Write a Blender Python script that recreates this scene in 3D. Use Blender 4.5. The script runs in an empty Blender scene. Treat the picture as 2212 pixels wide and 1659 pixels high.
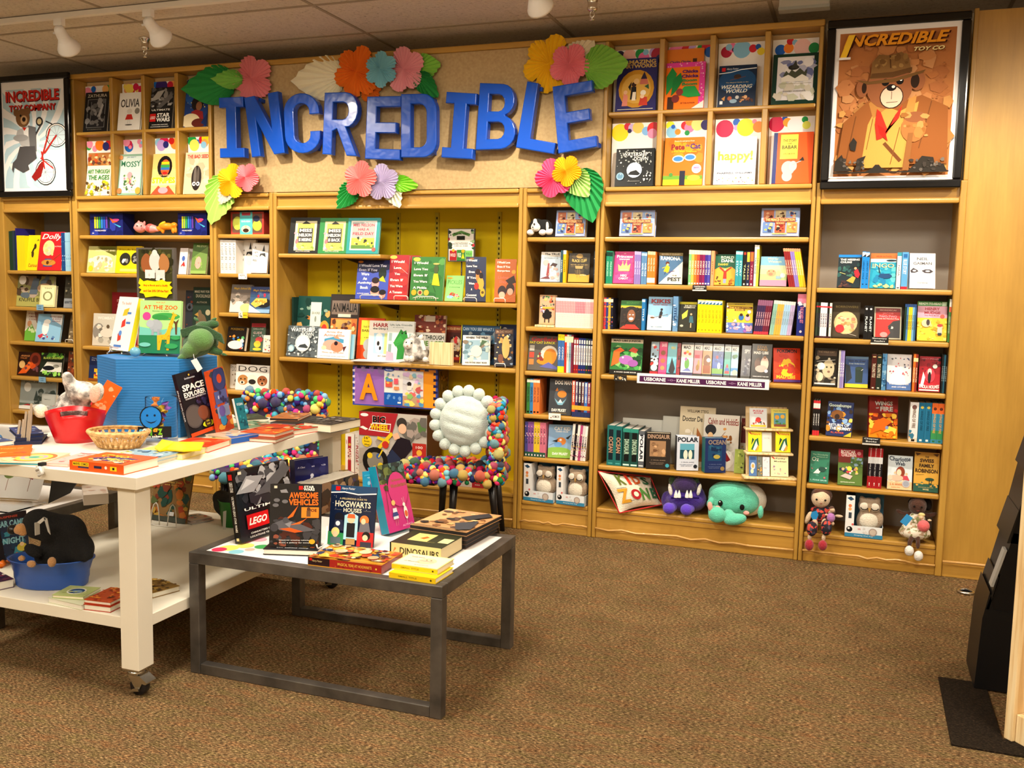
import bpy, math, random
from mathutils import Vector, Matrix
SC = bpy.context.scene
COL = SC.collection
IW, IH = 2212, 1659
F, YAW, PITCH, ROLL = 2054.0094, -0.3502004, 0.1033216, 0.0195424
EYE = Vector((0.0, -5.625, 1.5506))
# ---------------------------------------------------------------- camera
def _axes():
    cy, sy, cp, sp = math.cos(YAW), math.sin(YAW), math.cos(PITCH), math.sin(PITCH)
    f = Vector((sy*cp, cy*cp, -sp)); r = Vector((cy, -sy, 0)); u = r.cross(f)
    c, s = math.cos(ROLL), math.sin(ROLL)
    return c*r+s*u, -s*r+c*u, f
CR, CU, CF = _axes()
cam = bpy.data.cameras.new('camera'); camo = bpy.data.objects.new('camera', cam); COL.objects.link(camo)
cam.sensor_width = 36; cam.lens = F*36/IW; cam.clip_start = .05
mw = Matrix((CR, CU, -CF)).transposed().to_4x4(); mw.translation = EYE; camo.matrix_world = mw
SC.camera = camo
# ---------------------------------------------------------------- world, lights, exposure
SC.view_settings.view_transform = 'Standard'; SC.view_settings.look = 'None'
SC.view_settings.gamma = 1; SC.view_settings.use_curve_mapping = False
SC.view_settings.exposure = 0.0
wd = bpy.data.worlds.new('world'); SC.world = wd; wd.use_nodes = True
wd.node_tree.nodes['Background'].inputs[0].default_value = (1, .86, .68, 1)
wd.node_tree.nodes['Background'].inputs[1].default_value = .05
def area(name, loc, sx, sy, pw, colr, aim=None):
    l = bpy.data.lights.new(name, 'AREA'); l.shape = 'RECTANGLE'; l.size = sx; l.size_y = sy; l.energy = pw; l.color = colr
    o = bpy.data.objects.new(name, l); o.location = loc; COL.objects.link(o)
    if aim: o.rotation_euler = (Vector(aim)-Vector(loc)).to_track_quat('-Z', 'Y').to_euler()
    return o
def spot(name, loc, aim, pw, ang=95, blend=.6, rad=.035, colr=(1, .87, .68)):
    l = bpy.data.lights.new(name, 'SPOT'); l.energy = pw; l.spot_size = math.radians(ang); l.spot_blend = blend
    l.shadow_soft_size = rad; l.color = colr
    o = bpy.data.objects.new(name, l); o.location = loc; COL.objects.link(o)
    o.rotation_euler = (Vector(aim)-Vector(loc)).to_track_quat('-Z', 'Y').to_euler()
WARM = (1, .90, .75)
# ceiling troffers of the shop behind and beside the view, then the track spots along the bookcases
for i, (x, y, p) in enumerate([(-4.6, -3.0, 85), (-1.9, -2.9, 85), (1.2, -3.0, 105), (-1.6, -6.4, 85), (1.6, -6.4, 80), (-4.6, -6.4, 70)]):
    area('troffer_light_%d' % i, (x, y, 3.09), .6, 1.2, p, WARM)
area('ceiling_fill_light', (-1.8, -6.9, 2.3), 2.4, .5, 170, WARM, (-1.8, -6.9, 3.1))  # unseen fill light, added behind the camera to brighten the ceiling
TRACK_Y, CEIL = -1.02, 3.12
SPOTS = [(-5.5, -5.9), (-4.35, -4.7), (-3.62, -3.3), (-1.85, -2.4), (-.75, -1.2), (.35, -.15), (1.5, .6)]
for i, (x, ax) in enumerate(SPOTS):
    spot('track_spot_%d' % i, (x, TRACK_Y+.1, 2.84), (ax, .1, 1.05), 100, 112, .9)
# ---------------------------------------------------------------- pixel rays onto real planes
def ray(x, y): return CR*((x-IW/2)/F)+CU*((IH/2-y)/F)+CF
def P(x, y, X=None, Y=None, Z=None):
    d = ray(x, y)
    s = (X-EYE.x)/d.x if X is not None else (Y-EYE.y)/d.y if Y is not None else (Z-EYE.z)/d.z
    return EYE+d*s
def pj(p):
    q = Vector(p)-EYE; w = q.dot(CF)
    return IW/2+F*q.dot(CR)/w, IH/2-F*q.dot(CU)/w
def mpp(p): return (Vector(p)-EYE).dot(CF)/F          # metres per pixel at a point
def atz(x, z, Y):                                     # point at pixel column x, height z, depth Y
    y = 800
    for _ in range(4):
        p = P(x, y, Y=Y); y = pj((p.x, Y, z))[1]
    return Vector((P(x, y, Y=Y).x, Y, z))
# ---------------------------------------------------------------- colours and materials
NAMED = dict(w='f4f2ec', k='14130f', r='c8201c', b='1c4fb0', g='2c8a3c', y='f5d21e', o='f08020', p='6a3a98', n='1a2448', t='2a9aa0', pk='f090b0', br='6b4426', gy='8a8882', cr='efe4c8', lb='8cc4e8', dg='1e4a30', tn='c8a878', sk='e8b890')
def hx(c):
    c = NAMED.get(c, c)
    if len(c) == 3: c = ''.join(a+a for a in c)
    v = [int(c[i:i+2], 16)/255 for i in (0, 2, 4)]
    return tuple(a/12.92 if a <= .04045 else ((a+.055)/1.055)**2.4 for a in v)
_m = {}
def nodes(name):
    m = bpy.data.materials.new(name); m.use_nodes = True
    nt = m.node_tree; b = nt.nodes['Principled BSDF']
    return m, nt, b
def N(nt, t, **k):
    n = nt.nodes.new(t)
    for a, v in k.items(): setattr(n, a, v)
    return n
def bump(nt, b, src, s, d=.01):
    bp = N(nt, 'ShaderNodeBump'); bp.inputs['Strength'].default_value = s; bp.inputs['Distance'].default_value = d
    nt.links.new(src, bp.inputs['Height']); nt.links.new(bp.outputs[0], b.inputs['Normal'])
def noise(nt, sc, det=3, vec=None, rough=.5):
    n = N(nt, 'ShaderNodeTexNoise'); n.inputs['Scale'].default_value = sc; n.inputs['Detail'].default_value = det
    n.inputs['Roughness'].default_value = rough
    if vec: nt.links.new(vec, n.inputs['Vector'])
    return n
def ramp(nt, src, stops):
    r = N(nt, 'ShaderNodeValToRGB'); e = r.color_ramp.elements
    while len(e) < len(stops): e.new(.5)
    for i, (p, c) in enumerate(stops): e[i].position = p; e[i].color = (*hx(c), 1)
    nt.links.new(src, r.inputs[0]); return r
def coord(nt, scale=(1, 1, 1), kind='Object'):
    tc = N(nt, 'ShaderNodeTexCoord'); mp = N(nt, 'ShaderNodeMapping'); mp.inputs['Scale'].default_value = scale
    nt.links.new(tc.outputs[kind], mp.inputs[0]); return mp.outputs[0]
def M(kind, c=None):
    key = (kind, c)
    if key in _m: return _m[key]
    m, nt, b = nodes(kind if c is None else kind+'_'+NAMED.get(c, c))
    bc, rg = b.inputs['Base Color'], b.inputs['Roughness']
    if c: bc.default_value = (*hx(c), 1)
    if kind in ('print', 'matte', 'gloss'):            # printed surfaces carry their ink as face colours
        at = N(nt, 'ShaderNodeAttribute'); at.attribute_name = 'Col'
        nt.links.new(at.outputs['Color'], bc)
        rg.default_value = {'print': .38, 'matte': .75, 'gloss': .16}[kind]; b.inputs['Specular IOR Level'].default_value = {'print': .22, 'matte': .12, 'gloss': .4}[kind]
    elif kind == 'plain': rg.default_value = .55
    elif kind == 'plastic': rg.default_value = .28
    elif kind == 'paint': rg.default_value = .24; b.inputs['Specular IOR Level'].default_value = .3; b.inputs['Coat Weight'].default_value = .12; bump(nt, b, noise(nt, 14, 2, coord(nt)).outputs[0], .25, .01)
    elif kind == 'metal':
        b.inputs['Metallic'].default_value = 1; rg.default_value = .22
    elif kind == 'steel':
        b.inputs['Metallic'].default_value = .6; v = coord(nt)
        n = noise(nt, 9, 5, v); r = ramp(nt, n.outputs[0], [(.3, '4c4946'), (.7, '726d67')]); nt.links.new(r.outputs[0], bc)
        rg.default_value = .42
    elif kind == 'plush':
        rg.default_value = .95; b.inputs['Sheen Weight'].default_value = .3 if max(hx(c)) > .05 else 0
        v = coord(nt); n = noise(nt, 190, 3, v); bump(nt, b, n.outputs[0], .9, .006)
        n2 = noise(nt, 30, 3, v); h = hx(c); mx = N(nt, 'ShaderNodeMixRGB'); mx.inputs[1].default_value = (*[a*.78 for a in h], 1); mx.inputs[2].default_value = (*[min(1, a*1.12) for a in h], 1)
        nt.links.new(n2.outputs[0], mx.inputs[0]); nt.links.new(mx.outputs[0], bc)
    elif kind == 'plushgrey':
        rg.default_value = .95; v = coord(nt); n = noise(nt, 26, 5, v)
        r = ramp(nt, n.outputs[0], [(.38, '77736f'), (.5, 'b9b5b0'), (.62, 'ece8e2')]); nt.links.new(r.outputs[0], bc)
        bump(nt, b, noise(nt, 190, 3, v).outputs[0], .9, .006)
    elif kind == 'paper':                               # coloured craft paper
        rg.default_value = .8; b.inputs['Subsurface Weight'].default_value = 0
        bump(nt, b, noise(nt, 90, 3, coord(nt)).outputs[0], .15, .002)
    elif kind == 'wood':
        v = coord(nt, (1, 1, .22)); n = noise(nt, 7, 5, v, .55); v2 = coord(nt, (14, 14, .8)); n2 = noise(nt, 6, 3, v2)
        mx = N(nt, 'ShaderNodeMixRGB'); mx.inputs[0].default_value = .22; nt.links.new(n.outputs[0], mx.inputs[1]); nt.links.new(n2.outputs[0], mx.inputs[2])
        r = ramp(nt, mx.outputs[0], [(.3, 'a27a32'), (.5, 'b2883a'), (.7, 'c09644')]); nt.links.new(r.outputs[0], bc)
        rg.default_value = .36
    elif kind == 'woodh':
        v = coord(nt, (.22, 1, 1)); n = noise(nt, 7, 5, v, .55); v2 = coord(nt, (.8, 14, 14)); n2 = noise(nt, 6, 3, v2)
        mx = N(nt, 'ShaderNodeMixRGB'); mx.inputs[0].default_value = .3; nt.links.new(n.outputs[0], mx.inputs[1]); nt.links.new(n2.outputs[0], mx.inputs[2])
        r = ramp(nt, mx.outputs[0], [(.3, 'aa7e32'), (.5, 'b98c3c'), (.7, 'c99c4c')]); nt.links.new(r.outputs[0], bc)
        rg.default_value = .33
    elif kind == 'pine':
        v = coord(nt, (26, 26, .9)); n = noise(nt, 3, 4, v)
        r = ramp(nt, n.outputs[0], [(.35, 'd9b47c'), (.5, 'ecd2a0'), (.68, 'f3dfb4')]); nt.links.new(r.outputs[0], bc); rg.default_value = .5
    elif kind == 'carpet':
        tc = coord(nt, (1, 1, 1)); rot = N(nt, 'ShaderNodeMapping'); rot.inputs['Rotation'].default_value = (0, 0, .05); rot.inputs['Scale'].default_value = (.8, 2.6, 1)
        nt.links.new(tc, rot.inputs[0]); n = noise(nt, 88, 4, rot.outputs[0], .7)
        r = ramp(nt, n.outputs[0], [(.35, '3c2c1e'), (.44, '6c5439'), (.5, '8e724e'), (.56, 'a68b60'), (.64, 'e0c898')]); nt.links.new(r.outputs[0], bc)
        n2 = noise(nt, 11, 4, rot.outputs[0], .7); r2 = ramp(nt, n2.outputs[0], [(.36, '74805c'), (.5, '868480'), (.66, '9c7460')])
        n3 = noise(nt, 5, 3, tc)
        mx = N(nt, 'ShaderNodeMixRGB', blend_type='OVERLAY'); mx.inputs[0].default_value = .6
        nt.links.new(r.outputs[0], mx.inputs[1]); nt.links.new(r2.outputs[0], mx.inputs[2])
        mx2 = N(nt, 'ShaderNodeMixRGB', blend_type='MULTIPLY'); mx2.inputs[0].default_value = .5
        r3 = ramp(nt, n3.outputs[0], [(.3, 'b8b8b8'), (.7, 'ffffff')])
        nt.links.new(mx.outputs[0], mx2.inputs[1]); nt.links.new(r3.outputs[0], mx2.inputs[2]); nt.links.new(mx2.outputs[0], bc)
        rg.default_value = 1; b.inputs['Specular IOR Level'].default_value = .1; bump(nt, b, n.outputs[0], .8, .008)
    elif kind == 'tile':
        v = coord(nt); n = noise(nt, 55, 4, v, .7); r = ramp(nt, n.outputs[0], [(.3, '9a9084'), (.42, 'cac0b2'), (.7, 'd6ccbe')])
        nt.links.new(r.outputs[0], bc); rg.default_value = .95; bump(nt, b, n.outputs[0], .5, .004)
    elif kind == 'fabricwall':
        v = coord(nt); n = noise(nt, 60, 3, v); r = ramp(nt, n.outputs[0], [(.3, 'b09468'), (.7, 'c0a578')]); nt.links.new(r.outputs[0], bc); rg.default_value = .9
    elif kind == 'glass':
        b.inputs['Transmission Weight'].default_value = 1; rg.default_value = .03; b.inputs['IOR'].default_value = 1.15; bc.default_value = (.96, .98, .99, 1)
    elif kind == 'emit':
        b.inputs['Emission Color'].default_value = (*hx(c), 1); b.inputs['Emission Strength'].default_value = 6
    elif kind == 'wicker':
        v = coord(nt); n = noise(nt, 60, 3, v); r = ramp(nt, n.outputs[0], [(.35, 'a87c42'), (.6, 'dcb478')]); nt.links.new(r.outputs[0], bc); rg.default_value = .55
    elif kind == 'riser':
        v = coord(nt, (1, 1, 1)); w = N(nt, 'ShaderNodeTexWave', bands_direction='Z'); w.inputs['Scale'].default_value = 26; w.inputs['Distortion'].default_value = 1.2; w.inputs['Detail'].default_value = 2
        nt.links.new(v, w.inputs[0]); r = ramp(nt, w.outputs['Fac'], [(0, '1a70b4'), (1, '1c78bf')]); nt.links.new(r.outputs[0], bc); bump(nt, b, w.outputs['Fac'], .15, .006); rg.default_value = .45
    _m[key] = m; return m
# ---------------------------------------------------------------- mesh building
class MB:
    def __init__(s): s.v = []; s.f = []; s.c = []; s.sm = []
    def add(s, vs, fs, c, smooth=False):
        o = len(s.v); s.v += [tuple(a) for a in vs]; h = hx(c) if isinstance(c, str) else c
        for f in fs: s.f.append(tuple(i+o for i in f)); s.c.append(h); s.sm.append(smooth)
    def box(s, x0, y0, z0, x1, y1, z1, c='w'):
        s.add([(x0, y0, z0), (x1, y0, z0), (x1, y1, z0), (x0, y1, z0), (x0, y0, z1), (x1, y0, z1), (x1, y1, z1), (x0, y1, z1)],
              [(0, 3, 2, 1), (4, 5, 6, 7), (0, 1, 5, 4), (1, 2, 6, 5), (2, 3, 7, 6), (3, 0, 4, 7)], c)
    def prism(s, pts, d, c='w'):                       # polygon pts (3D, planar) swept by vector d
        n = len(pts); d = Vector(d); a = [Vector(p) for p in pts]; b = [p+d for p in a]
        s.add(a+b, [tuple(range(n))[::-1], tuple(range(n, 2*n))]+[(i, (i+1) % n, n+(i+1) % n, n+i) for i in range(n)], c)
    def sph(s, c0, r, c='w', n=12, m=8, R=None):
        if not hasattr(r, '__len__'): r = (r, r, r)
        vs = []
        for j in range(m+1):
            t = math.pi*j/m
            for i in range(n):
                a = 2*math.pi*i/n; q = Vector((r[0]*math.sin(t)*math.cos(a), r[1]*math.sin(t)*math.sin(a), r[2]*math.cos(t)))
                if R: q = R @ q
                vs.append(q+Vector(c0))
        s.add(vs, [(j*n+i, (j+1)*n+i, (j+1)*n+(i+1) % n, j*n+(i+1) % n) for j in range(m) for i in range(n)], c, True)
    def lathe(s, c0, prof, c='w', n=24, sx=1, sy=1, ax=None, smooth=True):
        vs = []
        for r, z in prof:
            for i in range(n):
                a = 2*math.pi*i/n; q = Vector((r*math.cos(a)*sx, r*math.sin(a)*sy, z))
                if ax: q = ax @ q
                vs.append(q+Vector(c0))
        s.add(vs, [(j*n+i, j*n+(i+1) % n, (j+1)*n+(i+1) % n, (j+1)*n+i) for j in range(len(prof)-1) for i in range(n)], c, smooth)
    def tube(s, pts, r, c='w', n=7, close=False):
        pts = [Vector(p) for p in pts]; k = len(pts); rings = []; rr = r if hasattr(r, '__len__') else [r]*k
        pv = None
        for i, p in enumerate(pts):
            if close: d = pts[(i+1) % k]-pts[i-1]
            else: d = pts[min(i+1, k-1)]-pts[max(i-1, 0)]
            if d.length < 1e-9: d = Vector((0, 0, 1))
            d.normalize()
            if pv is None:
                u = d.cross(Vector((0, 0, 1)))
                if u.length < .1: u = d.cross(Vector((0, 1, 0)))
            else: u = pv-d*pv.dot(d)
            u.normalize(); pv = u; w = d.cross(u)
            rings.append([p+(u*math.cos(2*math.pi*j/n)+w*math.sin(2*math.pi*j/n))*rr[i] for j in range(n)])
        vs = [q for a in rings for q in a]; m = k if close else k-1
        fs = [(i*n+j, i*n+(j+1) % n, ((i+1) % k)*n+(j+1) % n, ((i+1) % k)*n+j) for i in range(m) for j in range(n)]
        if not close: fs += [tuple(range(n))[::-1], tuple(range((k-1)*n, k*n))]
        s.add(vs, fs, c, True)
    def bar(s, a, b, w, h, c='w'):                      # rectangular bar between two points (h along Z unless vertical)
        a, b = Vector(a), Vector(b); d = (b-a).normalized(); z = Vector((0, 0, 1)) if abs(d.z) < .9 else Vector((0, 1, 0))
        u = d.cross(z).normalized(); v = u.cross(d).normalized(); u *= w/2; v *= h/2
        s.add([a-u-v, a+u-v, a+u+v, a-u+v, b-u-v, b+u-v, b+u+v, b-u+v], [(0, 1, 2, 3), (7, 6, 5, 4), (0, 4, 5, 1), (1, 5, 6, 2), (2, 6, 7, 3), (3, 7, 4, 0)], c)
    def build(s, name, mat, parent=None, bev=0, sub=0, loc=None, rot=None):
        me = bpy.data.meshes.new(name); me.from_pydata(s.v, [], s.f)
        at = me.color_attributes.new('Col', 'FLOAT_COLOR', 'CORNER')
        buf = []
        for c, f in zip(s.c, s.f): buf += [*c[:3], 1.0]*len(f)
        at.data.foreach_set('color', buf)
        me.polygons.foreach_set('use_smooth', s.sm); me.update()
        me.materials.append(mat)
        o = bpy.data.objects.new(name, me); COL.objects.link(o)
        if parent: o.parent = parent
        if loc is not None: o.location = loc
        if rot is not None: o.rotation_euler = rot
        if bev:
            b = o.modifiers.new('bevel', 'BEVEL'); b.width = bev; b.segments = 2; b.limit_method = 'ANGLE'
        if sub:
            b = o.modifiers.new('sub', 'SUBSURF'); b.levels = b.render_levels = sub
        return o
def tag(o, label, cat, group=None):
    o['label'] = label; o['category'] = cat
    if group: o['group'] = group
    return o
def thing(name, label, cat, loc=(0, 0, 0), rot=(0, 0, 0), group=None):
    o = bpy.data.objects.new(name, None); o.empty_display_size = .05; COL.objects.link(o)
    o.location = loc; o.rotation_euler = rot
    return tag(o, label, cat, group)
def struct(o): o['kind'] = 'structure'; return o
def bxo(name, b, c, mat, parent=None, bev=0):
    m = MB(); m.box(*b, c); return m.build(name, mat, parent, bev)
# ---------------------------------------------------------------- lettering and printed artwork
_gl = {}
def glyphs(text, bold=.02, shear=0):
    k = (text, bold, shear)
    if k in _gl: return _gl[k]
    cu = bpy.data.curves.new('lettering', 'FONT'); cu.body = text; cu.resolution_u = 2; cu.offset = bold; cu.shear = shear
    ob = bpy.data.objects.new('lettering', cu); me = bpy.data.meshes.new_from_object(ob)
    vs = [(v.co.x, v.co.y) for v in me.vertices]; fs = [tuple(p.vertices) for p in me.polygons]
    bpy.data.objects.remove(ob); bpy.data.meshes.remove(me); bpy.data.curves.remove(cu)
    if not vs: vs = [(0, 0)]
    x0 = min(a for a, _ in vs); x1 = max(a for a, _ in vs); y0 = min(a for _, a in vs); y1 = max(a for _, a in vs)
    vs = [((a-x0)/max(x1-x0, 1e-6)-.5, (b-y0)/max(y1-y0, 1e-6)-.5) for a, b in vs]
    _gl[k] = (vs, fs); return _gl[k]
def draw(mb, W, H, spec, T, base=1):
    """spec: 'r x0 y0 x1 y1 c; e cx cy rx ry c; o cx cy r c; p c x,y ..; l x0 y0 x1 y1 w c; t TEXT cx cy w h c flags; n x0 y0 x1 y1 count seed c,c,c size; c (circles, same)'"""
    L = base
    def poly(pts, c):
        nonlocal L
        L += 1; mb.add([T(min(1, max(0, u)), min(1, max(0, v)), L) for u, v in pts], [tuple(range(len(pts)))], c)
    def ell(cx, cy, rx, ry, c, n=18): poly([(cx+rx*math.cos(2*math.pi*i/n), cy+ry*math.sin(2*math.pi*i/n)) for i in range(n)], c)
    for it in spec.split(';'):
        a = it.split()
        if not a: continue
        k = a[0]
        if k == 'r': x0, y0, x1, y1 = map(float, a[1:5]); poly([(x0, y0), (x1, y0), (x1, y1), (x0, y1)], a[5])
        elif k == 'e': ell(*map(float, a[1:5]), a[5])
        elif k == 'o': r = float(a[3]); ell(float(a[1]), float(a[2]), r, r*W/H, a[4])
        elif k == 'p': poly([tuple(map(float, q.split(','))) for q in a[2:]], a[1])
        elif k == 'l':
            x0, y0, x1, y1, w = map(float, a[1:6]); dx, dy = (x1-x0)*W, (y1-y0)*H; d = math.hypot(dx, dy) or 1; px, py = -dy/d*w/2, dx/d*w/2*W/H
            px, py = -dy/d*w/2, dx/d*w/2*W/H; poly([(x0-px, y0-py), (x1-px, y1-py), (x1+px, y1+py), (x0+px, y0+py)], a[6])
        elif k == 't':
            cx, cy, w, h = map(float, a[2:6]); fl = a[7] if len(a) > 7 else ''
            vs, fs = glyphs(a[1].replace('_', ' ').replace('~', ';'), .035 if 'b' in fl else .0 if 'l' in fl else .018, .3 if 'i' in fl else 0)
            L += 1
            if 'r' in fl: pts = [T(cx+y*w, cy-x*h, L) for x, y in vs]
            elif 'u' in fl: pts = [T(cx+x*w, cy+(y+.9*(x*x-.08))*h, L) for x, y in vs]
            else: pts = [T(cx+x*w, cy+y*h, L) for x, y in vs]
            mb.add(pts, fs, a[6])
        elif k in 'nc':
            x0, y0, x1, y1 = map(float, a[1:5]); rd = random.Random(int(a[6])); cs = a[7].split(','); sz = float(a[8]) if len(a) > 8 else .12
            for i in range(int(a[5])):
                s = sz*rd.uniform(.45, 1.1); rx = s; ry = s*W/H; cx = rd.uniform(x0, x1); cy = rd.uniform(y0, y1)
                if k == 'n': m = rd.randint(5, 8); ry *= rd.uniform(.5, 1.3); pts = [(cx+rx*rd.uniform(.6, 1.1)*math.cos(2*math.pi*j/m), cy+ry*rd.uniform(.6, 1.1)*math.sin(2*math.pi*j/m)) for j in range(m)]
                else: pts = [(cx+rx*math.cos(2*math.pi*j/14), cy+ry*math.sin(2*math.pi*j/14)) for j in range(14)]
                poly([(min(max(u, max(0, x0-s)), min(1, x1+s)), min(max(v, max(0, y0-ry)), min(1, y1+ry))) for u, v in pts], rd.choice(cs))
    return L
E5 = .00012
def front(W, H, y=0): return lambda u, v, L: ((u-.5)*W, y-E5*L, v*H)
def top(W, D, z): return lambda u, v, L: (u*W, v*D, z+E5*L)
def print_on(name, W, H, spec, T, parent, mat='print', bg=None):
    m = MB()
    if bg: draw(m, W, H, 'r 0 0 1 1 '+bg, T, 0)
    draw(m, W, H, spec, T)
    return m.build(name, M(mat), parent) if m.f else None
# ---------------------------------------------------------------- books
def solve_h(fn, yt):
    lo, hi = .02, 1.2
    for _ in range(40):
        h = (lo+hi)/2
        if pj(fn(h))[1] > yt: lo = h
        else: hi = h
    return (lo+hi)/2
def book_parts(t, w, h, th, c, art, pg='efe6d2', spine=None, mat='print', sart=''):
    cv = MB(); bt = .0022; sp = spine or c
    cv.box(-w/2, 0, 0, w/2, bt, h, c); cv.box(-w/2, th-bt, 0, w/2, th, h, c); cv.box(-w/2, bt, 0, -w/2+bt, th-bt, h, sp)
    if sart: draw(cv, th, h, sart, lambda u, v, L: (-w/2-E5*L, th-u*th, v*h))
    cv.build('cover', M(mat), t)
    i = min(.004, w*.03); bxo('pages', (-w/2+bt, bt, i, w/2-i, th-bt, h-i), pg, M('matte'), t)
    if art: print_on('cover_print', w, h, art, front(w, h), t, mat, c)
REG = []                                              # what already stands on the shelves: (z, x0, x1, y0, y1)
def fit(z, x0, x1, y0, y1, lim=.03):
    for q in REG:
        if (q[0] is None or abs(q[0]-z) < .05) and y0 < q[4] and q[3] < y1:
            if q[1] <= x0 < q[2] and q[2]-x0 < lim: x0 = q[2]+.0008
            elif q[1] < x1 <= q[2] and x1-q[1] < lim: x1 = q[1]-.0008
    return x0, x1
def book(xl, xr, yt, z, Y, c, art, label, yaw=0, lean=12, th=.018, pg='efe6d2', spine=None, group=None, mat='print', name='book', cat='book', sart=''):
    L = atz(xl, z, Y); a = math.radians(yaw); d = Vector((math.cos(a), math.sin(a), 0)); nrm = Vector((-d.y, d.x, 0))
    R = L
    for _ in range(4):
        y = pj((R.x, R.y, z))[1]; q = ray(xr, y); s = (L-EYE).dot(nrm)/q.dot(nrm); R = EYE+q*s; R.z = z
    w = max(.02, (R-L).dot(d)); ln = math.radians(lean); mid = (L+R)/2; dx = (th+.2*math.sin(ln))*abs(math.sin(a)); sy = w/2*abs(math.sin(a))
    e0 = mid.x-w/2*d.x-(dx if a > 0 else 0); e1 = mid.x+w/2*d.x+(dx if a < 0 else 0); y0, y1 = Y-.002, Y+sy*2+th+.16*math.sin(ln)
    f0, f1 = fit(z, e0, e1, mid.y-sy, y1); w -= (f0-e0+e1-f1)/d.x; mid = mid+d*((f0-e0+f1-e1)/2/d.x); w = max(.02, w); REG.append((z, f0, f1, mid.y-sy, y1))
    h = solve_h(lambda h: mid+nrm*(h*math.sin(ln))+Vector((0, 0, h*math.cos(ln))), yt)
    t = thing(name, label, cat, (mid.x, mid.y, z+.0008+th*math.sin(ln)), (-ln, 0, a), group)
    book_parts(t, w, h, th, c, art, pg, spine, mat, sart); return t
ORD = 'first second third fourth fifth sixth seventh eighth ninth tenth eleventh twelfth thirteenth fourteenth fifteenth sixteenth seventeenth eighteenth nineteenth twentieth twenty-first twenty-second twenty-third twenty-fourth twenty-fifth'.split()
def row(xl, xr, ytl, ytr, z, Y, cols, desc, art='', depth=.14, tilt=0, pg='efe6d2', mat='print', group=None, arts=None):
    cs = []
    for s in cols.split(','):
        c, _, k = s.partition('*'); cs += [c]*int(k or 1)
    A = atz(xl, z, Y); B = atz(xr, z, Y); n = len(cs)
    if not tilt: A.x, B.x = fit(z, A.x, B.x, Y, Y+depth)
    ex = .19*math.sin(math.radians(abs(tilt))); REG.append((z, A.x-(ex if tilt < 0 else 0), B.x+(ex if tilt > 0 else 0), Y, Y+depth)); step = (B.x-A.x)/n; tl = math.radians(tilt)
    hl = solve_h(lambda h: A+Vector((h*math.sin(tl), 0, h*math.cos(tl))), ytl)
    hr = solve_h(lambda h: B+Vector((h*math.sin(tl), 0, h*math.cos(tl))), ytr)
    for i, c in enumerate(cs):
        th = step*math.cos(tl)-.0006; h = hl+(hr-hl)*(i+.5)/n; th = max(th, .003)
        lab = desc if n == 1 else '%s from left of %d %s' % (ORD[i], n, desc)
        cv = MB(); b = min(.0015, th*.2)
        cv.box(0, 0, 0, th, b, h, c); cv.box(0, b, 0, b, depth, h, c); cv.box(th-b, b, 0, th, depth, h, c)
        o = cv.build('book', M(mat)); tag(o, lab, 'book', group or (None if n == 1 else 'row of '+desc))
        x = A.x+i*step; lift = th*math.sin(tl) if tl > 0 else 0
        o.location = (x, Y, z+.0008+lift); o.rotation_euler = (0, tl, 0)
        bxo('pages', (b, b, .003, th-b, depth-.003, h-.003), pg, M('matte'), o)
        ar = arts[i] if arts else art
        if ar: print_on('spine_print', th, h, ar, lambda u, v, L, th=th, h=h: (u*th, -E5*L, v*h), o, mat, c)
def lay(z0, th, A, B, D, c, art, label, pg='efe6d2', spine=None, sart='', group=None, name='book', cat='book', solid=False, mat='print', side=None):
    """a book lying flat: A, B, D are the pixels of the front-left, front-right and back-left corners of its top face"""
    zt = z0+th; a = P(*A, Z=zt); b = P(*B, Z=zt); d = P(*D, Z=zt); u = b-a; w = u.length; u.normalize(); v = Vector((-u.y, u.x, 0)); dp = max(.03, (d-a).dot(v))*.9; w *= .97
    t = thing(name, label, cat, (a.x, a.y, z0+.0006), (0, 0, math.atan2(u.y, u.x)), group)
    m = MB(); bt = min(.002, th*.2); sp = spine or c
    if solid: m.box(0, 0, 0, w, dp, th, sp)
    else: m.box(0, 0, th-bt, w, dp, th, c); m.box(0, 0, 0, w, dp, bt, c); (m.box(0, 0, bt, w, bt, th-bt, sp) if spine else None)
    if sart: draw(m, w, th, sart, lambda x, y, L: (x*w, -E5*L, y*th))
    m.build('box' if solid else 'cover', M(mat), t)
    if not solid: i = .003; bxo('pages', (i, bt if spine else i, bt, w-i, dp-i, th-bt), pg, M('matte'), t)
    if art: print_on('cover_print', w, dp, art, top(w, dp, th), t, mat, c)
    return t
def blob(name, parts, mat, parent=None, vox=.008, sm=6):
    m = MB()
    for p in parts: m.sph(p[0], p[1], 'w', 16, 10, p[2] if len(p) > 2 else None)
    o = m.build(name, mat, parent)
    r = o.modifiers.new('remesh', 'REMESH'); r.mode = 'VOXEL'; r.voxel_size = vox; r.use_smooth_shade = True
    s = o.modifiers.new('smooth', 'SMOOTH'); s.iterations = sm; s.factor = .6
    return o
def bp(Y, x, y, r, ry=None, dy=0, rd=None, rot=0):      # an ellipsoid at pixel x, y in the vertical plane Y+dy, radii given in pixels there
    p = P(x, y, Y=Y+dy); s = mpp(p); ry = ry or r; rd = rd or min(r, ry)
    return (p, (r*s, rd*s, ry*s), Matrix.Rotation(math.radians(rot), 3, 'Y') if rot else None)
def bps(name, Y, parts, mat, parent=None, vox=.008, sm=6): return blob(name, [bp(Y, *a) for a in parts], mat, parent, vox, sm)
def fix(t):
    for c in t.children: c.matrix_parent_inverse = Matrix.Translation(-t.location)
    return t
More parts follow.
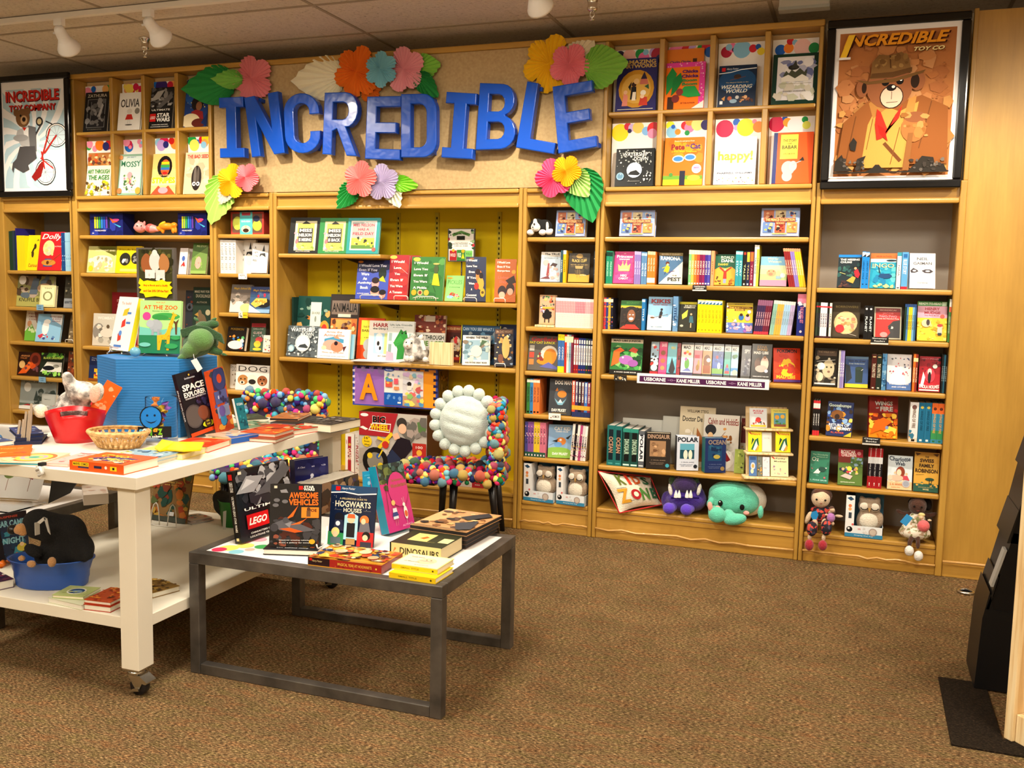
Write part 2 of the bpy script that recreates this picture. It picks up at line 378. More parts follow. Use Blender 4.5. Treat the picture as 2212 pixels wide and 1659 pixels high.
# ================================================================ the room
FRONT, RIGHT, LEFT = -9.0, 3.2, -8.2
m = MB(); m.box(LEFT, FRONT, -.05, RIGHT, .5, 0); struct(m.build('floor', M('carpet')))
m = MB(); m.box(LEFT, FRONT, CEIL, RIGHT, .5, CEIL+.06); struct(m.build('ceiling', M('tile')))
for nm, b in [('wall_back', (LEFT, .44, 0, RIGHT, .54, CEIL)), ('wall_left', (LEFT-.1, FRONT, 0, LEFT, .5, CEIL)), ('wall_right', (RIGHT, FRONT, 0, RIGHT+.1, .5, CEIL)), ('wall_front', (LEFT, FRONT-.1, 0, RIGHT, FRONT, CEIL))]:
    struct(bxo(nm, b, 'd8ccb4', M('matte')))
# ceiling grid: tees at 1.22 m along the wall and .61 m towards it
m = MB(); c = 'a09482'
for i in range(-4, 5):
    x = -4.27+1.235*i+1.235; m.box(x-.011, FRONT, CEIL-.004, x+.011, .44, CEIL+.002, c)
k = 1
for i in range(0, 14):
    y = -.135-.617*i; m.box(LEFT, y-.011, CEIL-.0045, RIGHT, y+.011, CEIL+.002, c)
struct(m.build('trim_1', M('matte')))
# ================================================================ bookcases
ZT = 3.03
def wavy(x0, x1, z, seed):
    rd = random.Random(seed); n = 14
    return [(x0+(x1-x0)*i/n, -.012-rd.uniform(0, .006), z+rd.uniform(-.007, .007)) for i in range(n+1)]
def bookcase(X0, X1, pl, pr, shelves, label, back='8f877c', top=2.12, hb=2.035, deep=.385, yellow=False, rear=True, tall=False):
    t = thing('bookcase', label, 'bookcase', ((X0+X1)/2, 0, 0)); w = M('wood'); wh = M('woodh')
    zt = ZT-.037 if tall else top+.03
    for a, b in ((X0-pl, X0), (X1, X1+pr)):
        o = bxo('side_panel', (a, 0, 0, b, deep+.03, zt), 'w', w, t)
        bxo('post', (a+.001, -.012, .0, b-.001, .004, zt), 'w', w, t, .006)
    bxo('header_board', (X0, .004, hb, X1, .03, top), 'w', wh, t)
    bxo('header_rail', (X0, -.016, hb-.004, X1, .01, hb+.022), 'w', wh, t, .008)
    bxo('top_ledge', (X0, -.022, top, X1, .13, top+.026), 'w', wh, t, .008)
    REG.extend([(None, X0-pl, X0, 0, .4), (None, X1, X1+pr, 0, .4)])
    for k, s in enumerate(shelves):
        x0, x1, z = s if isinstance(s, tuple) else (X0, X1, s)
        last = k == len(shelves)-1
        bxo('shelf', (x0+.001, 0, z-.028, x1-.001, deep, z), 'w', wh, t, .008)
    zb = shelves[-1] if not isinstance(shelves[-1], tuple) else shelves[-1][2]
    pb = MB(); pb.box(X0, .012, .0, X1, .03, zb-.028); pb.box(X0, .004, .0, X1, .012, .05); pb.box(X0, .006, zb-.06, X1, .012, zb-.028); pb.build('plinth', wh, t, .003)
    s = MB(); s.tube(wavy(X0, X1, .062, int(X0*99)), .007, 'c89a58', 6); s.build('base_strip', M('gloss'), t)
    if rear: bxo('back_panel', (X0, deep-.008, zb-.02, X1, deep+.012, hb+.03), back, M('matte'), t)
    if yellow:
        for x in (-3.52, -3.05, -2.756, -2.3):
            g = MB(); g.box(x-.014, deep-.02, zb, x+.014, deep-.008, hb, 'c9b83a')
            z = zb+.03
            while z < hb-.02: g.box(x-.004, deep-.0215, z, x+.004, deep-.0195, z+.016, '2a2410'); z += .034
            g.build('shelf_standard', M('matte'), t)
        for x, z in ((-3.05, 1.437), (-2.1, 1.437), (-2.1, 1.025), (-3.6, 1.025), (-3.3, 1.737)):
            g = MB(); g.prism([(x, .05, z-.028), (x, .37, z-.028), (x, .37, z-.075)], (.012, 0, 0), '4a3c20'); g.build('shelf_bracket', M('matte'), t)
    return fix(t)
bookcase(-6.25, -5.6, .3, .016, [1.592, 1.31, 1.042, .768, .5, .19], 'leftmost maple bookcase, below the framed bicycle poster')
bookcase(-5.524, -4.34, .05, .028, [1.861, 1.581, 1.033, .763, .47, .19], 'maple bookcase below the left book display grid, partly behind the blue riser', tall=True)
bookcase(-4.282, -3.846, .028, .03, [1.868, 1.595, 1.319, 1.044, .768, .47, .19], 'narrow maple bookcase just left of the yellow backed bookcase')
bookcase(-3.785, -2.03, .03, .026, [(-3.785, -2.99, 1.737), (-3.228, -2.03, 1.437), 1.025, .225], 'wide maple bookcase with bright yellow back and uneven shelves', back='e6ca1a', yellow=True)
bookcase(-1.976, -1.535, .026, .026, [1.85, 1.573, 1.296, 1.017, .745, .47, .19], 'narrow maple bookcase just right of the yellow backed bookcase')
bookcase(-1.482, -.298, .025, .024, [1.852, 1.572, 1.296, 1.019, .458, .189], 'wide maple bookcase below the right book display grid', tall=True)
bookcase(-.248, .453, .024, .036, [1.571, 1.289, 1.01, .731, .453, .17], 'rightmost maple bookcase, below the framed bear poster', back='a8a097')
# plain maple end panel, right of everything
t = thing('end_panel', 'tall plain maple end panel right of the rightmost bookcase', 'panel', (1, 0, 0))
bxo('board', (.49, .012, .0, 2.4, .06, ZT-.01), 'w', M('wood'), t)
bxo('base_board', (.49, .0, .0, 2.4, .012, .075), 'w', M('woodh'), t, .003)
s = MB(); s.tube(wavy(.49, 2.4, .085, 5), .008, 'c89a58', 6); s.build('base_strip', M('gloss'), t); fix(t)
t = thing('moulding', 'maple corner strip standing between the bear poster and the plain end panel', 'trim', (.48, 0, 0))
bxo('strip', (.466, -.004, 2.15, .489, .02, ZT), 'w', M('wood'), t, .004); fix(t)
# top rail along all upper sections
t = thing('cornice', 'maple cornice rail along the top of the bookcases, under the ceiling', 'moulding', (-2.5, 0, ZT))
bxo('rail', (-5.575, -.014, ZT-.036, -.272, .12, ZT), 'w', M('woodh'), t, .008); fix(t)
t = thing('upper_back', 'dark boxed back of the upper bookcase section behind the posters', 'panel', (-6, .1, 2.2))
bxo('board', (-6.55, .05, 2.15, -5.58, .09, ZT), '6a5230', M('matte'), t); bxo('board', (-.245, .02, 2.15, .45, .06, ZT), '6a5230', M('matte'), t); fix(t)
# tan sign panel
o = bxo('fabric_board', (-4.30, .005, 2.153, -1.508, .06, ZT-.037), 'w', M('fabricwall')); tag(o, 'tan fabric covered panel behind the big blue letters', 'sign panel')
# ================================================================ upper display grids
DOTS = {'L': ['c .05 .88 .3 .97 5 1 1c6cc8,f08020,c8201c,f090b0,8cc4e8 .12; o .82 .9 .2 2c9a40; o .62 .92 .1 f0b060', 'c .08 .86 .35 .97 6 2 d02030,f0a060,f5e060,1a2448,f090b0 .12; c .5 .85 .7 .97 5 4 8cc4e8,f5d060,d02050,1a2448 .1; o .93 .95 .15 f090b0', 'o .1 .95 .12 1c6cc8; o .27 .9 .21 3a2a78; c .55 .88 .7 .97 4 5 f0a060,d02040,1a1a50,f5d060 .1; o .95 .93 .1 3a2050', 'o .12 .93 .14 1a2060; c .3 .85 .9 .97 6 7 d02040,f0b040,8cc4e8,f090b0 .12',
               'c .05 .85 .25 .97 4 8 f090b0,1c6cc8,3a2a78,2c9a40 .13; o .4 .93 .14 f08020; c .5 .88 .95 .97 7 9 c8201c,f5e060,1c6cc8,2a2a6a .1', 'o .2 .88 .16 1c6cc8; c .1 .86 .4 .98 4 10 d02050,f0a060,f090b0 .12; c .55 .86 .95 .98 7 11 f090b0,1a2448,d02040,f5e080,8cc4e8 .12', 'o .12 .93 .12 8cc4e8; o .32 .95 .16 d01850; o .22 .88 .16 c0a0e0; o .38 .89 .1 2a2a78; o .7 .9 .16 f8943a; o .58 .95 .1 c8201c; o .85 .97 .1 8cc4e8', 'o .14 .94 .16 1a9a48; o .34 .91 .08 1c6cc8; o .22 .86 .17 f5e060; o .52 .95 .14 d02030; o .66 .98 .18 f5d810; o .58 .89 .12 f8a050; o .55 .86 .1 8cc4e8; o .85 .94 .14 f090c0; o .98 .98 .08 1a2a78'],
        'R': ['o .12 .92 .1 2a1a40; o .32 .91 .14 f0b8b0; o .55 .93 .11 1a9a40; o .62 .86 .12 f070b0; o .66 .95 .06 8cc4e8; o .82 .94 .09 c0a0e0; o .92 .9 .15 b01838; o .95 .84 .08 202860', 'o .2 .93 .2 f07ab0; o .42 .95 .12 d02030; o .55 .97 .09 c0a0e0; o .5 .88 .12 f8943a; o .66 .91 .1 f5d890; o .75 .96 .09 1a9a40; o .88 .97 .12 d02030; o .95 .89 .12 1a60c0', 'o .17 .87 .12 b01038; o .3 .93 .1 f07ab0; o .22 .94 .07 8cc4e8; o .33 .9 .045 2a1a50; o .5 .9 .19 88c4ea; o .73 .9 .085 d02030; o .84 .92 .06 1a60c0; o .9 .85 .08 f5e030', 'o .17 .85 .12 1a60c8; o .35 .87 .11 f88a28; o .38 .97 .08 d02030; o .48 .95 .06 8cc4e8; o .65 .87 .19 f5c8c4; o .9 .85 .12 1a9048',
              'o .17 .86 .18 f5e010; o .33 .95 .08 d01838; o .42 .93 .08 c8b0e0; o .37 .88 .045 2a1a50; o .55 .93 .12 f5c860; o .72 .87 .09 80b8f0; o .88 .9 .14 e02028; o .85 .83 .1 f090b8', 'o .1 .94 .1 f5e830; o .15 .84 .14 88c4ea; o .17 .92 .05 1a60c8; o .28 .84 .07 f88a28; o .45 .93 .1 d82030; o .55 .9 .12 f080b0; o .5 .82 .06 1a9048; o .55 .99 .1 f8943a; o .73 .94 .14 f5d880; o .93 .93 .12 2a1a60', 'o .2 .86 .19 c01850; o .45 .95 .08 1a60c8; o .45 .87 .06 c0a0e0; o .65 .87 .19 f5e818; o .83 .95 .05 f090b0; o .92 .87 .12 f88a20', 'o .16 .9 .18 c81848; o .34 .98 .06 1a50b0; o .4 .92 .1 f8a030; o .56 .88 .16 f0eef4; o .78 .95 .07 1a9a48; o .82 .87 .09 e8f060']}
def grid(name, X0, X1, zb, zm, zt, div, rim, dots, label):
    t = thing(name, label, 'display shelf', ((X0+X1)/2, 0, zb)); w = M('wood'); wh = M('woodh'); D = .115
    bxo('back_board', (X0, D, zb, X1, D+.02, zt), 'c8a878', M('matte'), t)
    bxo('shelf', (X0, -.004, zm-.022, X1, D, zm), 'w', wh, t, .006)
    xs = [X0]+div+[X1]; k = 0
    for x in div: bxo('divider', (x-.016, -.002, zb, x+.016, D, zt), 'w', w, t, .006)
    for z0, z1 in ((zm, zt), (zb, zm-.022)):
        for i in range(4):
            a = xs[i]+(.016 if i else 0); b = xs[i+1]-(.016 if i < 3 else 0)
            mb = MB(); ww, hh = b-a-.006, z1-z0-.03
            mb.box(a+.003, D-.02, z0, b-.003, D-.014, z1-.03, 'f2f0ee')
            draw(mb, ww, hh, dots[k], lambda u, v, L, a=a, z0=z0, ww=ww, hh=hh: (a+.003+min(1, max(0, u))*ww, D-.0202-E5*L, z0+min(1, v)*hh))
            mb.build('dotted_card', M('print'), t); k += 1
    fix(t)
LD = [P(x, 230, Y=0).x for x in (240, 309, 381)]
grid('display_grid', -5.52, -4.346, 2.148, 2.612, 2.99, LD, 0, DOTS['L'], 'maple wall display grid of eight cubbies, left of the blue letters')
RD = [P(x, 240, Y=0).x for x in (1426, 1534.5, 1652)]
grid('display_grid', -1.478, -.302, 2.148, 2.585, 2.99, RD, 0, DOTS['R'], 'maple wall display grid of eight cubbies, right of the blue letters')
# ================================================================ framed posters
def poster(tl, br, label, art, Y=-.056, fr=.045):
    a = P(*tl, Y=Y); b = P(*br, Y=Y); w, h = b.x-a.x, a.z-b.z
    t = thing('framed_poster', label, 'poster', (a.x, Y, b.z))
    f = MB()
    f.box(0, 0, 0, w, .03, fr, '0c0c0e'); f.box(0, 0, h-fr, w, .03, h, '0c0c0e'); f.box(0, 0, fr, fr, .03, h-fr, '0c0c0e'); f.box(w-fr, 0, fr, w, .03, h-fr, '0c0c0e')
    f.build('frame', M('gloss'), t, .008)
    p = MB(); p.box(fr-.005, .016, fr-.005, w-fr+.005, .026, h-fr+.005, 'f1f0f2'); pw, ph = w-2*fr, h-2*fr
    draw(p, pw, ph, art, lambda u, v, L: (fr+u*pw, .0158-E5*L, fr+v*ph)); p.build('print', M('matte'), t)
def rays(cx, cy, c):
    s = ''
    for i in range(14):
        a0 = 2*math.pi*i/14; a1 = a0+.2; pts = []
        for k in range(6): r = .14+.13*k; pts.append((cx+r*math.cos(a0+.09*k), cy+r*.75*math.sin(a0+.09*k)))
        for k in range(5, -1, -1): r = .14+.13*k; pts.append((cx+r*math.cos(a1+.11*k), cy+r*.75*math.sin(a1+.11*k)))
        s += 'p %s %s;' % (c, ' '.join('%.3f,%.3f' % (min(.98, max(.02, x)), min(.93, max(.03, y))) for x, y in pts))
    return s
def wheel(cx, cy, rx, ry):
    return 'e %g %g %g %g 14130f; e %g %g %g %g f4f2ec; e %g %g %g %g 3a3a3c; e %g %g %g %g c8dce6;' % (cx, cy, rx, ry, cx, cy, rx*.93, ry*.93, cx, cy, rx*.84, ry*.84, cx, cy, rx*.8, ry*.8) + ''.join('l %g %g %g %g .004 8a8a90;' % (cx-rx*.8*math.cos(a), cy-ry*.8*math.sin(a), cx+rx*.8*math.cos(a), cy+ry*.8*math.sin(a)) for a in (0, .6, 1.2, 1.8, 2.4))
poster((-12, 166), (153, 424), 'black framed poster of a bear leaping beside a red bicycle', 'r .01 .01 .99 .99 f0f0f2;'+rays(.45, .45, 'b4d0de')
  + 't INCREDIBLE .5 .86 .84 .1 5a1010 b; t INCREDIBLE .49 .868 .84 .1 c83028 b; t TOY_COMPANY .5 .755 .74 .06 5a1010 b; t TOY_COMPANY .49 .76 .74 .06 c83028 b;'
  + wheel(.86, .5, .17, .11)+wheel(.67, .17, .16, .12)
  + 'p 8a1c18 .45,.13 .62,.27 .66,.25 .6,.13 .5,.09; l .62 .3 .76 .56 .022 b02820; l .66 .2 .62 .36 .02 b02820; l .66 .34 .86 .5 .022 b02820; l .6 .3 .8 .2 .016 b02820; l .8 .6 .7 .63 .016 3a3a3c; o .6 .63 .055 2a2a2a; o .6 .63 .035 c8b890; l .52 .5 .62 .6 .02 3a3a3c;'
  + 'p b0b0b2 .25,.56 .44,.6 .5,.5 .48,.4 .3,.42 .22,.5; p 6a6a6c .42,.6 .54,.58 .54,.36 .44,.4; p 4c4a4c .28,.41 .52,.41 .54,.3 .4,.24 .42,.2 .32,.17 .18,.22 .16,.17 .12,.24 .22,.3; p e8e8e8 .34,.58 .43,.58 .42,.5 .36,.48; o .34 .67 .11 7a5636; o .24 .72 .045 7a5636; o .42 .73 .045 7a5636; o .36 .65 .055 c09a70; o .36 .655 .028 2a1c14; o .31 .69 .015 14130f; p c02818 .33,.585 .4,.58 .36,.55; e .3 .49 .12 .03 9a9a9c; p f4f2ec .1,.25 .16,.26 .14,.2')
def crag(seed, n, c, s): return 'n .02 .03 .98 .97 %d %d %s %g;' % (n, seed, c, s)
poster((1789, 44), (2076, 405), 'black framed poster of a bear in a brown hat and red scarf', 'r .035 .03 .965 .965 b07040;'+'n .1 .1 .9 .9 90 3 b57648,a8683a,bc7e4c,a2643a,c08858 .09;n .08 .06 .94 .5 60 4 b8834a,c09050,a87440 .07;n .1 .1 .9 .85 50 9 9a5a30,b06c3c,8a5530 .012;'
  + 't INCREDIBLE .5 .9 .84 .075 3a1408 ib; t INCREDIBLE .488 .906 .84 .075 e89a28 ib; r 0 0 .001 .001 k; t I .11 .865 .12 .15 3a1408 ib; t I .1 .872 .12 .15 f4c838 ib; r .035 .79 .13 .805 f0f0f0; t TOY_CO .76 .83 .24 .026 3a1408 ib; t TOY_CO .756 .833 .24 .026 f0e0a0 ib;'
  + 'p 8a5228 .06,.1 .1,.38 .3,.52 .42,.5 .55,.5 .72,.54 .93,.46 .95,.1; p c89448 .26,.08 .3,.36 .38,.5 .55,.44 .7,.5 .64,.2 .62,.08; p a8743a .3,.5 .36,.54 .44,.46 .34,.4; p b88040 .62,.52 .68,.54 .66,.4 .58,.38; l .44 .24 .58 .12 .03 6b4020; l .3 .2 .34 .4 .006 7a4c24; l .5 .1 .56 .34 .006 7a4c24; l .72 .2 .8 .5 .008 6b4020; l .14 .14 .2 .42 .008 6b4020;'
  + 'o .46 .6 .185 8a5434; e .24 .6 .05 .06 8a5434; e .68 .63 .06 .06 8a5434; e .66 .63 .035 .045 2a1a10; e .255 .6 .02 .035 2a1a10; e .48 .535 .095 .075 2a1a14; e .48 .535 .088 .069 d8b8a0; e .475 .595 .04 .022 1c1412; e .49 .6 .014 .009 e8e0da; l .48 .57 .48 .52 .004 3a2018; l .44 .5 .53 .503 .004 3a2018; o .425 .63 .03 14100e; o .54 .635 .03 14100e; o .433 .637 .01 ffffff; o .548 .642 .01 ffffff;'
  + 'p 6a4a26 .18,.655 .3,.64 .5,.655 .74,.7 .72,.68 .5,.63 .28,.622; p 7a5830 .3,.655 .31,.76 .36,.81 .45,.8 .54,.82 .6,.78 .63,.69 .48,.66; p 5a3c1e .3,.66 .31,.69 .48,.695 .63,.72 .63,.69 .48,.66; l .45 .8 .46 .72 .01 4a3018; n .33 .72 .6 .8 14 7 8a6838,6a4a26,947242 .03;'
  + 'p e02c20 .37,.46 .4,.44 .46,.33 .55,.4 .57,.48 .52,.42 .46,.3 .42,.27 .38,.26 .36,.36; p c02018 .4,.3 .47,.25 .44,.33 .38,.36;'
  + 'e .67 .33 .1 .09 a86a3a; e .68 .4 .09 .035 8a5434; n .58 .26 .78 .42 12 8 c08a50,b07840,94602e .04; p 8a5a30 .6,.06 .63,.3 .67,.3 .65,.06;'
  + 'p 2c2824 .04,.06 .05,.13 .1,.17 .14,.1 .2,.06; p 2c2824 .16,.24 .19,.28 .22,.25 .21,.19 .17,.2; p 2c2824 .22,.06 .23,.14 .3,.16 .27,.1 .26,.06; p 2c2824 .3,.055 .36,.08 .38,.1 .41,.1 .43,.08 .5,.055; p 2c2824 .64,.055 .7,.1 .75,.15 .84,.14 .86,.08 .92,.1 .95,.055; r .035 .045 .965 .055 2c2824; n .05 .05 .3 .14 16 5 5a5450,3a3430,6a625a .02; n .66 .06 .92 .13 18 6 5a5450,3a3430,6a625a .02')
# ================================================================ big blue letters
def curve_letter(splines, q, label, dpt=.05, Y=-.095, nm='letter'):
    """splines: list of outlines in the unit square (outer then holes); q: pixel corners TL, TR, BL, BR of the front face"""
    c = [P(*a, Y=Y) for a in q]
    def mp(u, v): return (c[2]*(1-u)+c[3]*u)*(1-v)+(c[0]*(1-u)+c[1]*u)*v
    o0 = mp(.5, .5); cu = bpy.data.curves.new('letter', 'CURVE'); cu.dimensions = '2D'; cu.fill_mode = 'BOTH'; cu.extrude = dpt/2-.004; cu.bevel_depth = .006; cu.bevel_resolution = 2; cu.offset = -.006
    for pts in splines:
        sp = cu.splines.new('POLY'); sp.points.add(len(pts)-1); sp.use_cyclic_u = True
        for p, (u, v) in zip(sp.points, pts): a = mp(u, v)-o0; p.co = (a.x, a.z, 0, 1)
    ob = bpy.data.objects.new('letter', cu); me = bpy.data.meshes.new_from_object(ob); bpy.data.objects.remove(ob)
    for p in me.polygons: p.use_smooth = False
    me.name = nm; o = bpy.data.objects.new(nm, me); COL.objects.link(o); me.materials.clear(); me.materials.append(M('paint', '0f4cba'))
    o.rotation_euler = (math.pi/2, 0, 0); o.location = (o0.x, Y+dpt/2, o0.z)
    vv = [v.co for v in me.vertices]; g = MB()
    for f in (.05, .95): q0 = min(vv, key=lambda v: abs(v.y-(max(w.y for w in vv)*f+min(w.y for w in vv)*(1-f)))); g.box(q0.x*.9-.012, q0.y*.9-.012, -dpt/2-.05, q0.x*.9+.012, q0.y*.9+.012, -dpt/2+.001, 'w')
    g.build('standoff', M('paint', '0f4cba'), o)
    tag(o, label, 'letter', 'blue letters of the sign')
def arc(cx, cy, rx, ry, a0, a1, n=9): return [(cx+rx*math.cos(math.radians(a0+(a1-a0)*i/n)), cy+ry*math.sin(math.radians(a0+(a1-a0)*i/n))) for i in range(n+1)]
LI = [[(0, 0), (1, 0), (1, .16), (.7, .16), (.7, .83), (1, .83), (1, 1), (0, 1), (0, .83), (.28, .83), (.28, .16), (0, .16)]]
LN = [[(0, 0), (.27, 0), (.27, .6), (.68, 0), (1, 0), (1, 1), (.7, 1), (.7, .42), (.3, 1), (0, 1)]]
LC = [[*arc(.5, .7, .5, .3, 0, 180, 10), *arc(.5, .3, .5, .3, 180, 360, 10), (.72, .38), *arc(.5, .3, .24, .14, 0, -180, 8)[0:], *arc(.5, .7, .24, .14, 180, 0, 8), (.74, .64), (1, .64)]]
LC = [[(1, .64), *arc(.5, .7, .5, .3, 0, 180, 12), *arc(.5, .3, .5, .3, 180, 360, 12), (1, .36), (.72, .36), *arc(.5, .3, .22, .13, 0, -180, 8), *arc(.5, .7, .22, .13, 180, 0, 8), (.72, .64)]]
LR = [[(0, 0), (.27, 0), (.27, .38), (.4, .42), (.7, 0), (1, 0), (.66, .45), *arc(.62, .72, .38, .28, -70, 90, 8), (0, 1)], [(.27, .57), (.27, .84), *arc(.56, .705, .16, .135, 90, -90, 6)]]
LE = [[(0, 0), (1, 0), (1, .17), (.3, .17), (.3, .42), (.88, .42), (.88, .59), (.3, .59), (.3, .83), (1, .83), (1, 1), (0, 1)]]
LD_ = [[(0, 0), (.55, 0), *arc(.62, .26, .38, .26, -90, 0, 6), *arc(.62, .74, .38, .26, 0, 90, 6), (0, 1)], [(.28, .16), (.28, .84), *arc(.52, .7, .2, .14, 90, 0, 5), *arc(.52, .3, .2, .14, 0, -90, 5)]]
LB = [[(0, 0), (.6, 0), *arc(.64, .26, .36, .26, -90, 75, 8), *arc(.64, .76, .32, .24, -75, 90, 8), (0, 1)], [(.28, .16), (.28, .42), *arc(.56, .29, .16, .13, 90, -90, 6)], [(.28, .58), (.28, .84), *arc(.54, .71, .16, .13, 90, -90, 6)]]
LL = [[(0, 0), (1, 0), (1, .17), (.34, .17), (.3, 1), (0, 1)]]
for nm, L, q in [('first letter I, at the left end', LI, ((472.5, 211), (525, 208.5), (475, 341), (528.5, 340))), ('letter N', LN, ((527, 211), (600, 197), (544, 340), (615, 330.5))), ('letter C', LC, ((611, 204), (687, 198), (617, 333), (694, 329))),
    ('letter R', LR, ((701, 200), (775, 198), (696, 333), (771, 337.5))), ('first letter E, in the middle', LE, ((793, 208.5), (866, 207), (788, 343), (863.5, 346))), ('letter D', LD_, ((866, 203), (943, 201.5), (866, 340), (943, 340))),
    ('second letter I, right of the D', LI, ((964.5, 198), (1030, 202), (953, 340), (1020.7, 344))), ('letter B', LB, ((1036.6, 179), (1116, 182), (1027, 324), (1112, 321))), ('letter L', LL, ((1138.7, 175.4), (1221, 190), (1114, 318.6), (1196, 333))), ('last letter E, at the right end', LE, ((1193, 187), (1279, 172.7), (1206, 332), (1290, 317)))]:
    curve_letter(L, q, 'glossy blue '+nm+' of the tan sign')
# ================================================================ folded paper flowers and leaves
def rosette(x, y, r, c, label, petals=5, pleats=32, Y=-.05, ph=90, amp=.36, nm='paper_flower'):
    p = P(x, y, Y=Y); R = r*mpp(p); vs = [(0, -.018, 0)]; ph = math.radians(ph); n = pleats*2; k = 4
    for j in range(1, k+1):
        for i in range(n):
            a = 2*math.pi*i/n; q = abs(math.cos(petals*(a-ph)/2)); rr = R*(1-amp+amp*q**.42)*j/k
            vs.append((rr*math.cos(a), -.012+.012*j/k+(.5 if i % 2 else -.5)*.021*(.25+.75*j/k)*(R/.14)**.5, rr*math.sin(a)))
    fs = [(0, 1+i, 1+(i+1) % n) for i in range(n)]+[(1+j*n+i, 1+(j+1)*n+i, 1+(j+1)*n+(i+1) % n, 1+j*n+(i+1) % n) for j in range(k-1) for i in range(n)]
    m = MB(); m.add(vs, fs, 'w'); o = m.build(nm, M('paper', c), None, 0, 0, p)
    s = o.modifiers.new('solid', 'SOLIDIFY'); s.thickness = .0012
    tag(o, label, 'paper flower', 'folded paper flowers on the sign')
def leaf(bx, by, tx, ty, hw, c, label, pleats=16, Y=-.03, full=150, nm='paper_leaf', side=0):
    """pleats fan out from the base pixel; tip pixel; hw = half width in pixels"""
    b = P(bx, by, Y=Y); tp = P(tx, ty, Y=Y); s = mpp(b); d = tp-b; Ln = d.length; a0 = math.atan2(d.z, d.x); W = hw*s
    n = pleats*2; vs = []; k = 4; fl = math.radians(full)
    for i in range(n+1):
        f = i/n*2-1; a = f*fl/2
        # radius at which the ray from the base leaves a leaf outline of length Ln and half width W
        t0 = abs(math.tan(min(abs(a), 1.55))); lo, hi = 0, Ln
        def wid(x): q = min(1, max(0, x/Ln)); return W*(math.sin(math.pi*(q**.66)))**.85 if 0 < q < 1 else 0
        if abs(a) < 1.5:
            for _ in range(30):
                mid = (lo+hi)/2
                if wid(mid) > mid*t0: lo = mid
                else: hi = mid
            rr = lo/math.cos(a)
        else: rr = W*.45
        rr = max(rr, W*.3)
        for j in range(k+1): vs.append((rr*j/k*math.cos(a0+a), (.5 if i % 2 else -.5)*.022*j/k, rr*j/k*math.sin(a0+a)))
    fs = [(i*(k+1)+j, i*(k+1)+j+1, (i+1)*(k+1)+j+1, (i+1)*(k+1)+j) for i in range(n) for j in range(k)]
    m = MB(); m.add(vs, fs, 'w'); o = m.build(nm, M('paper', c), None, 0, 0, b)
    so = o.modifiers.new('solid', 'SOLIDIFY'); so.thickness = .0012
    tag(o, label, 'paper leaf', 'folded paper leaves on the sign')
leaf(508, 178, 392, 193, 43, '1f8a3e', 'dark green folded paper leaf at top left, left of the first letter', Y=-.022)
leaf(524, 172, 456, 170, 21, '84c255', 'small light green folded paper leaf on the dark leaf at top left', Y=-.042)
rosette(545.4, 170.7, 51, 'e58a90', 'pink folded paper flower above the first letters I and N', Y=-.03, ph=108)
leaf(745, 165, 629, 175.5, 48, 'efe8cc', 'big cream folded paper leaf above the letter R', Y=-.01)
rosette(800, 193, 28, 'e8801c', 'small orange paper flower peeking out under the blue paper flower', Y=-.012)
rosette(772, 156, 57, 'ee7d18', 'orange folded paper flower above the first letter E', Y=-.03, ph=72, petals=6)
leaf(892, 150, 953, 138, 30, '8ecb50', 'light green folded paper leaf above the letter D, right of pink flower', Y=-.03)
leaf(898, 160, 948, 211, 22, '1f8a3e', 'dark green folded paper leaf above the letter D', Y=-.045)
rosette(873, 150, 49, 'eda4ae', 'pale pink folded paper flower right of the blue paper flower', Y=-.05, ph=100)
rosette(823, 150, 39, '86c3d2', 'light blue folded paper flower between orange and pale pink flowers', Y=-.085, ph=90, petals=6)
leaf(1225, 143, 1285, 88, 34, 'e8dcc0', 'cream folded paper leaf behind the pink flower at top right', Y=-.03)
leaf(1262, 150, 1358, 134, 47, '86be4c', 'large light green folded paper leaf at top right corner of the sign', Y=-.05)
rosette(1189, 138, 63, 'f4c414', 'big yellow folded paper flower at the top right of the sign', Y=-.022, ph=75, petals=6)
rosette(1230, 139.6, 46, 'ee8a96', 'pink folded paper flower overlapping the big yellow flower', Y=-.048, ph=60)
leaf(488, 378, 454, 486, 40, 'aadb66', 'large lime folded paper leaf at the bottom left of the sign', Y=-.04, pleats=15)
leaf(495, 398, 474, 442, 20, 'f4f0e0', 'small white folded paper leaf under the bottom left yellow flower', Y=-.06, nm='paper_leaf')
rosette(500.5, 391, 38, 'f8c414', 'yellow folded paper flower at the bottom left of the sign', Y=-.075, ph=80)
rosette(533, 383, 31, 'f48a94', 'pink folded paper flower at the bottom left of the sign', Y=-.095, ph=60)
leaf(768, 398, 727.5, 451, 25, '2fae58', 'green folded paper leaf left of the bottom middle pink flower', Y=-.04)
leaf(835, 385, 864, 450, 24, 'eef0dc', 'cream folded paper leaf under the lavender flower', Y=-.042)
leaf(848, 393, 905, 402.7, 18, '92dc3c', 'bright lime folded paper leaf right of the lavender flower', Y=-.05)
rosette(825.6, 393.5, 40, 'ccc0e0', 'lavender folded paper flower at the bottom middle of the sign', Y=-.065, ph=95)
rosette(778, 387, 40, 'f79a98', 'pink folded paper flower at the bottom middle of the sign', Y=-.09, ph=80)
leaf(1248, 365, 1281, 481.7, 45, '169048', 'large dark green folded paper leaf at the bottom right of the sign', Y=-.04, pleats=16)
leaf(1232, 372, 1272, 426, 30, 'aed67e', 'light green folded paper leaf at the bottom right of the sign', Y=-.055)
rosette(1196, 384, 43, 'e8588a', 'magenta folded paper flower at the bottom right of the sign', Y=-.075, ph=110)
rosette(1223.6, 369, 34, 'f8be18', 'small yellow folded paper flower at the bottom right of the sign', Y=-.095, ph=60)
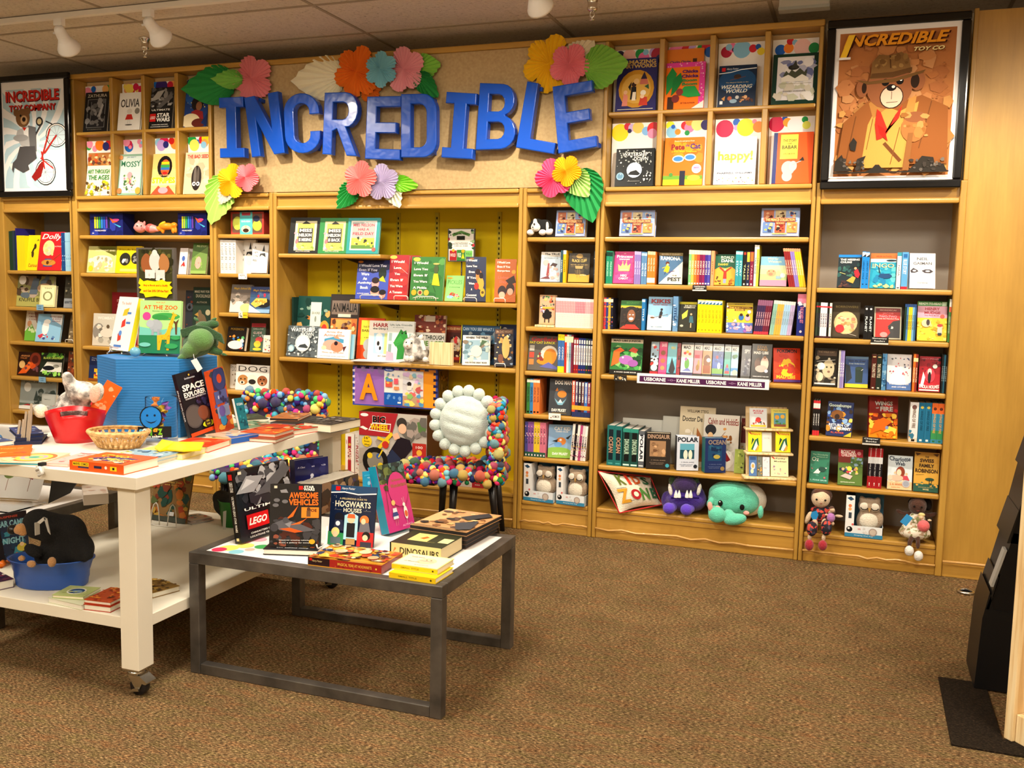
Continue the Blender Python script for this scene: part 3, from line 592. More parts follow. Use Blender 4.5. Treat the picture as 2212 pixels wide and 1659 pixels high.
# ================================================================ ceiling fittings
TY = P(0, 48, Z=CEIL-.02).y
t = thing('light_track', 'long white lighting track fixed to the ceiling, parallel to the bookcases', 'light track', (-3, TY, CEIL))
m = MB(); m.box(-8, TY-.018, CEIL-.034, 2.9, TY+.018, CEIL-.0055, 'e6e2da'); m.build('rail', M('plain', 'e6e2da'), t); fix(t)
def head(x0, y0, x1, y1, label):
    a = Vector((P(x0, y0, Z=CEIL-.03).x, TY, CEIL-.034)); b = P(x1, y1, Y=TY+.12)
    t = thing('track_spotlight', label, 'track light', a, (0, 0, 0), 'white track spotlights on the ceiling')
    wm = M('plain', 'e8e5df')
    bxo('adapter', (a.x-.03, TY-.016, CEIL-.075, a.x+.03, TY+.016, CEIL-.034), 'w', wm, t)
    s = MB(); s.tube([(a.x, TY, CEIL-.07), (a.x, TY, CEIL-.12)], .009); s.tube([(a.x-.045, TY, CEIL-.115), (a.x+.01, TY, CEIL-.115)], .007); s.build('stem', wm, t)
    o = Vector((a.x, TY, CEIL-.1)); d = b-o; ax = d.to_track_quat('Z', 'Y').to_matrix(); L = d.length
    s = MB(); s.lathe(o, [(0, -.02), (.026, -.015), (.032, 0), (.036, L*.5), (.04, L*.52), (.068, L*.92), (.07, L), (.065, L), (.035, L*.55), (0, L*.5)], 'w', 20, ax=ax); s.build('lamp_shade', wm, t)
    s = MB(); s.sph(o+d*.8, .04, 'w'); s.build('bulb', M('emit', 'ffe6b8'), t); fix(t)
head(131, 40, 150, 106, 'white track spotlight nearest the left edge, pointing down')
head(326, 22, 349, 84, 'white track spotlight above the left display grid, tilted right')
head(1150, -60, 1168, 18, 'white track spotlight at the top edge, above the yellow paper flower')
def sprinkler(x, y, label, r=.035):
    p = P(x, y, Z=CEIL-.03); t = thing('fire_sprinkler', label, 'sprinkler', (p.x, p.y, CEIL), (0, 0, 0), 'chrome fire sprinklers on the ceiling')
    m = MB(); m.lathe((0, 0, 0), [(r*1.05, -.002), (r*1.05, -.01), (r*.75, -.014), (r*.62, -.05), (r*.72, -.055), (r*.7, -.068), (r*.5, -.075), (0, -.078)], 'w', 20); m.build('cup', M('metal', 'd8d4cc'), t)
    m = MB(); m.tube([(.012*math.sin(a), 0, -.092+.018*math.cos(a)) for a in [i*.5 for i in range(13)]], .0045); m.tube([(0, 0, -.108), (0, 0, -.122)], .004); m.lathe((0, 0, -.122), [(.0, -.003), (.015, -.002), (.015, .0), (0, .001)], 'w', 14); m.build('deflector', M('metal', 'd8d4cc'), t)
sprinkler(313, 92, 'chrome fire sprinkler between the two left track spotlights'); sprinkler(1280, 5, 'chrome fire sprinkler above the big yellow paper flower', .04)
p = P(1737, 14, Z=CEIL-.05); t = thing('ceiling_fixture', 'small grey boxed fixture on the ceiling above the right display grid', 'ceiling fixture', (p.x, p.y, CEIL))
bxo('housing', (-.13, -.02, -.065, .13, .05, -.0055), 'w', M('plain', 'b4b4b0'), t, .004); bxo('lip', (-.132, -.023, -.066, .132, .052, -.05), 'w', M('plain', '9aa0a0'), t)
# ================================================================ books in the upper display grids
GZ, GB = 2.613, 2.149
def cub(xl, xr, yt, z, c, art, label, **k): return book(xl, xr, yt, z, .02, c, art, label, lean=k.pop('lean', 8), **k)
cub(179, 230, 200, GZ, '1a1a1c', 't ZATHURA .5 .91 .82 .08 b8b0a0; r .12 .1 .88 .82 8a8a8a; r .14 .11 .86 .81 26262a; n .16 .14 .84 .78 34 1 5a5a5c,8a8a8c,18181a,6e6e70 .12; p a8a8aa .6,.4 .75,.7 .82,.66 .7,.36; l .3 .2 .3 .75 .01 b0b0b0; t BY_A_CHILDRENS_AUTHOR .5 .05 .6 .025 8a8478', 'dark book with grey engraved city picture, top left cubby of the left grid')
cub(253, 301, 201, GZ, 'efeeea', 't OLIVIA .5 .72 .84 .22 3a3638; p c83028 .32,.28 .4,.42 .6,.42 .68,.28; e .5 .5 .12 .07 dcd8d2; o .84 .5 .11 8a8880; l .45 .18 .47 .28 .008 8a8480; l .55 .18 .53 .28 .008 8a8480; e .5 .14 .16 .02 6a6864', 'white picture book with dark title and red dress, second cubby of the left grid')
cub(321, 370, 190, GZ, '18181a', 'r .0 .48 1 .97 2a2a2c; n .04 .52 .96 .96 40 5 8a8a8c,5a5a5e,b8b8ba,3a3a3c,1c1c1e .12; p a8a8aa .0,.66 .3,.9 .62,.94 .4,.72; p 6a6a6e .3,.52 .9,.86 1,.74 .5,.5; t ULTIMATE .5 .45 .8 .045 f4f2ec; r .04 .17 .3 .36 d01c1c; t LEGO .17 .265 .22 .07 f4f2ec i; t STAR .63 .32 .56 .1 f4f2ec b; t WARS .63 .21 .6 .1 f4f2ec b; t CHARACTERS_CREATURES .5 .09 .7 .02 f4f2ec; t LOCATIONS_DROIDS_TECHNOLOGY .5 .04 .8 .02 f4f2ec', 'black and white spaceship book with red square, third cubby of the left grid')
cub(396, 446, 194, GZ, '1c3a7a', 'e .5 .8 .5 .25 2458a8; c .1 .5 .9 .95 16 2 f5e060,8cc4e8 .02; e .55 .62 .26 .2 1a1416; e .62 .55 .13 .12 8a5a3c; p 8a2024 .3,.4 .5,.46 .8,.4 .85,.2 .4,.16; e .3 .16 .4 .2 d8c8a0; e .65 .1 .3 .12 5a2018; p 142858 .75,.1 1,.35 1,.0; t THE_NIGHT .35 .84 .4 .05 f5e8c0', 'blue night sky picture book partly hidden by the dark green leaf')
cub(184, 236, 331, GB, 'e8e0cc', 'r 0 .7 1 1 b0743c; n .02 .72 .98 .99 26 3 8a3018,c8a060,604030,e8c890,d05020 .1; t ART_THROUGH .5 .56 .9 .1 2c8a3c; t THE_AGES .52 .42 .86 .11 1f7a36; n .02 .02 .98 .32 40 6 e0c020,8a8a20,c8a060,4a3a20,f0e0a0 .08', 'white art history picture book, bottom left cubby of the left grid')
cub(253, 303, 334, GB, '8ab09a', 'r .05 .05 .95 .95 cfe0dc; t JAN_BRETT .5 .92 .4 .04 4a7a90; t MOSSY .5 .76 .84 .14 2f7a58 u; n .25 .1 .75 .5 50 2 5a8a4a,e88aa0,c8d890,3a6a3a,f0e0c0,d86080 .06; e .5 .48 .1 .08 e8a0a8; o .1 .1 .1 c87a4a; o .9 .1 .12 e0a040; o .08 .92 .08 d08a50', 'pale green flowered picture book, bottom row second cubby of the left grid')
cub(325, 378, 333, GB, 'e8d888', 'r 0 .62 1 1 e8c878; e .5 .68 .3 .27 1c1416; e .52 .66 .19 .2 d86030; r .36 .74 .68 .8 f0d020; r .34 .66 .7 .73 3a9a50; r .34 .6 .7 .66 3070c0; e .52 .52 .1 .04 c02020; t DAVID_SHANNON .5 .47 .6 .04 d8b080; r .0 .22 1 .42 f5e8b0; t STRIPES .5 .34 .94 .14 a8b010 b; t STRIPES .49 .35 .94 .14 f0e420 b; p e05030 0,0 .3,.22 .5,.1 .7,.22 1,0; e .5 .1 .2 .08 f0a0b0', 'picture book with striped painted face, bottom row third cubby of the left grid')
cub(395, 449, 330, GB, 'd8c4a4', 'n .05 .3 .95 .8 14 4 c8b090,e0d0b4 .18; t THE_BAD_SEED .5 .9 .84 .09 c02c28; e .5 .38 .2 .3 2a2422; e .44 .42 .06 .24 6a625c; e .56 .42 .05 .24 5a524c; o .42 .24 .07 f4f2ec; o .58 .24 .07 f4f2ec; o .43 .24 .03 14130f; o .57 .24 .03 14130f', 'tan picture book with dark striped seed, bottom right cubby of the left grid')
cub(1328, 1415, 127, 2.586, '2c2a66', 'e .5 .42 .44 .36 c89028; e .5 .42 .36 .28 d8a84a; t AMAZING .55 .93 .8 .075 c8a860 b; t ARTWORKS .55 .85 .84 .075 c8a860 b; p 2a2040 .6,.6 .68,.74 .76,.6; p c87060 .58,.5 .8,.5 .76,.6 .6,.6; p 18161c .36,.22 .52,.22 .5,.46 .38,.46; p e08a78 .16,.1 .3,.1 .3,.3 .2,.34; p f0e4d0 .4,.2 .5,.2 .5,.36 .42,.36; p 2c5a3c .7,.46 .82,.4 .8,.5; p c84030 .58,.1 .8,.1 .78,.26 .62,.26; e .68 .34 .07 .05 f0e8d8; o .44 .5 .06 3a2218; o .24 .36 .05 e8b890; o .66 .27 .05 f0d0b0; o .5 .56 .07 e8c080; p 14141a .3,.46 .36,.38 .38,.56; r .06 .03 .94 .04 e8e0d0', 'navy artworks book with gold centre, top left cubby of the right grid')
cub(1434, 1519, 136, 2.586, 'f07818', 'r .0 .9 1 1 e040a0; r .86 0 1 1 e040a0; c .02 .92 .98 .99 14 1 f8b0d8 .02; c .88 .1 .99 .9 14 2 f8b0d8 .02; t Chicka .62 .8 .4 .07 4a2070 b; t Chicka .62 .7 .42 .07 4a2070 b; t Boom .62 .61 .36 .065 2a8a48 b; t Boom .62 .53 .38 .065 2a8a48 b; p 1f8a40 .04,.3 .02,.7 .16,.9 .28,.76 .2,.5; p 177a38 .16,.28 .2,.64 .38,.78 .44,.6 .3,.4; p 239a48 .3,.3 .5,.48 .76,.48 .92,.26 .6,.24 .4,.3; r .08 .0 .24 .26 3a2218; o .38 .36 .09 8a3430; o .28 .22 .1 7a2c2c; t BY_THE_AUTHOR .6 .12 .36 .03 8a3010; p e8e4e0 .7,.0 1,.16 1,.0', 'orange and pink picture book with palm leaves, in the right grid')
t = book(1440, 1520, 106, 2.586+.245, .072, 'd87a28', '', 'bagged strip of letters standing behind the orange palm tree picture book', lean=2, th=.006, mat='gloss', name='letter_pack', cat='letter pack')
print_on('header_print', .2, .055, 't Chicka_Chicka .36 .6 .6 .3 4a2070 b; t Boom_Boom .36 .2 .5 .22 2a8a48 b; r .72 .3 .84 .9 4a3020; n .8 .05 1 .3 8 1 f0e0c0,8cc4e8 .05', lambda u, v, L: ((u-.5)*.2, -E5*L, .002+v*.055), t, 'gloss')
cub(1549, 1630, 142, 2.586, '142844', 'e .5 .62 .5 .3 1a4878; r .07 .86 .17 .95 c81c24; t Harry_Potter .36 .91 .32 .06 c8ccd4 i; p e8f0f8 0,.8 .3,.82 .6,.88 1,.9 1,.92 .6,.9 .3,.84 0,.82; e .5 .72 .1 .06 3a2c28; l .3 .64 .72 .72 .012 7a4a28; t The_Magical_Guide_to_the .5 .58 .6 .03 c8b888; t WIZARDING .5 .48 .82 .09 e0dccc i; t WORLD .5 .375 .56 .09 e0dccc i; p c89050 .1,.2 .2,.26 .18,.14; o .32 .2 .06 b06040; e .42 .13 .1 .05 8aa8c0; o .52 .22 .05 c8c8c8; o .64 .2 .06 3a3a40; o .74 .22 .05 e0b080; n .55 .1 .95 .24 12 3 8a5030,4a2a20,c89060 .05; r .06 .06 .14 .14 e8e8ec', 'dark blue wizard guide book with small figures, third cubby of the right grid')
cub(1665, 1764, 117, 2.586, '14382c', 'r .1 .08 .9 .94 e8e8ee; n .12 .5 .88 .92 20 3 8a90b8,b8bcd8,f4f4f8,6a74a8 .14; o .78 .82 .11 f0f0f8; n .12 .1 .88 .4 22 4 d8d4c8,f0f0f0,c8ccb8 .14; p 4a5040 .24,.56 .3,.66 .36,.6 .42,.68 .5,.62 .6,.7 .7,.62 .76,.68 .74,.5 .26,.5; e .46 .72 .12 .05 2a2a28; p 3a3c38 .4,.7 .5,.86 .56,.7; p f0f0ea .2,.52 .35,.58 .5,.5 .65,.58 .8,.5 .8,.44 .2,.44; l .16 .4 .86 .4 .006 7a7448; t DAVID_WIESNER .5 .25 .5 .03 8a8a90', 'dark green framed picture book with cloud castle, top right cubby of the right grid')
cub(1327, 1410, 322, 2.149, '161a1c', 'n .04 .62 .96 .96 46 2 d8dcdc,a8b0b0 .03; t WATERSHIP .5 .84 .66 .1 f4f2ec; t DOWN .66 .72 .36 .1 f4f2ec; o .5 .42 .2 b8c8e0; o .48 .45 .15 d4deec; p 14181a .34,.3 .4,.38 .55,.42 .66,.32 .6,.28; o .14 .26 .1 8ab0c8; o .14 .26 .07 5a88a8; c .05 .05 .95 .6 22 5 d8dcdc .012; n .7 .15 .95 .4 14 6 d8dcdc .025; r .34 .12 .66 .125 c8ccc8', 'black and white book with rabbit on moon, bottom left cubby of the right grid')
cub(1431, 1516, 298, 2.149, 'e87414', 'n .05 .4 .95 .9 12 5 f08a20,e06a10,f4981c .2; t Kimberly_and_James_Dean .5 .92 .5 .035 f8e8c0; t Pete .34 .8 .34 .12 8a1c28 b; t Cat .78 .81 .26 .11 3a2478 b; t the .58 .83 .1 .06 3a2478; t and_his_Magic_Sunglasses .5 .7 .64 .04 f5d020; e .36 .55 .15 .075 bcdcf0; e .66 .58 .15 .075 bcdcf0; e .36 .55 .12 .05 3a80c8; e .66 .58 .12 .05 3a80c8; l .5 .56 .53 .57 .02 bcdcf0; r .0 .12 1 .2 6aa030; r 0 0 1 .12 f0c818; o .84 .34 .12 e8e8f4; o .84 .34 .1 b8a8d8; t MOST .84 .36 .12 .02 8a2040; e .78 .15 .16 .06 c8c840; r .42 0 .56 .3 181c34; o .2 .22 .05 4a8a3a', 'orange picture book with blue sunglasses, bottom row of the right grid')
cub(1540, 1630, 297, 2.149, 'dfe0ee', 'n .1 .3 .9 .7 10 7 d4d4ec,e4e4f4 .2; e .5 .42 .3 .1 d8c8e0; t happy! .5 .58 .84 .26 f0e830 b; t happy! .5 .58 .8 .22 e0d020 l; t PHARRELL_WILLIAMS .5 .24 .84 .035 3a4050; r .02 .0 .98 .16 eeeef0; n .04 .02 .96 .14 40 8 e08090,f0c040,80b0d8,c06070,404040 .018', 'pale lilac book with yellow lettering, bottom row third cubby of the right grid')
cub(1666, 1752, 287, 2.149, 'ee5a1c', 'r 0 0 .1 1 1c2c70; r .18 .48 .62 .96 f4e050; t THE_STORY .41 .84 .34 .05 3a3820; t OF .41 .78 .1 .03 3a3820; t BABAR .41 .71 .38 .07 3a3820; t A_PICTURE_BOOK .41 .58 .3 .03 5a5830; e .4 .3 .17 .14 a8b0b8; e .38 .14 .13 .1 a8b0b8; e .52 .34 .1 .1 b4bcc4; l .5 .36 .72 .44 .025 a8b0b8; p 2a241c .66,.44 .76,.52 .8,.44', 'orange picture book with yellow panel and grey shapes, bottom right cubby of the right grid')
# ================================================================ right bookcase (z levels of its shelves)
R1, R2, R3, R4, R5, R6 = 1.571, 1.289, 1.01, .731, .453, .17
K = 'in the rightmost bookcase'
book(1807, 1857, 552, R1, .05, '1c2c34', 'r 0 .92 1 1 1d7fd0; t THE_MISSING .5 .85 .84 .06 f4f2ec b; t CHUMS .34 .77 .5 .06 f4f2ec b; n .05 .3 .95 .7 24 1 1c4040,2a5858,14282c,3a6a60 .12; p c02838 .7,.5 .86,.56 .98,.4 .9,.28 .76,.34; p d0a048 .4,.2 .66,.34 .8,.3 .7,.12; o .76 .58 .06 e0a880; n .1 .02 .6 .18 12 2 5a3a30,3a2a30 .1; l .1 .45 .35 .4 .02 e0d880', 'dark blue mystery book with boy in red, top shelf of the rightmost bookcase', spine='1d7fd0', yaw=-4)
SB = 'r 0 .86 1 .98 e8ecf0; p 1c2430 0,.86 1,.93 1,.86; t LIBRARY_TITLE .5 .5 .4 .5 0c3a70 r; r .3 .1 .7 .13 0c3a70'
row(1858.5, 1875, 543, 545, R1, .03, '1c86dc*2', 'blue spines on the top shelf of the rightmost bookcase', SB)
book(1877, 1933, 549, R1, .04, '28a0c0', 'r 0 .84 1 1 e87038; t HELEN_AUTHOR .5 .91 .6 .04 c83018; r 0 .74 1 .84 c8e0e8; e .8 .79 .2 .03 1c2c38; n .02 .1 .98 .7 26 3 2498c0,30b0c8,1c80b0,60c8d0 .16; t INGO .5 .64 .84 .12 d8c8a0; p 1c3048 .3,.7 .34,.45 .42,.4; e .6 .34 .26 .07 1c4878; p 1c4878 .35,.4 .5,.3 .8,.42; n .1 .02 .9 .1 10 4 c8d890 .1', 'turquoise sea book with orange top, top shelf of the rightmost bookcase', yaw=-3)
row(1931.5, 1944, 545, 546, R1, .03, 'e8eef0', 'white spined paperback right of the turquoise sea book', 'r 0 .9 1 1 3a9ab0; t NAIA .5 .5 .5 .3 8a8a90 r; r .2 .02 .8 .05 3a3a40')
row(1945, 1959, 544, 546, R1, .03, '5ca4dc', 'light blue spined paperback left of the white eye mask book', 'r 0 0 1 .07 c82838; t BLUE_STORY .5 .6 .6 .4 e8f0f8 r; r .2 .85 .8 .95 2a6ab0')
book(1962, 2020, 550, R1, .04, 'e6e6ea', 't NEIL .5 .84 .44 .08 4a484c; t GAIMAN .5 .71 .72 .08 4a484c; p 3a343c .02,.5 .14,.58 .3,.52 .34,.48 .2,.44 .06,.44; p 3a343c .46,.5 .6,.54 .8,.54 .92,.48 .8,.43 .58,.44; e .18 .5 .07 .025 e8e8ee; e .7 .49 .09 .022 e8e8ee; t Coraline .5 .16 .4 .04 8a8a90', 'white book with dark eye mask, top shelf of the rightmost bookcase', yaw=10, th=.03)
row(1760, 1794, 653, 655, R2, .03, '3a4a3a,1c2a20,e8e4ee*3,14130f,f0eedc', 'mixed thin spines left of the framed mouse book, rightmost bookcase', 'r 0 .86 1 .9 c82838; t SERIES .5 .5 .6 .4 3a2a48 r; r 0 0 1 .05 3a1420')
book(1794, 1855, 654, R2, .05, '3a342a', 'r .04 .04 .96 .9 4a4236; e .5 .42 .42 .32 d8c090; n .2 .2 .8 .64 22 3 e8d8b0,c8a870,b88a58,d88870 .1; t BORROWERS .52 .86 .8 .06 8a7c50; o .3 .25 .16 d83c40; l .5 .14 .9 .06 .015 c8c0b0', 'dark book with pale oval mouse scene and red seal, rightmost bookcase', mat='gloss')
row(1864, 1883, 660, 661, R2, .03, '18181a*2', 'black spines with pale lettering in the rightmost bookcase', 't PLANET .55 .45 .5 .45 d8e4e8 r; o .5 .9 .25 e8e8e8')
book(1887, 1946, 665, R2, .05, 'b8b49c', 'r .05 .04 .95 .96 c8302c; r .05 .84 .95 .96 7a1c1c; t MORDECAI .5 .9 .6 .04 e0b0a0; t JACOB .5 .79 .4 .07 f08080; t TWO-TWO .5 .7 .66 .07 f0a0b0; t meets_the_Hooded_Fang .5 .63 .8 .04 f4f2ec; p 3a3a3c .45,.04 .95,.04 .95,.6 .7,.56 .5,.4 .6,.2; e .36 .14 .14 .08 e89090; o .66 .36 .05 c8c8c8; p 26262a .5,.3 .64,.36 .6,.44', 'red and grey book with pink creature, second shelf of the rightmost bookcase', yaw=6)
row(1951, 1976, 657, 658, R2, .03, '1c3a28,4a80b8,e8d030*2,78b0d8,3a6a9a', 'coloured thin spines left of the yellow reader book, rightmost bookcase', 'r 0 .92 1 1 2a4a80; t EASY_READER .5 .5 .6 .4 2a2a20 r')
book(1980, 2044, 653, R2, .04, 'f0cc30', 'r 0 .88 1 1 3a8a38; t READY-TO-READ .42 .94 .76 .06 e8f0d8 b; r .82 .89 .98 .99 c8e0c0; r 0 .58 1 .88 e8a8c0; t HENRY .5 .81 .5 .07 b82c3c b; t AND .5 .76 .12 .02 b82c3c; t MUDGE .5 .71 .54 .07 b82c3c b; t The_First_Book .48 .64 .5 .03 7a2c3c; o .84 .62 .08 e86050; n .02 .04 .98 .52 40 4 e0b020,f8dc50,c8981c,f4e070 .08; e .3 .44 .16 .1 d8c0a0; e .36 .46 .06 .08 3a3030; o .76 .34 .09 f0d0b0; r .68 .18 .84 .3 c8d0c0; r .7 .14 .82 .2 2a3040; e .76 .39 .09 .04 c04038', 'yellow and pink reader book with dog and boy, second shelf of rightmost bookcase', yaw=4)
row(2046, 2057.5, 646, 647, R2, .03, '4a8a4a,5a9a58,3a7a3a', 'green spines at right end, second shelf of rightmost bookcase', 'r 0 .82 1 1 e8ece8; r 0 .7 1 .82 d86a50; t GREEN_READER .5 .4 .5 .4 e8f0e0 r')
book(1756, 1806, 754, R3, .05, '1c1a18', 'r .1 .8 .95 .94 5a4a40; t THE_WILD_CAT .5 .9 .7 .04 b09a80; n .05 .1 .95 .75 34 5 d8d0b8,b0a488,6a6050,3a342c,8a8070 .12; e .62 .46 .26 .24 c8bc9c; o .55 .5 .04 2a2a20; o .74 .5 .04 2a2a20; e .64 .38 .06 .03 8a6a58; l .1 .64 .9 .7 .02 e8e8e4; o .3 .52 .17 e4ecf0; e .26 .24 .16 .12 d8ccb0; r .05 .04 .95 .08 e0e0e0', 'book with pale tiger face, third shelf of the rightmost bookcase', mat='gloss')
row(1808.5, 1821.5, 757, 758, R3, .03, 'b8b8b0,8a80c0,9a8cc8', 'grey and lilac spines beside the tiger book', 't TITLE .5 .5 .5 .4 f0f0f0 r')
book(1819, 1874, 772, R3, .05, '3a5890', 'r .0 .0 1 .12 f0c828; p 2a3038 .05,.12 .3,.3 .2,.7 .0,.75; p 22342e .45,.16 .75,.16 .78,.6 .44,.62; e .61 .62 .18 .05 2c4238; t Nate_the_Great .5 .86 .76 .06 18203a i; t Goes_Undercover .5 .77 .7 .045 c8e0e8; l .7 .55 .78 .6 .02 e8e8e8; r .0 .92 1 1 5a7a9a', 'blue undercover story book with dark trash can, third shelf of rightmost bookcase', yaw=6)
row(1879.5, 1902, 766, 768, R3, .03, '4a1c18,1c2a24', 'dark maroon and green spines left of the white patterned book', 'r .2 .92 .8 .96 c8b080; t THE_LONG_TITLE .5 .55 .6 .4 d8d0b8 r; r .3 .04 .7 .07 e8e0d0')
row(1903, 1912.5, 764, 765, R3, .03, '5088b8', 'blue patterned spine left of the white patterned book', 'n 0 .1 1 .9 14 2 8ab8d8,2c5a88 .4')
book(1911, 1967, 767, R3, .04, 'e8eaf0', 'r .0 .0 1 .26 4a70b0; e .5 .26 .5 .12 e8eaf0; n .06 .84 .94 .96 8 3 c05060,405080,606870 .05; n .06 .6 .94 .74 9 5 c05060,405080,d07080,383c48 .05; n .1 .4 .9 .52 8 8 c05060,4060a0,b84858 .05; t A_LIST_OF_FRIENDS .5 .17 .8 .05 e8ecf4; t AND_OTHERS .5 .08 .6 .04 e8ecf4', 'white book patterned with tiny figures, third shelf of the rightmost bookcase', yaw=4)
row(1969.5, 1979.5, 765, 766, R3, .03, 'd87028,8a3028', 'orange and rust spines left of the red girl book', 'r 0 .8 1 .9 f0d8a0; t ADVENTURE .5 .45 .5 .4 f8e8c0 r')
book(1983, 2029, 772, R3, .04, 'a81828', 'r 0 0 1 .5 c02030; n .04 .56 .96 .94 24 6 6a1020,8a1424,2a1018 .1; t NANCY_SPRINGER .5 .93 .8 .04 d87880; e .52 .46 .24 .2 e84050; e .5 .56 .1 .1 f0d0d0; p f4f2ec .08,.16 .2,.56 .3,.4 .2,.1; o .74 .72 .11 e8e8dc; t ENOLA_HOLMES .5 .14 .94 .1 f0e8e8 bu; r .04 .02 .96 .06 e8e0e0; e .5 .4 .08 .16 1c1014', 'crimson book with white lettering and pale seal, third shelf of rightmost bookcase')
row(2031, 2047, 766, 768, R3, .03, '1c2428,2a5a70,14181a', 'dark spines at right end, third shelf of rightmost bookcase', 't MYSTERY .5 .5 .5 .4 a8c0c8 r')
row(1754, 1769, 865, 866, R4, .03, '1a1618*3', 'black spines with red tips left of the glowing creature book', 'r 0 .76 1 1 c83038; r 0 0 1 .14 c83038; r 0 .78 1 .92 e8e4e0; t SPOOKY .5 .45 .5 .35 e8e8e8 r')
book(1783, 1838, 870, R4, .04, '1c2c60', 'n .04 .2 .96 .8 40 7 c88a28,e0b040,3050a0,7a4a18,f0d060,2a1c18,88b0e0 .12; t Goosebumps .48 .88 .88 .12 c8d8d0 b; e .4 .62 .24 .14 7a4a18; e .4 .56 .1 .08 2a1408; t RETURN_OF .5 .32 .8 .08 d0dcf0 b; t THE_MUMMY .56 .22 .84 .09 e0ecf8 b; t R.L._AUTHOR .46 .1 .5 .05 e86028; p f0c030 .7,.0 1,.14 1,0', 'blue and gold spooky creature book, fourth shelf of the rightmost bookcase', yaw=-8)
book(1876, 1938, 858, R4, .035, '7a1818', 'r 0 0 1 .3 e88a18; n .04 .2 .96 .6 30 8 e8a020,c85818,f4c848,6a1c10,d87018 .14; r .0 .6 1 1 7a1c18; n .3 .62 1 .98 12 9 b02020,5a1414,3a1012 .14; t WINGS .5 .83 .62 .1 b8b8b4 b; t FIRE .6 .7 .44 .11 b8b8b4 b; t OF .28 .72 .1 .04 b8b8b4; p d06414 .04,.1 .2,.4 .5,.5 .8,.4 .6,.3 .7,.14 .4,.2; p f8d050 .5,.16 .7,.3 .96,.24 .9,.1; o .62 .26 .06 8090c0; n .3 .02 .9 .14 12 10 f4c030,e07818 .1', 'fiery orange dragon book with dark red sky, fourth shelf of rightmost bookcase', yaw=14, th=.03, pg='d8d4cc', lean=8)
row(1962, 1980.5, 869, 870, R4, .03, 'e4e2e4', 'white thick spined book beside two teal spines, rightmost bookcase', 'r .0 0 1 .1 d8d0c0; n .0 .1 .4 .3 8 3 e89838,3a7a98 .4; t WINGS_OF_FIRE .5 .6 .4 .5 7a6a58 r; o .5 .88 .28 6a4a48; r .3 .02 .7 .07 14130f', depth=.16)
row(1981, 2008.5, 870, 871, R4, .03, '1f6a90*2', 'teal thick spines in the rightmost bookcase, fourth shelf', 't WINGS_OF_FIRE .5 .55 .4 .5 0c3850 r; o .5 .88 .25 c0b050; r .3 .03 .7 .08 d8e8f0; r .15 .1 .25 .9 2c7aa0', depth=.16)
row(2009, 2040.5, 871, 873, R4, .03, '3a88a8*2', 'orange topped thick spines, fourth shelf of rightmost bookcase', 'r 0 .74 1 1 e06a30; r 0 .1 1 .32 3a9058; t WINGS_OF_FIRE .5 .5 .4 .5 d8a048 r; o .5 .86 .28 5a2c20; r .3 .03 .7 .07 2a6a40', depth=.16)
book(1747, 1788, 977, R5, .03, '2f7a60', 'n .04 .2 .96 .7 16 9 2a6a54,48927a,d85868,387c64 .12; t The_Wonderful .5 .9 .8 .05 9ac8a8; t Wizard_of .6 .83 .6 .04 9ac8a8; t Oz .26 .75 .36 .13 d8e0d0 l; p e8ece8 .2,.3 .4,.44 .7,.5 .9,.5 .8,.42 .6,.4 .5,.3; e .66 .44 .2 .08 1f4a40; t L._FRANK_BAUM .5 .09 .84 .05 a8e0d8; o .8 .18 .05 d86070', 'green book with silver shoe, fifth shelf of the rightmost bookcase', yaw=-4)
book(1809, 1862, 972, R5, .03, '5a7a38', 'r 0 .78 1 1 a81c30; t BOXCAR .4 .92 .6 .1 f0e0d8 b; t CHILDREN .42 .83 .6 .08 f0e0d8 b; o .84 .89 .08 e09aa0; r 0 .62 .5 .78 7a2c24; r .5 .5 1 .78 4a6a38; n .5 .55 1 .76 12 4 3a5a2c,6a8a48,8aa8c0 .1; n .05 .3 .95 .5 16 12 f0d848,d84050,f4e8e0,4a6aa0,e8b890,2a2c48 .08; p e8c0b8 .1,.24 .3,.32 .6,.26 .5,.16; o .46 .46 .1 f0e048; o .2 .44 .06 e8b890; o .7 .44 .06 c89070; t GERTRUDE_AUTHOR .4 .08 .6 .03 e8f0d0', 'green and red book with children picnicking, fifth shelf of rightmost bookcase', yaw=6, pg='8a8a80')
row(1872, 1903.5, 968, 970, R5, .03, 'a01c24*3', 'red and black spines between picnic and pig books', 'r 0 .3 1 .62 18141a; r 0 .62 1 .78 d8dce0; t BOXCAR .5 .85 .18 .3 f0e8e8 r; t TITLE_TEXT .5 .46 .24 .35 c8c8c8 r; t ! .5 .1 .2 .08 f4f2ec', depth=.12)
book(1916, 1969, 986, R5, .03, 'cfdce4', 'r 0 .0 1 .24 e8c498; n .05 .2 .95 .5 12 13 e0c8a8,f0dcc0,d8b890 .12; t Charlotte .48 .9 .86 .13 22304a u; t Web .5 .76 .4 .11 22304a; e .52 .52 .18 .16 8a3a24; e .46 .5 .1 .1 f0d0b4; p c84858 .45,.4 .8,.42 .9,.28 .6,.3; e .36 .34 .28 .09 e8b8a0; e .1 .34 .1 .08 e0c8b0; o .76 .18 .16 b8b8c0; o .76 .18 .12 9aa0b0; t E._B._WHITE .36 .15 .5 .055 c87848; t Author_line .34 .07 .36 .03 c88858', 'pale blue book with girl and pig, fifth shelf of the rightmost bookcase', yaw=3)
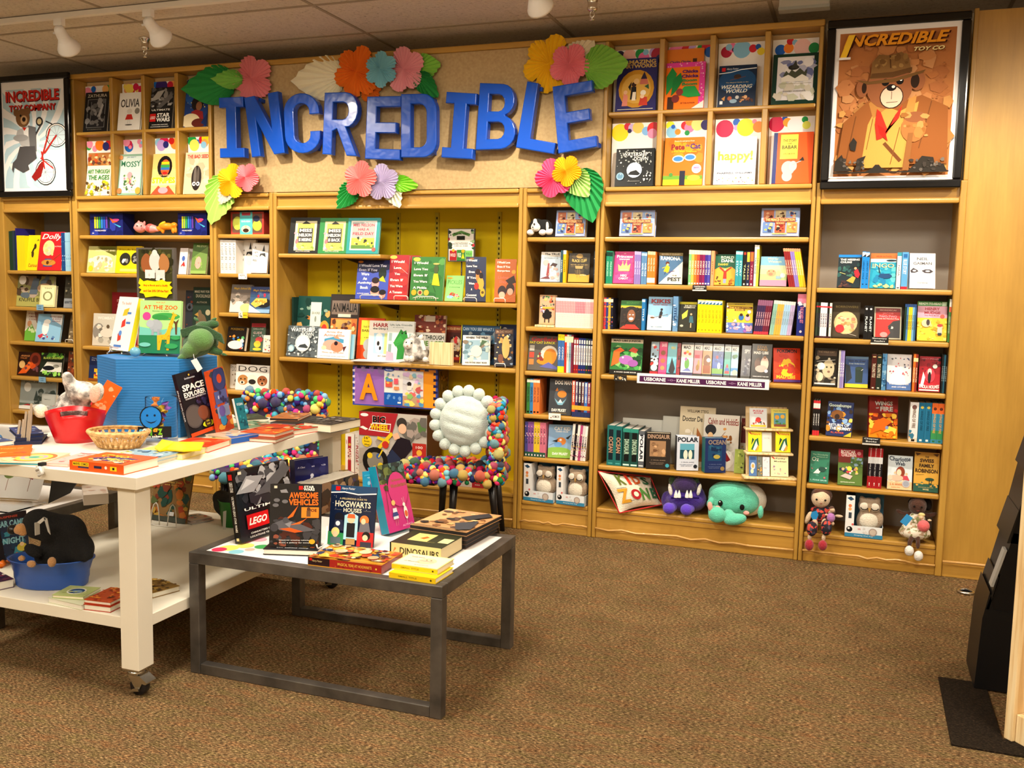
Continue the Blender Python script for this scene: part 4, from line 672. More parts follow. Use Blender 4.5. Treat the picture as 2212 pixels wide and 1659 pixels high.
book(1972, 2026, 979, R5, .03, 'c89a38', 'r 0 .72 1 1 c8963a; r 0 .22 1 .72 d0a040; r 0 0 1 .2 2a5648; n .02 .14 .98 .24 14 3 2a5648,e0a848,3a6a58 .08; t THE .5 .88 .16 .045 3a2410; t SWISS .5 .79 .56 .09 3a2410 b; t FAMILY .5 .66 .6 .09 3a2410 b; t ROBINSON .5 .53 .9 .1 3a2410 b; e .64 .32 .18 .04 2a4a38; l .62 .18 .64 .32 .02 2a2418; l .7 .18 .74 .32 .02 2a2418; p 5a3a18 .02,.98 .26,.96 .1,.9; p 5a3a18 .98,.98 .74,.96 .9,.9; l .08 .42 .4 .44 .012 4a3418; t JOHANN_DAVID .5 .11 .6 .025 c8b878; t WYSS .5 .06 .24 .04 e8d8a0', 'golden island family book with dark lettering, fifth shelf of rightmost bookcase')
# ================================================================ wide bookcase right of centre
M1, M2, M3, M4, M5, M6 = 1.852, 1.572, 1.296, 1.019, .458, .189
def tin(xl, xr, yt, z, label):
    t = book(xl, xr, yt, z, .05, '9ab0e8', '', label, lean=8, th=.05, mat='print', name='lunch_tin', cat='tin', spine='8aa0d8', group='six-picture collector tins')
    b = t.children[0]; w, h = b.dimensions.x, b.dimensions.z; vs = [v.co for v in b.data.vertices]; w = max(v.x for v in vs)*2; h = max(v.z for v in vs)
    bv = b.modifiers.new('bevel', 'BEVEL'); bv.width = .008; bv.segments = 3
    s = 'r .02 .02 .98 .98 a4b8ec;'
    for i, (x, y) in enumerate([(.06, .55), (.37, .55), (.68, .55), (.06, .12), (.37, .12), (.68, .12)]):
        bg = ['c87858', 'd8c8a0', '98b8e8', '6080b8', 'c85838', 'e89850'][i]
        s += 'r %g %g %g %g %s; n %g %g %g %g 9 %d %s .06;' % (x, y, x+.27, y+.37, bg, x+.05, y+.05, x+.22, y+.3, i+3, ['b02828,4a2018,e8b890', '8a6a40,e8d8a8,5a4028', 'c84848,e8c8a0,3a4a80', 'd8c848,2a3a68,e8b890', 'f0d0a0,8a2018,2a1a18', 'd87040,c84878,e8d0a0'][i])
    s += 'r .1 .5 .9 .64 8a3c2c; t THE_PRINCE_COLLECTION .5 .57 .76 .1 e8b878 b; r .38 .4 .64 .5 8a3c2c; t BOOKS .51 .45 .2 .07 e8b878; r .3 .06 .7 .1 e8d880; t SIX_BOOKS_INSIDE .5 .08 .36 .03 6a5a20'
    print_on('lid_print', w, h, s, front(w, h, -.0004), t)
tin(1337, 1412, 457, M1, 'pale blue picture tin near left end, top of the right-hand wide bookcase')
tin(1642, 1725, 452, M1, 'pale blue picture tin at right end, top of the right-hand wide bookcase')
W5 = 'wide right bookcase'
row(1308, 1322, 542, 543, M2, .03, '1f8a6a*2', 'green spines left of the pink crown book', 'r 0 .84 1 .97 0c3a30; t PRINCESS .5 .45 .5 .45 a8e0c8 r', depth=.13)
book(1322, 1368, 545, M2, .04, 'd83a88', 'n .04 .04 .96 .96 18 3 e04a94,c83078,d84890 .14; t the .5 .93 .1 .03 f8e0ec; t Princess .5 .84 .76 .09 f8f0f4; t DIARIES .5 .75 .5 .04 f8f0f4 b; p e8c878 .24,.38 .2,.6 .34,.52 .42,.66 .5,.54 .6,.68 .66,.54 .8,.62 .76,.38; o .42 .67 .03 e8c878; o .6 .69 .03 e8c878; r .3 .4 .7 .44 f4dc98; t MEG .5 .24 .3 .07 f8f0f4 b; t CABOT .5 .15 .46 .07 f8f0f4 b', 'hot pink book with gold crown, second shelf of the right-hand wide bookcase')
row(1369, 1383, 543, 544, M2, .03, '8a78c0*3', 'lilac spines right of the pink crown book', 'r 0 .9 1 1 b8a8d8; t NOVEL_TITLE .5 .5 .6 .4 d8d0f0 r', depth=.13)
row(1384, 1396, 544, 545, M2, .03, '5a88b8*2', 'steel blue spines right of the lilac spines', 'r 0 .88 1 .96 a8c8e0; t NOVEL_TITLE .5 .45 .6 .4 d8e8f4 r', depth=.13)
row(1397, 1414, 543, 544, M2, .03, 'f08030*3', 'orange spines left of the kicking girl book', 'r 0 .9 1 1 f8c8a0; t NOVEL_TITLE .5 .6 .5 .4 f8e0d0 r; r 0 .05 1 .2 f4e8e0', depth=.13)
book(1422, 1473, 548, M2, .04, '4a7098', 'p ece4d4 0,0 1,.72 1,0; r 0 .9 1 1 8a7a50; t BEVERLY_CLEARY .5 .95 .8 .04 e8dcc0; t RAMONA .48 .82 .84 .13 e0e8ec b; p e8d020 .2,.4 .32,.62 .46,.54 .4,.34; o .36 .66 .08 5a2c1c; o .37 .62 .05 e8b890; l .36 .36 .66 .42 .03 5a3a68; l .24 .3 .3 .4 .03 2a4068; l .14 .5 .26 .54 .025 e8d020; t THE .66 .27 .2 .04 3a4048; t PEST .66 .15 .56 .12 2a3038 b', 'blue and cream book with kicking girl, second shelf of the right-hand wide bookcase', yaw=10, th=.022)
row(1486, 1533, 540, 542, M2, .03, '7abf80,e8b850,e87828,e04a30,7a1848,8a1c58,3a2c90,4a48b0', 'rainbow spines left of the orange celebration book, '+W5, 'r 0 .88 1 1 e8e0c8; t STORY_TITLE .5 .5 .6 .4 f0ead8 r; r .2 .03 .8 .07 f4f0e8', depth=.13)
row(1534, 1541, 542, 542, M2, .03, 'f0a070', 'peach spine just left of the orange celebration book', 't STORY .5 .5 .4 .4 a84820 r', depth=.13)
book(1541, 1586, 551, M2, .04, 'f0a838', 'r 0 .5 1 1 1c5a44; p f0a838 0,.5 .2,.58 .5,.54 .8,.6 1,.5 1,.4 0,.4; t ROALD .58 .9 .62 .09 d8e0d0; t DAHL .6 .79 .62 .1 f4f2ec b; t DANNY .4 .67 .5 .07 f0d040; p b83020 .42,.2 .44,.42 .2,.56 .24,.6 .5,.46 .8,.6 .82,.56 .58,.42 .6,.2; o .5 .5 .06 e8b890; r .44 .06 .58 .2 8a98c0; n .04 .04 .3 .26 8 4 8a4a18,3a2a18 .07; n .7 .04 .96 .26 8 6 8a4a18,d07820 .07', 'orange and green book with arms-raised figure, second shelf of wide right bookcase')
row(1587, 1602, 542, 543, M2, .03, '2f98a8*2', 'teal spines right of the orange celebration book', 'r 0 .9 1 .98 b8e0e0; t STORY .5 .5 .6 .45 c8ecec r', depth=.13)
row(1603, 1626, 543, 544, M2, .03, '1c1a1c,1c2444,7a1c3c', 'black, navy and maroon spines in the wide right bookcase', 'r .1 .66 .9 .96 e8983a; t TALES .5 .4 .4 .45 d8c8b0 r; r .3 .03 .7 .08 f4f2ec', depth=.13, arts=['t TALES .5 .4 .5 .45 b8d0a0 r; r .2 .9 .8 .97 c83828; r .3 .03 .7 .08 f4f2ec', 'r .1 .7 .9 .98 e8b83a; t TALES .5 .4 .4 .45 c8b070 r; r .3 .03 .7 .08 f4f2ec', 'r .1 .72 .9 .98 e87030; t TALES .5 .4 .4 .45 d8a0b0 r; r .3 .03 .7 .08 f4f2ec'])
row(1627, 1637, 529, 530, M2, .03, 'c8d0d8,e0d848', 'tall pale and yellow spines left of the pink pig book', 't TALL_TITLE .5 .5 .6 .4 4a5a68 r; r 0 .9 1 1 f0f4f4', depth=.15)
book(1640, 1698, 556, M2, .04, '8ab8d0', 'r 0 .6 1 1 78aed0; r 0 .5 1 .7 c8d8b0; r 0 .4 1 .56 e8e0a0; r 0 .0 1 .22 e88aa8; r 0 .2 1 .4 a8c088; t Mercy .46 .92 .4 .08 d8e8c0; t Watson .52 .83 .5 .08 d8e8c0; e .42 .44 .18 .12 e8a078; e .4 .4 .08 .05 d88068; o .33 .5 .03 c86858; o .5 .5 .03 c86858; e .68 .42 .08 .1 e8b890; r .6 .24 .8 .34 88a8b8; e .85 .36 .1 .08 d8e0d0', 'pastel picture book with pink pig, second shelf of the right-hand wide bookcase')
row(1704, 1741, 537, 538, M2, .03, '8a2428*3,8a78c8*2,e8c028*3', 'leaning colourful spines right of the pink pig book', 'r 0 .92 1 1 e89870; t CHAPTER_BOOK .5 .5 .6 .4 f0d8c0 r', depth=.13, tilt=-11)
row(1303, 1323, 643, 644, M3, .03, 'c83840,2a3a78,e0a030,1c1c2c', 'dark mixed spines left of the dreadlocked face biography', 'r 0 .86 1 .96 e8d8c0; n 0 .1 1 .8 8 4 c84848,3050a0,e0b040 .5', depth=.13)
book(1338, 1384, 651, M3, .04, '241c14', 'r 0 .8 1 1 2c7a34; r 0 .74 1 .82 c8b028; t BIOGRAPHY .56 .92 .6 .07 5ab050; e .5 .46 .48 .34 1c120c; n .06 .16 .94 .78 30 14 1c120c,2c1c12,3a2618 .08; e .52 .46 .19 .22 8a5434; e .45 .5 .045 .02 f0e8e0; e .6 .5 .045 .02 f0e8e0; e .52 .36 .11 .05 f4f0ec; p b82c1c .1,.0 .3,.16 .7,.16 .95,.0; p c83820 .0,.0 .2,.12 .3,.0', 'biography book with smiling dreadlocked face, third shelf of wide right bookcase', yaw=3)
row(1385, 1392, 646, 646, M3, .03, '2878b8', 'blue spine left of the flying broom book', 't TITLE .5 .5 .5 .4 d8ecf8 r; r 0 .9 1 .98 b8d8f0', depth=.13)
book(1397, 1449, 643, M3, .035, '88b8dc', 'r 0 .0 1 .4 c8dcec; n .0 .1 1 .42 16 6 e8f0f4,d0e0ec,b8d0e4 .16; t KIKIS .52 .87 .8 .13 9a2c38 b; t DELIVERY_SERVICE .5 .76 .6 .03 9a2c38; p 1c1a24 .46,.36 .56,.36 .62,.52 .56,.6 .5,.54; o .57 .62 .05 2a1c18; l .14 .36 .84 .48 .012 8a5a30; e .2 .37 .09 .025 6a4420; t EIKO_KADONO .4 .1 .46 .03 5a7a98', 'light blue book with girl on broom, third shelf of wide right bookcase', yaw=3)
row(1452, 1463, 640, 641, M3, .03, '6a98c8', 'pale blue spine right of the flying broom book', 'n 0 .1 1 .9 10 3 d8e8f4,4a78a8 .4; t TITLE .5 .5 .5 .4 1c3a68 r', depth=.13)
book(1464, 1502, 654, M3, .035, '26281e', 'r 0 .92 1 1 c8c020; p e8e048 .16,.56 .5,.74 .46,.5 .2,.4; t THE_HIDDEN .62 .87 .66 .05 d8d8c8 b; t STAIRCASE .58 .81 .66 .05 d8d8c8 b; p 3a6878 .6,.3 .62,.52 .8,.52 .86,.28; o .7 .58 .06 d8b088; r .68 .12 .74 .28 d8b088; e .18 .18 .1 .04 b8b8a8', 'dark mystery book with yellow light beam, third shelf of wide right bookcase', yaw=3)
row(1505, 1558, 647, 650, M3, .03, 'f0e014*7', 'bright yellow mystery spines, third shelf of wide right bookcase', 'r 0 .86 1 .98 e4ecf0; p 2a6a9a 0,.86 1,.94 1,.86; t OLD_CLASSIC_TITLE .5 .5 .5 .4 8a8010 r; r .3 .05 .7 .1 a89a10', depth=.13)
book(1568, 1625, 656, M3, .035, 'e8cc38', 'r 0 .92 1 1 b09a30; t ANN_M._MARTIN .5 .95 .4 .03 4a3a10; r .02 .8 .98 .88 7a4a28; t THE_BABY-SITTERS .5 .84 .8 .05 f0c848; r .3 .73 .7 .79 7a4a28; t CLUB .5 .76 .3 .04 f0c848; r 0 .0 1 .34 6078c0; n .05 .05 .95 .3 20 5 d8d8f0,4858a8,e8a0b8,8a5ab0 .1; e .56 .52 .1 .1 2868a8; o .56 .6 .06 3a1c14; o .3 .48 .08 e8c048; e .8 .5 .1 .1 e8a8c0; o .8 .58 .06 2a1c18; p f0ece4 .24,.36 .4,.36 .36,.46; o .86 .7 .07 f0f0ec; n .0 .04 .05 .96 12 2 60a8d8,f0f0f0 .05', 'yellow book with children in boat, third shelf of wide right bookcase', yaw=10)
row(1627, 1659, 648, 650, M3, .03, '3a2850*4,6a2038*3', 'dark purple leaning spines right of the yellow boat book', 'r 0 .84 1 1 8a5878; r 0 0 1 .08 c83848; t FAIRY_SERIES .5 .45 .5 .4 e8b8c0 r', depth=.13, tilt=6)
row(1661, 1708, 649, 653, M3, .03, '8ab8a8*2,e0a848*3,9ac0e0*3,b0a0c8*2', 'pastel leaning spines left of the pink and navy spine', 'r 0 .9 1 1 d8d8d0; t FAIRY_SERIES .5 .5 .5 .4 6a7a78 r', depth=.13, tilt=6)
row(1719.5, 1738, 634, 636, M3, .03, '1c2878', 'tall pink and navy spine at right end of the third shelf', 'r 0 .76 1 1 e888a8; n .05 .72 .95 .8 8 3 6a6a78,e8e8ec .3; t THE_BOXED_SET .55 .5 .4 .4 e88aa8 r; t VOLUMES .3 .5 .3 .2 c8c8e8 r; o .5 .1 .15 f0d0d8', depth=.15)
def ml(x0, x1, yt, c, body, label, **k):
    return book(x0, x1, yt, M4+.012, .06, c, body, label, lean=k.pop('lean', 10), th=.008, mat='gloss', **k)
book(1316, 1385, 727, M4, .05, '1c2a20', 'r 0 .92 1 1 14130f; r 0 .82 1 .92 d8d0b8; t MAD_LIBS_JUNIOR .5 .87 .86 .06 1c1814 b; r 0 .12 1 .82 2f7a3c; n .04 .16 .96 .8 34 3 1f5a2c,48a050,8ac070,164a24 .14; p e86a28 .04,.2 .1,.6 .3,.7 .44,.62 .3,.56 .28,.3; p c85038 .56,.62 .7,.72 .86,.66 .8,.56; e .5 .38 .22 .12 a868b8; e .72 .3 .16 .09 9a58a8; o .4 .44 .03 f4f2ec; r 0 0 1 .12 14130f; t A_WORD_GAME_BOOK .5 .06 .7 .03 e8e8e8', 'green word game book with orange and purple dinosaurs', lean=9, th=.012)
t = thing('acrylic_book_holder', 'clear and white shelf edge holder with purple and white publisher strip', 'book holder', (-.9, -.01, M4))
A = P(1376, 828, Y=-.03); B = P(1661, 842, Y=-.03); hh = .052
sb = MB(); sb.box(A.x, -.034, M4-.036, B.x, -.026, M4+.024, 'eceaf0'); ww = B.x-A.x
draw(sb, ww, .06, 'r .02 .16 .97 .74 4a1c4c; t USBORNE .14 .45 .17 .36 f4f2f4 b; t -o- .27 .45 .06 .2 9a7aa0; t KANE_MILLER .4 .45 .18 .36 f4f2f4 b; t USBORNE .61 .45 .15 .36 f4f2f4 b; t -o- .73 .45 .05 .2 9a7aa0; t KANE_MILLER .86 .45 .18 .36 f4f2f4 b', lambda u, v, L: (A.x+u*ww, -.0342-E5*L, M4-.036+v*.06)); sb.build('title_strip', M('gloss'), t)
bxo('tray', (A.x, -.026, M4+.001, B.x, .14, M4+.01), 'eceaf0', M('gloss'), t); fix(t)
Q = 'in the shelf edge holder'
ml(1403, 1420, 739, '2a2c34', 'r 0 .5 1 1 9ab8d0; n .1 .3 .9 .9 12 2 c82828,1c1c24,e8e8e8,c82828 .3; e .5 .2 .4 .1 e8e4e0; r 0 0 1 .08 c82028', 'red and black comic word game book, leftmost in the shelf edge holder')
ml(1421, 1438, 739, 'd84a80', 't BARB .6 .9 .6 .1 f8d0e0; o .5 .66 .3 8a5030; o .5 .42 .3 a86840; o .5 .2 .28 c88858; r 0 0 1 .06 d82868', 'pink word game book with three faces, second in the shelf edge holder')
ml(1439, 1459, 741, '58a8c0', 'p 78c0d0 0,.3 1,.5 1,1 0,1; p 1c1c28 .2,.1 .5,.55 .9,.2 .7,.0; t HERO .6 .84 .5 .08 e8d040; r 0 0 1 .06 1c2838', 'teal caped hero word game book in the shelf edge holder')
ml(1459.5, 1467, 742, '8a2434', 'n .1 .2 .9 .9 8 2 5a1828,a83848,2a1418 .4', 'dark red narrow word game book in the shelf edge holder')
MADS = 'r 0 .94 1 1 14130f; r 0 .78 1 .94 ecece8; t MAD .45 .86 .6 .1 14130f b;'
ml(1469, 1495, 741, 'e8e6e0', MADS+'o .3 .68 .12 d83030; o .5 .72 .12 e8c030; o .7 .66 .12 d86030; e .5 .36 .2 .16 5a9a48; e .4 .5 .1 .05 b868a8; p 6a78b8 .1,.14 .9,.14 .6,.24; r 0 0 1 .1 2a2458', 'word game book with three balloons in the shelf edge holder')
ml(1496.5, 1514, 742, 'e88a98', MADS+'r .1 .54 .7 .64 d8405c; e .6 .34 .14 .16 c88848; e .5 .26 .2 .1 8a6a38; r 0 0 1 .08 14130f', 'pink word game book right of the balloon one')
ml(1515, 1535, 743, 'c8a070', MADS+'e .5 .46 .4 .2 7a4a28; o .66 .5 .22 e8e8e4; r .1 .1 .9 .34 8a4c2c; r 0 0 1 .08 14130f', 'tan word game book with spectacles in the shelf edge holder')
ml(1536.5, 1560, 744, '3a5aa8', MADS+'e .42 .6 .12 .05 c83040; n .1 .3 .9 .75 8 5 6080c8,2a4888 .16; r 0 .1 1 .26 6a9a48; e .62 .34 .14 .1 d8e0e0; r 0 0 1 .07 14130f', 'blue word game book with pale figure on grass')
ml(1562, 1576, 745, '3a9a90', MADS+'p d83838 .1,.12 .9,.12 .6,.4 .4,.4; p 3a58a8 .1,.2 .9,.2 .7,.3 .3,.3; r 0 0 1 .08 14130f', 'teal word game book with flask in the shelf edge holder')
ml(1577, 1592, 746, '98c8e4', MADS+'l .5 .3 .54 .6 .003 4a3424; e .4 .64 .3 .06 1f6a40; e .64 .66 .26 .05 2f8a48; r 0 .2 1 .3 2878b8; e .6 .16 .4 .08 e8d8a0; r 0 0 1 .08 14130f', 'sky blue word game book with palm tree')
ml(1599, 1619, 747, '54565e', 't SPY .6 .82 .6 .12 e8e8e8 b; p 2a3048 .3,.1 .5,.7 .8,.5 .6,.1; l .2 .7 .7 .45 .004 c84048; n .2 .1 .9 .6 10 6 78808c,3a3c48,a8a8b0 .2; r 0 0 1 .08 14130f', 'grey spy word game book in the shelf edge holder')
ml(1621, 1664, 744, '1a181a', 't STAR .5 .92 .5 .07 b88a3c b; t WARS .5 .84 .54 .07 b88a3c b; t MAD_LIBS .46 .75 .74 .08 f4f2ec b; e .3 .44 .14 .16 5a3c30; e .66 .44 .2 .2 d8b8a8; o .66 .62 .08 8a5a38; o .34 .58 .07 4a2c20; l .55 .4 .56 .78 .004 e8f4ff; e .5 .3 .3 .1 b0a098; o .76 .24 .09 b8b8d0; r 0 0 1 .05 14130f; t WORLDS_GREATEST_WORD_GAME .5 .08 .8 .025 e8e8e8', 'black space film word game book at right end of the shelf edge holder')
book(1671, 1729, 754, M4, .05, 'd83c18', 't POKEMON .5 .91 .74 .11 1c1a20 b; e .5 .46 .3 .16 f0c818; e .5 .6 .16 .1 f0c818; e .5 .26 .22 .1 f0c818; t MAD_LIBS .46 .15 .7 .1 f0c828 b; r 0 .0 1 .07 4a2c78; n .05 .3 .95 .8 12 2 e04a1c,c83414 .14', 'orange red word game book with yellow blob, leaning at the right end', yaw=16, th=.02, lean=14)
# encyclopaedias on the long shelf
PL = dict(depth=.2, pg='b8b4ac')
row(1310, 1342, 918, 922, M5, .02, '1f6a68*2', 'teal ocean encyclopedia spines at left end of the long shelf', 'r .22 .14 .82 .9 122028; t OCEAN .52 .52 .6 .4 b08a70 rb; r .2 .04 .8 .07 48a0a0', **PL)
row(1343.5, 1377, 925, 928, M5, .02, '1c4a44*2', 'dark dinosaur encyclopedia spines, beside the teal ocean spines', 'r .2 .14 .84 .9 101414; t DINOSAUR .52 .52 .64 .4 a8c8b0 rb; r 0 .9 1 1 2f8a7a; r .1 .03 .9 .07 c8f0e8', **PL)
row(1378, 1390, 931, 932, M5, .02, '5a6068', 'grey polar encyclopedia spine, behind the dinosaur encyclopedia', 'r .0 .18 1 .9 e4e8f0; t POLAR .5 .55 .6 .7 1a202c rb; r .1 .04 .9 .07 e8ecf0', **PL)
EN = lambda a, b, c, d: 'r .14 .34 .8 .78 '+b+';'+a+'t A_VISUAL_GUIDE .5 .24 .6 .03 '+d+'; t WITH_MANY_AUTHORS .44 .17 .6 .025 '+d+'; t AND_ARTISTS .44 .13 .5 .025 '+d+';'+c
book(1391, 1447, 937, M5, -.0, '2a2420', EN('n .16 .36 .78 .76 14 3 8a6a4c,b08860,6a4a34,c8a078 .12; t DINOSAUR .5 .9 .92 .12 a88a74 b;', '9a7858', 'o .88 .1 .08 3a9ab0; ', '8a7868'), 'thick dark dinosaur encyclopedia facing forward on the long shelf', yaw=12, th=.07, lean=3, pg='e0d4b8')
book(1461, 1508, 944, M5, .02, 'c8d0e0', EN('r .14 .34 .8 .6 1c4858; r .14 .6 .8 .78 5aa0b8; e .4 .46 .1 .14 d8d8c8; e .62 .46 .09 .14 e0dcc8; t POLAR .5 .9 .94 .14 141824 b;', '3a7890', 'o .86 .12 .09 1c2430;', '5a6478'), 'thick pale polar encyclopedia with penguins facing forward', yaw=20, th=.075, lean=3, pg='c8d4e4', spine='1c1c24')
book(1522, 1567, 948, M5, .02, '1c2c5c', EN('n .16 .36 .78 .76 12 5 20406a,2a5a78,14284a .14; e .56 .46 .16 .06 a89a48; t OCEAN .56 .88 .84 .14 8a7a70 b;', '1c4468', 'o .84 .12 .1 8a7448;', '5a6a98'), 'thick navy ocean encyclopedia facing forward beside the tiered rack', yaw=24, th=.075, lean=3, pg='88a8b8', spine='1f6a68')
t = thing('cardboard_riser', 'grey white cardboard riser standing behind the encyclopedias', 'riser', (-1.1, .2, M5))
bxo('panel', (-1.39, .25, M5+.001, -.75, .26, M5+.27), 'c8cac4', M('matte'), t); bxo('step', (-1.13, .235, M5+.001, -.9, .2495, M5+.3), 'c0c2bc', M('matte'), t); fix(t)
book(1464, 1540, 880, M5, .188, 'd8ccb0', 't WILLIAM_STEIG .5 .93 .6 .05 5a5040; t Doctor_De_Soto .5 .8 .84 .09 2c2a28; n .05 .05 .5 .6 8 4 e8dcc0,f0e8d8 .12; p a86838 .46,.1 .5,.66 .66,.5 .7,.1; p f0ece4 .3,.2 .34,.6 .5,.4 .5,.2; l .3 .2 .42 .66 .006 3a3a48; r .3 .2 .36 .3 3a4878', 'cream picture book with sailboat, behind the polar encyclopedia', lean=3)
book(1516, 1592, 897, M5, .152, 'd8d4cc', 't Calvin_and_HobbEs .55 .88 .86 .12 8a2c28; e .2 .72 .16 .1 2a2a30; e .2 .6 .08 .08 e8c090; r .14 .42 .26 .54 c02c28; n .5 .5 .8 .8 10 3 b87838,8a5424,d89850 .07; l .5 .6 .62 .7 .012 8a5424; e .5 .2 .4 .2 f0ece8; p 8a2028 .4,.3 .6,.4 .8,.2 .7,.16; n .6 .3 .9 .5 8 7 a8a8a0,d8d4cc .05', 'white comic collection with red lettering, behind the ocean encyclopedia', lean=3, spine='b8b4b0')
book(1595, 1620, 900, M5, .22, 'e4dcd0', 'r .06 .5 .94 .96 7a1c20; t FAMILY .5 .86 .8 .06 c86858; t STORIES .5 .76 .8 .06 c86858; n .05 .2 .95 .48 14 3 e8d060,d8d0c0,a87848,5a4a3c .12; n .05 .02 .95 .22 10 4 2c2a2c,e8e8e8 .1', 'narrow red and cream book behind the left edge of the tiered rack', lean=6)
book(1585, 1606, 972, M5, .1, '8a9a48', 'n .1 .1 .9 .9 10 4 3a3a28,a8b060,5a6a30 .16', 'small olive green book left of the tiered rack', lean=6)
# pine tiered counter rack
t = thing('tiered_rack', 'pale pine tiered book rack at right end of the long shelf', 'display rack', (-.5, .05, M5))
pn = M('pine'); a = P(1590, 1022, Y=-.02); b = P(1716, 1038, Y=-.02)
ctr = (a.x+b.x)/2+.01; hw = (b.x-a.x)/2-.013; yw = math.radians(16)
rk = Matrix.Translation((ctr, .06, M5+.0008)) @ Matrix.Rotation(yw, 4, 'Z')
bk = MB(); bk.box(-hw+.03, 0, 0, hw-.03, .012, .41, 'w'); o = bk.build('back_board', pn, t); o.matrix_local = rk @ Matrix.Translation((0, .03, .005)) @ Matrix.Rotation(-.28, 4, 'X')
TIER = [(0, -.075, 0), (.135, -.025, .05), (.272, .016, .09)]
for z, y0, y1 in TIER:
    s = MB(); s.box(-hw+(0 if z == 0 else .015), y0, z, hw-(0 if z == 0 else .015), y1+.02, z+.012, 'w'); o = s.build('tier_shelf', pn, t, .003); o.matrix_local = rk
fix(t)
for c in t.children: c.matrix_parent_inverse = Matrix.Translation(-t.location)
def rb(u, w, h, tier, c, art, label, th=.008):
    z, y0, y1 = TIER[tier]; q = rk @ Vector((u, y0+.03, z+.0125)); e = Matrix.Rotation(yw, 3, 'Z') @ Matrix.Rotation(-.26, 3, 'X')
    t2 = thing('activity_book', label, 'book', q+Vector((0, 0, th*.27)), e.to_euler(), None); book_parts(t2, w, h, th, c, art, 'e8e4dc', None, 'print')
rb(-.06, .1, .115, 2, 'd8dce0', 't PUZZLE .5 .86 .6 .1 c02c38 b; t BOOK .5 .75 .5 .08 c02c38 b; o .5 .4 .16 c83028; n .1 .15 .9 .4 12 3 2a2824,8a5030,c83028 .07; r .06 .04 .94 .14 e8c030', 'white puzzle book with red figure, top tier left of the pine rack')
rb(.065, .1, .115, 2, 'd8cc58', 't Paper_Flowers .5 .88 .7 .06 3a5a28; r .16 .1 .84 .78 5a9ab0; o .34 .56 .13 e8a028; o .66 .6 .12 e8b030; n .2 .12 .8 .4 10 3 2f7a40,58a048 .12; r .16 .08 .84 .2 8a4a2c', 'yellow flower craft book, top tier right of the pine rack')
NT = 't Nature .6 .88 .6 .1 d02c28; p c82828 .02,.98 .16,.98 .3,.84 .2,.86; p 1f5a38 .2,.1 .5,.6 .74,.7 .8,.3 .6,.04; p e8ece0 .34,.1 .6,.56 .7,.3 .5,.05; p e89a38 .56,.06 .72,.36 .8,.2 .7,.04; p 143a28 .2,.3 .3,.7 .44,.6'
rb(-.08, .078, .118, 1, 'f0e010', NT, 'yellow nature craft book, middle tier left of the pine rack')
rb(-.012, .055, .114, 1, 'c8c8c0', 'r .1 .1 .9 .9 d4d4cc; t NOTES .5 .7 .6 .06 a8a8a0', 'grey blank backed booklet, middle tier centre of the pine rack', .014)
rb(.082, .085, .122, 1, 'f4e410', NT, 'yellow nature craft book, middle tier right of the pine rack', .014)
rb(-.095, .044, .116, 0, '4a70a8', 'r .1 .8 .9 .96 2a4a80; e .5 .5 .3 .18 c8c8d0; e .5 .5 .16 .1 e0a048; e .4 .24 .2 .12 e8d8b0', 'blue kit booklet, bottom tier left of the pine rack')
rb(-.056, .026, .115, 0, '6a7068', 'n .1 .1 .9 .9 12 3 8a9088,e0a048,4a5048 .3', 'grey kit booklet with orange dots, bottom tier of the pine rack')
rb(-.019, .04, .112, 0, 'd0d4dc', 'n .1 .1 .9 .9 12 5 e0e4e8,b8bcc8 .2', 'pale grey booklet, bottom tier centre of the pine rack', .012)
rb(.058, .1, .117, 0, 'e8e0b0', 't Funky .56 .88 .56 .09 2c2420; t Monkeys .54 .74 .7 .09 2c2420; n .1 .1 .9 .55 12 9 9a7a9a,e8b0a0,c89078,b0a0b8 .08; p c82828 .02,.98 .12,.98 .26,.86 .16,.87', 'cream monkey craft book, bottom tier right of the pine rack', .014)
# ================================================================ narrow bookcase right of the yellow one
N1, N2, N3, N4, N5, N6, N7 = 1.85, 1.573, 1.296, 1.017, .745, .47, .19
tin(1199, 1263, 457, N1, 'pale blue picture tin beside the black and white plush dog')
book(1166, 1209, 546, N2, .04, 'a8b8c8', 'r 0 .84 1 1 e4e0d8; t The_TRUE .55 .93 .76 .07 2a2824 b; t CONFESSIONS .5 .84 .7 .03 5a5448; t OF_CHARLOTTE .5 .79 .7 .035 5a5448; o .26 .64 .15 a8aca8; p 8a3434 .3,.2 .36,.62 .44,.62 .44,.2; p 3a2020 .44,.5 .6,.64 .84,.6 .7,.46; n .4 .1 .9 .5 12 4 d8b8b0,e8d0c8,c89a90 .12; p 6a2c34 0,.1 .4,.2 .5,.1; t AVI .14 .06 .2 .06 f4f2ec b', 'grey novel with red ship mast and silver seal, narrow right bookcase', yaw=8)
row(1210, 1215, 541, 541, N2, .03, '2a4a5a', 'thin dark teal spine left of the yellow spine', 't NOVEL .5 .5 .5 .4 c8d8e0 r', depth=.13)
row(1215.5, 1222, 541, 541, N2, .03, 'e8b020', 'golden yellow spine beside the brown theatre book', 'r 0 .88 1 1 e8e8e0; t NOVEL .5 .5 .5 .4 5a4010 r', depth=.13)
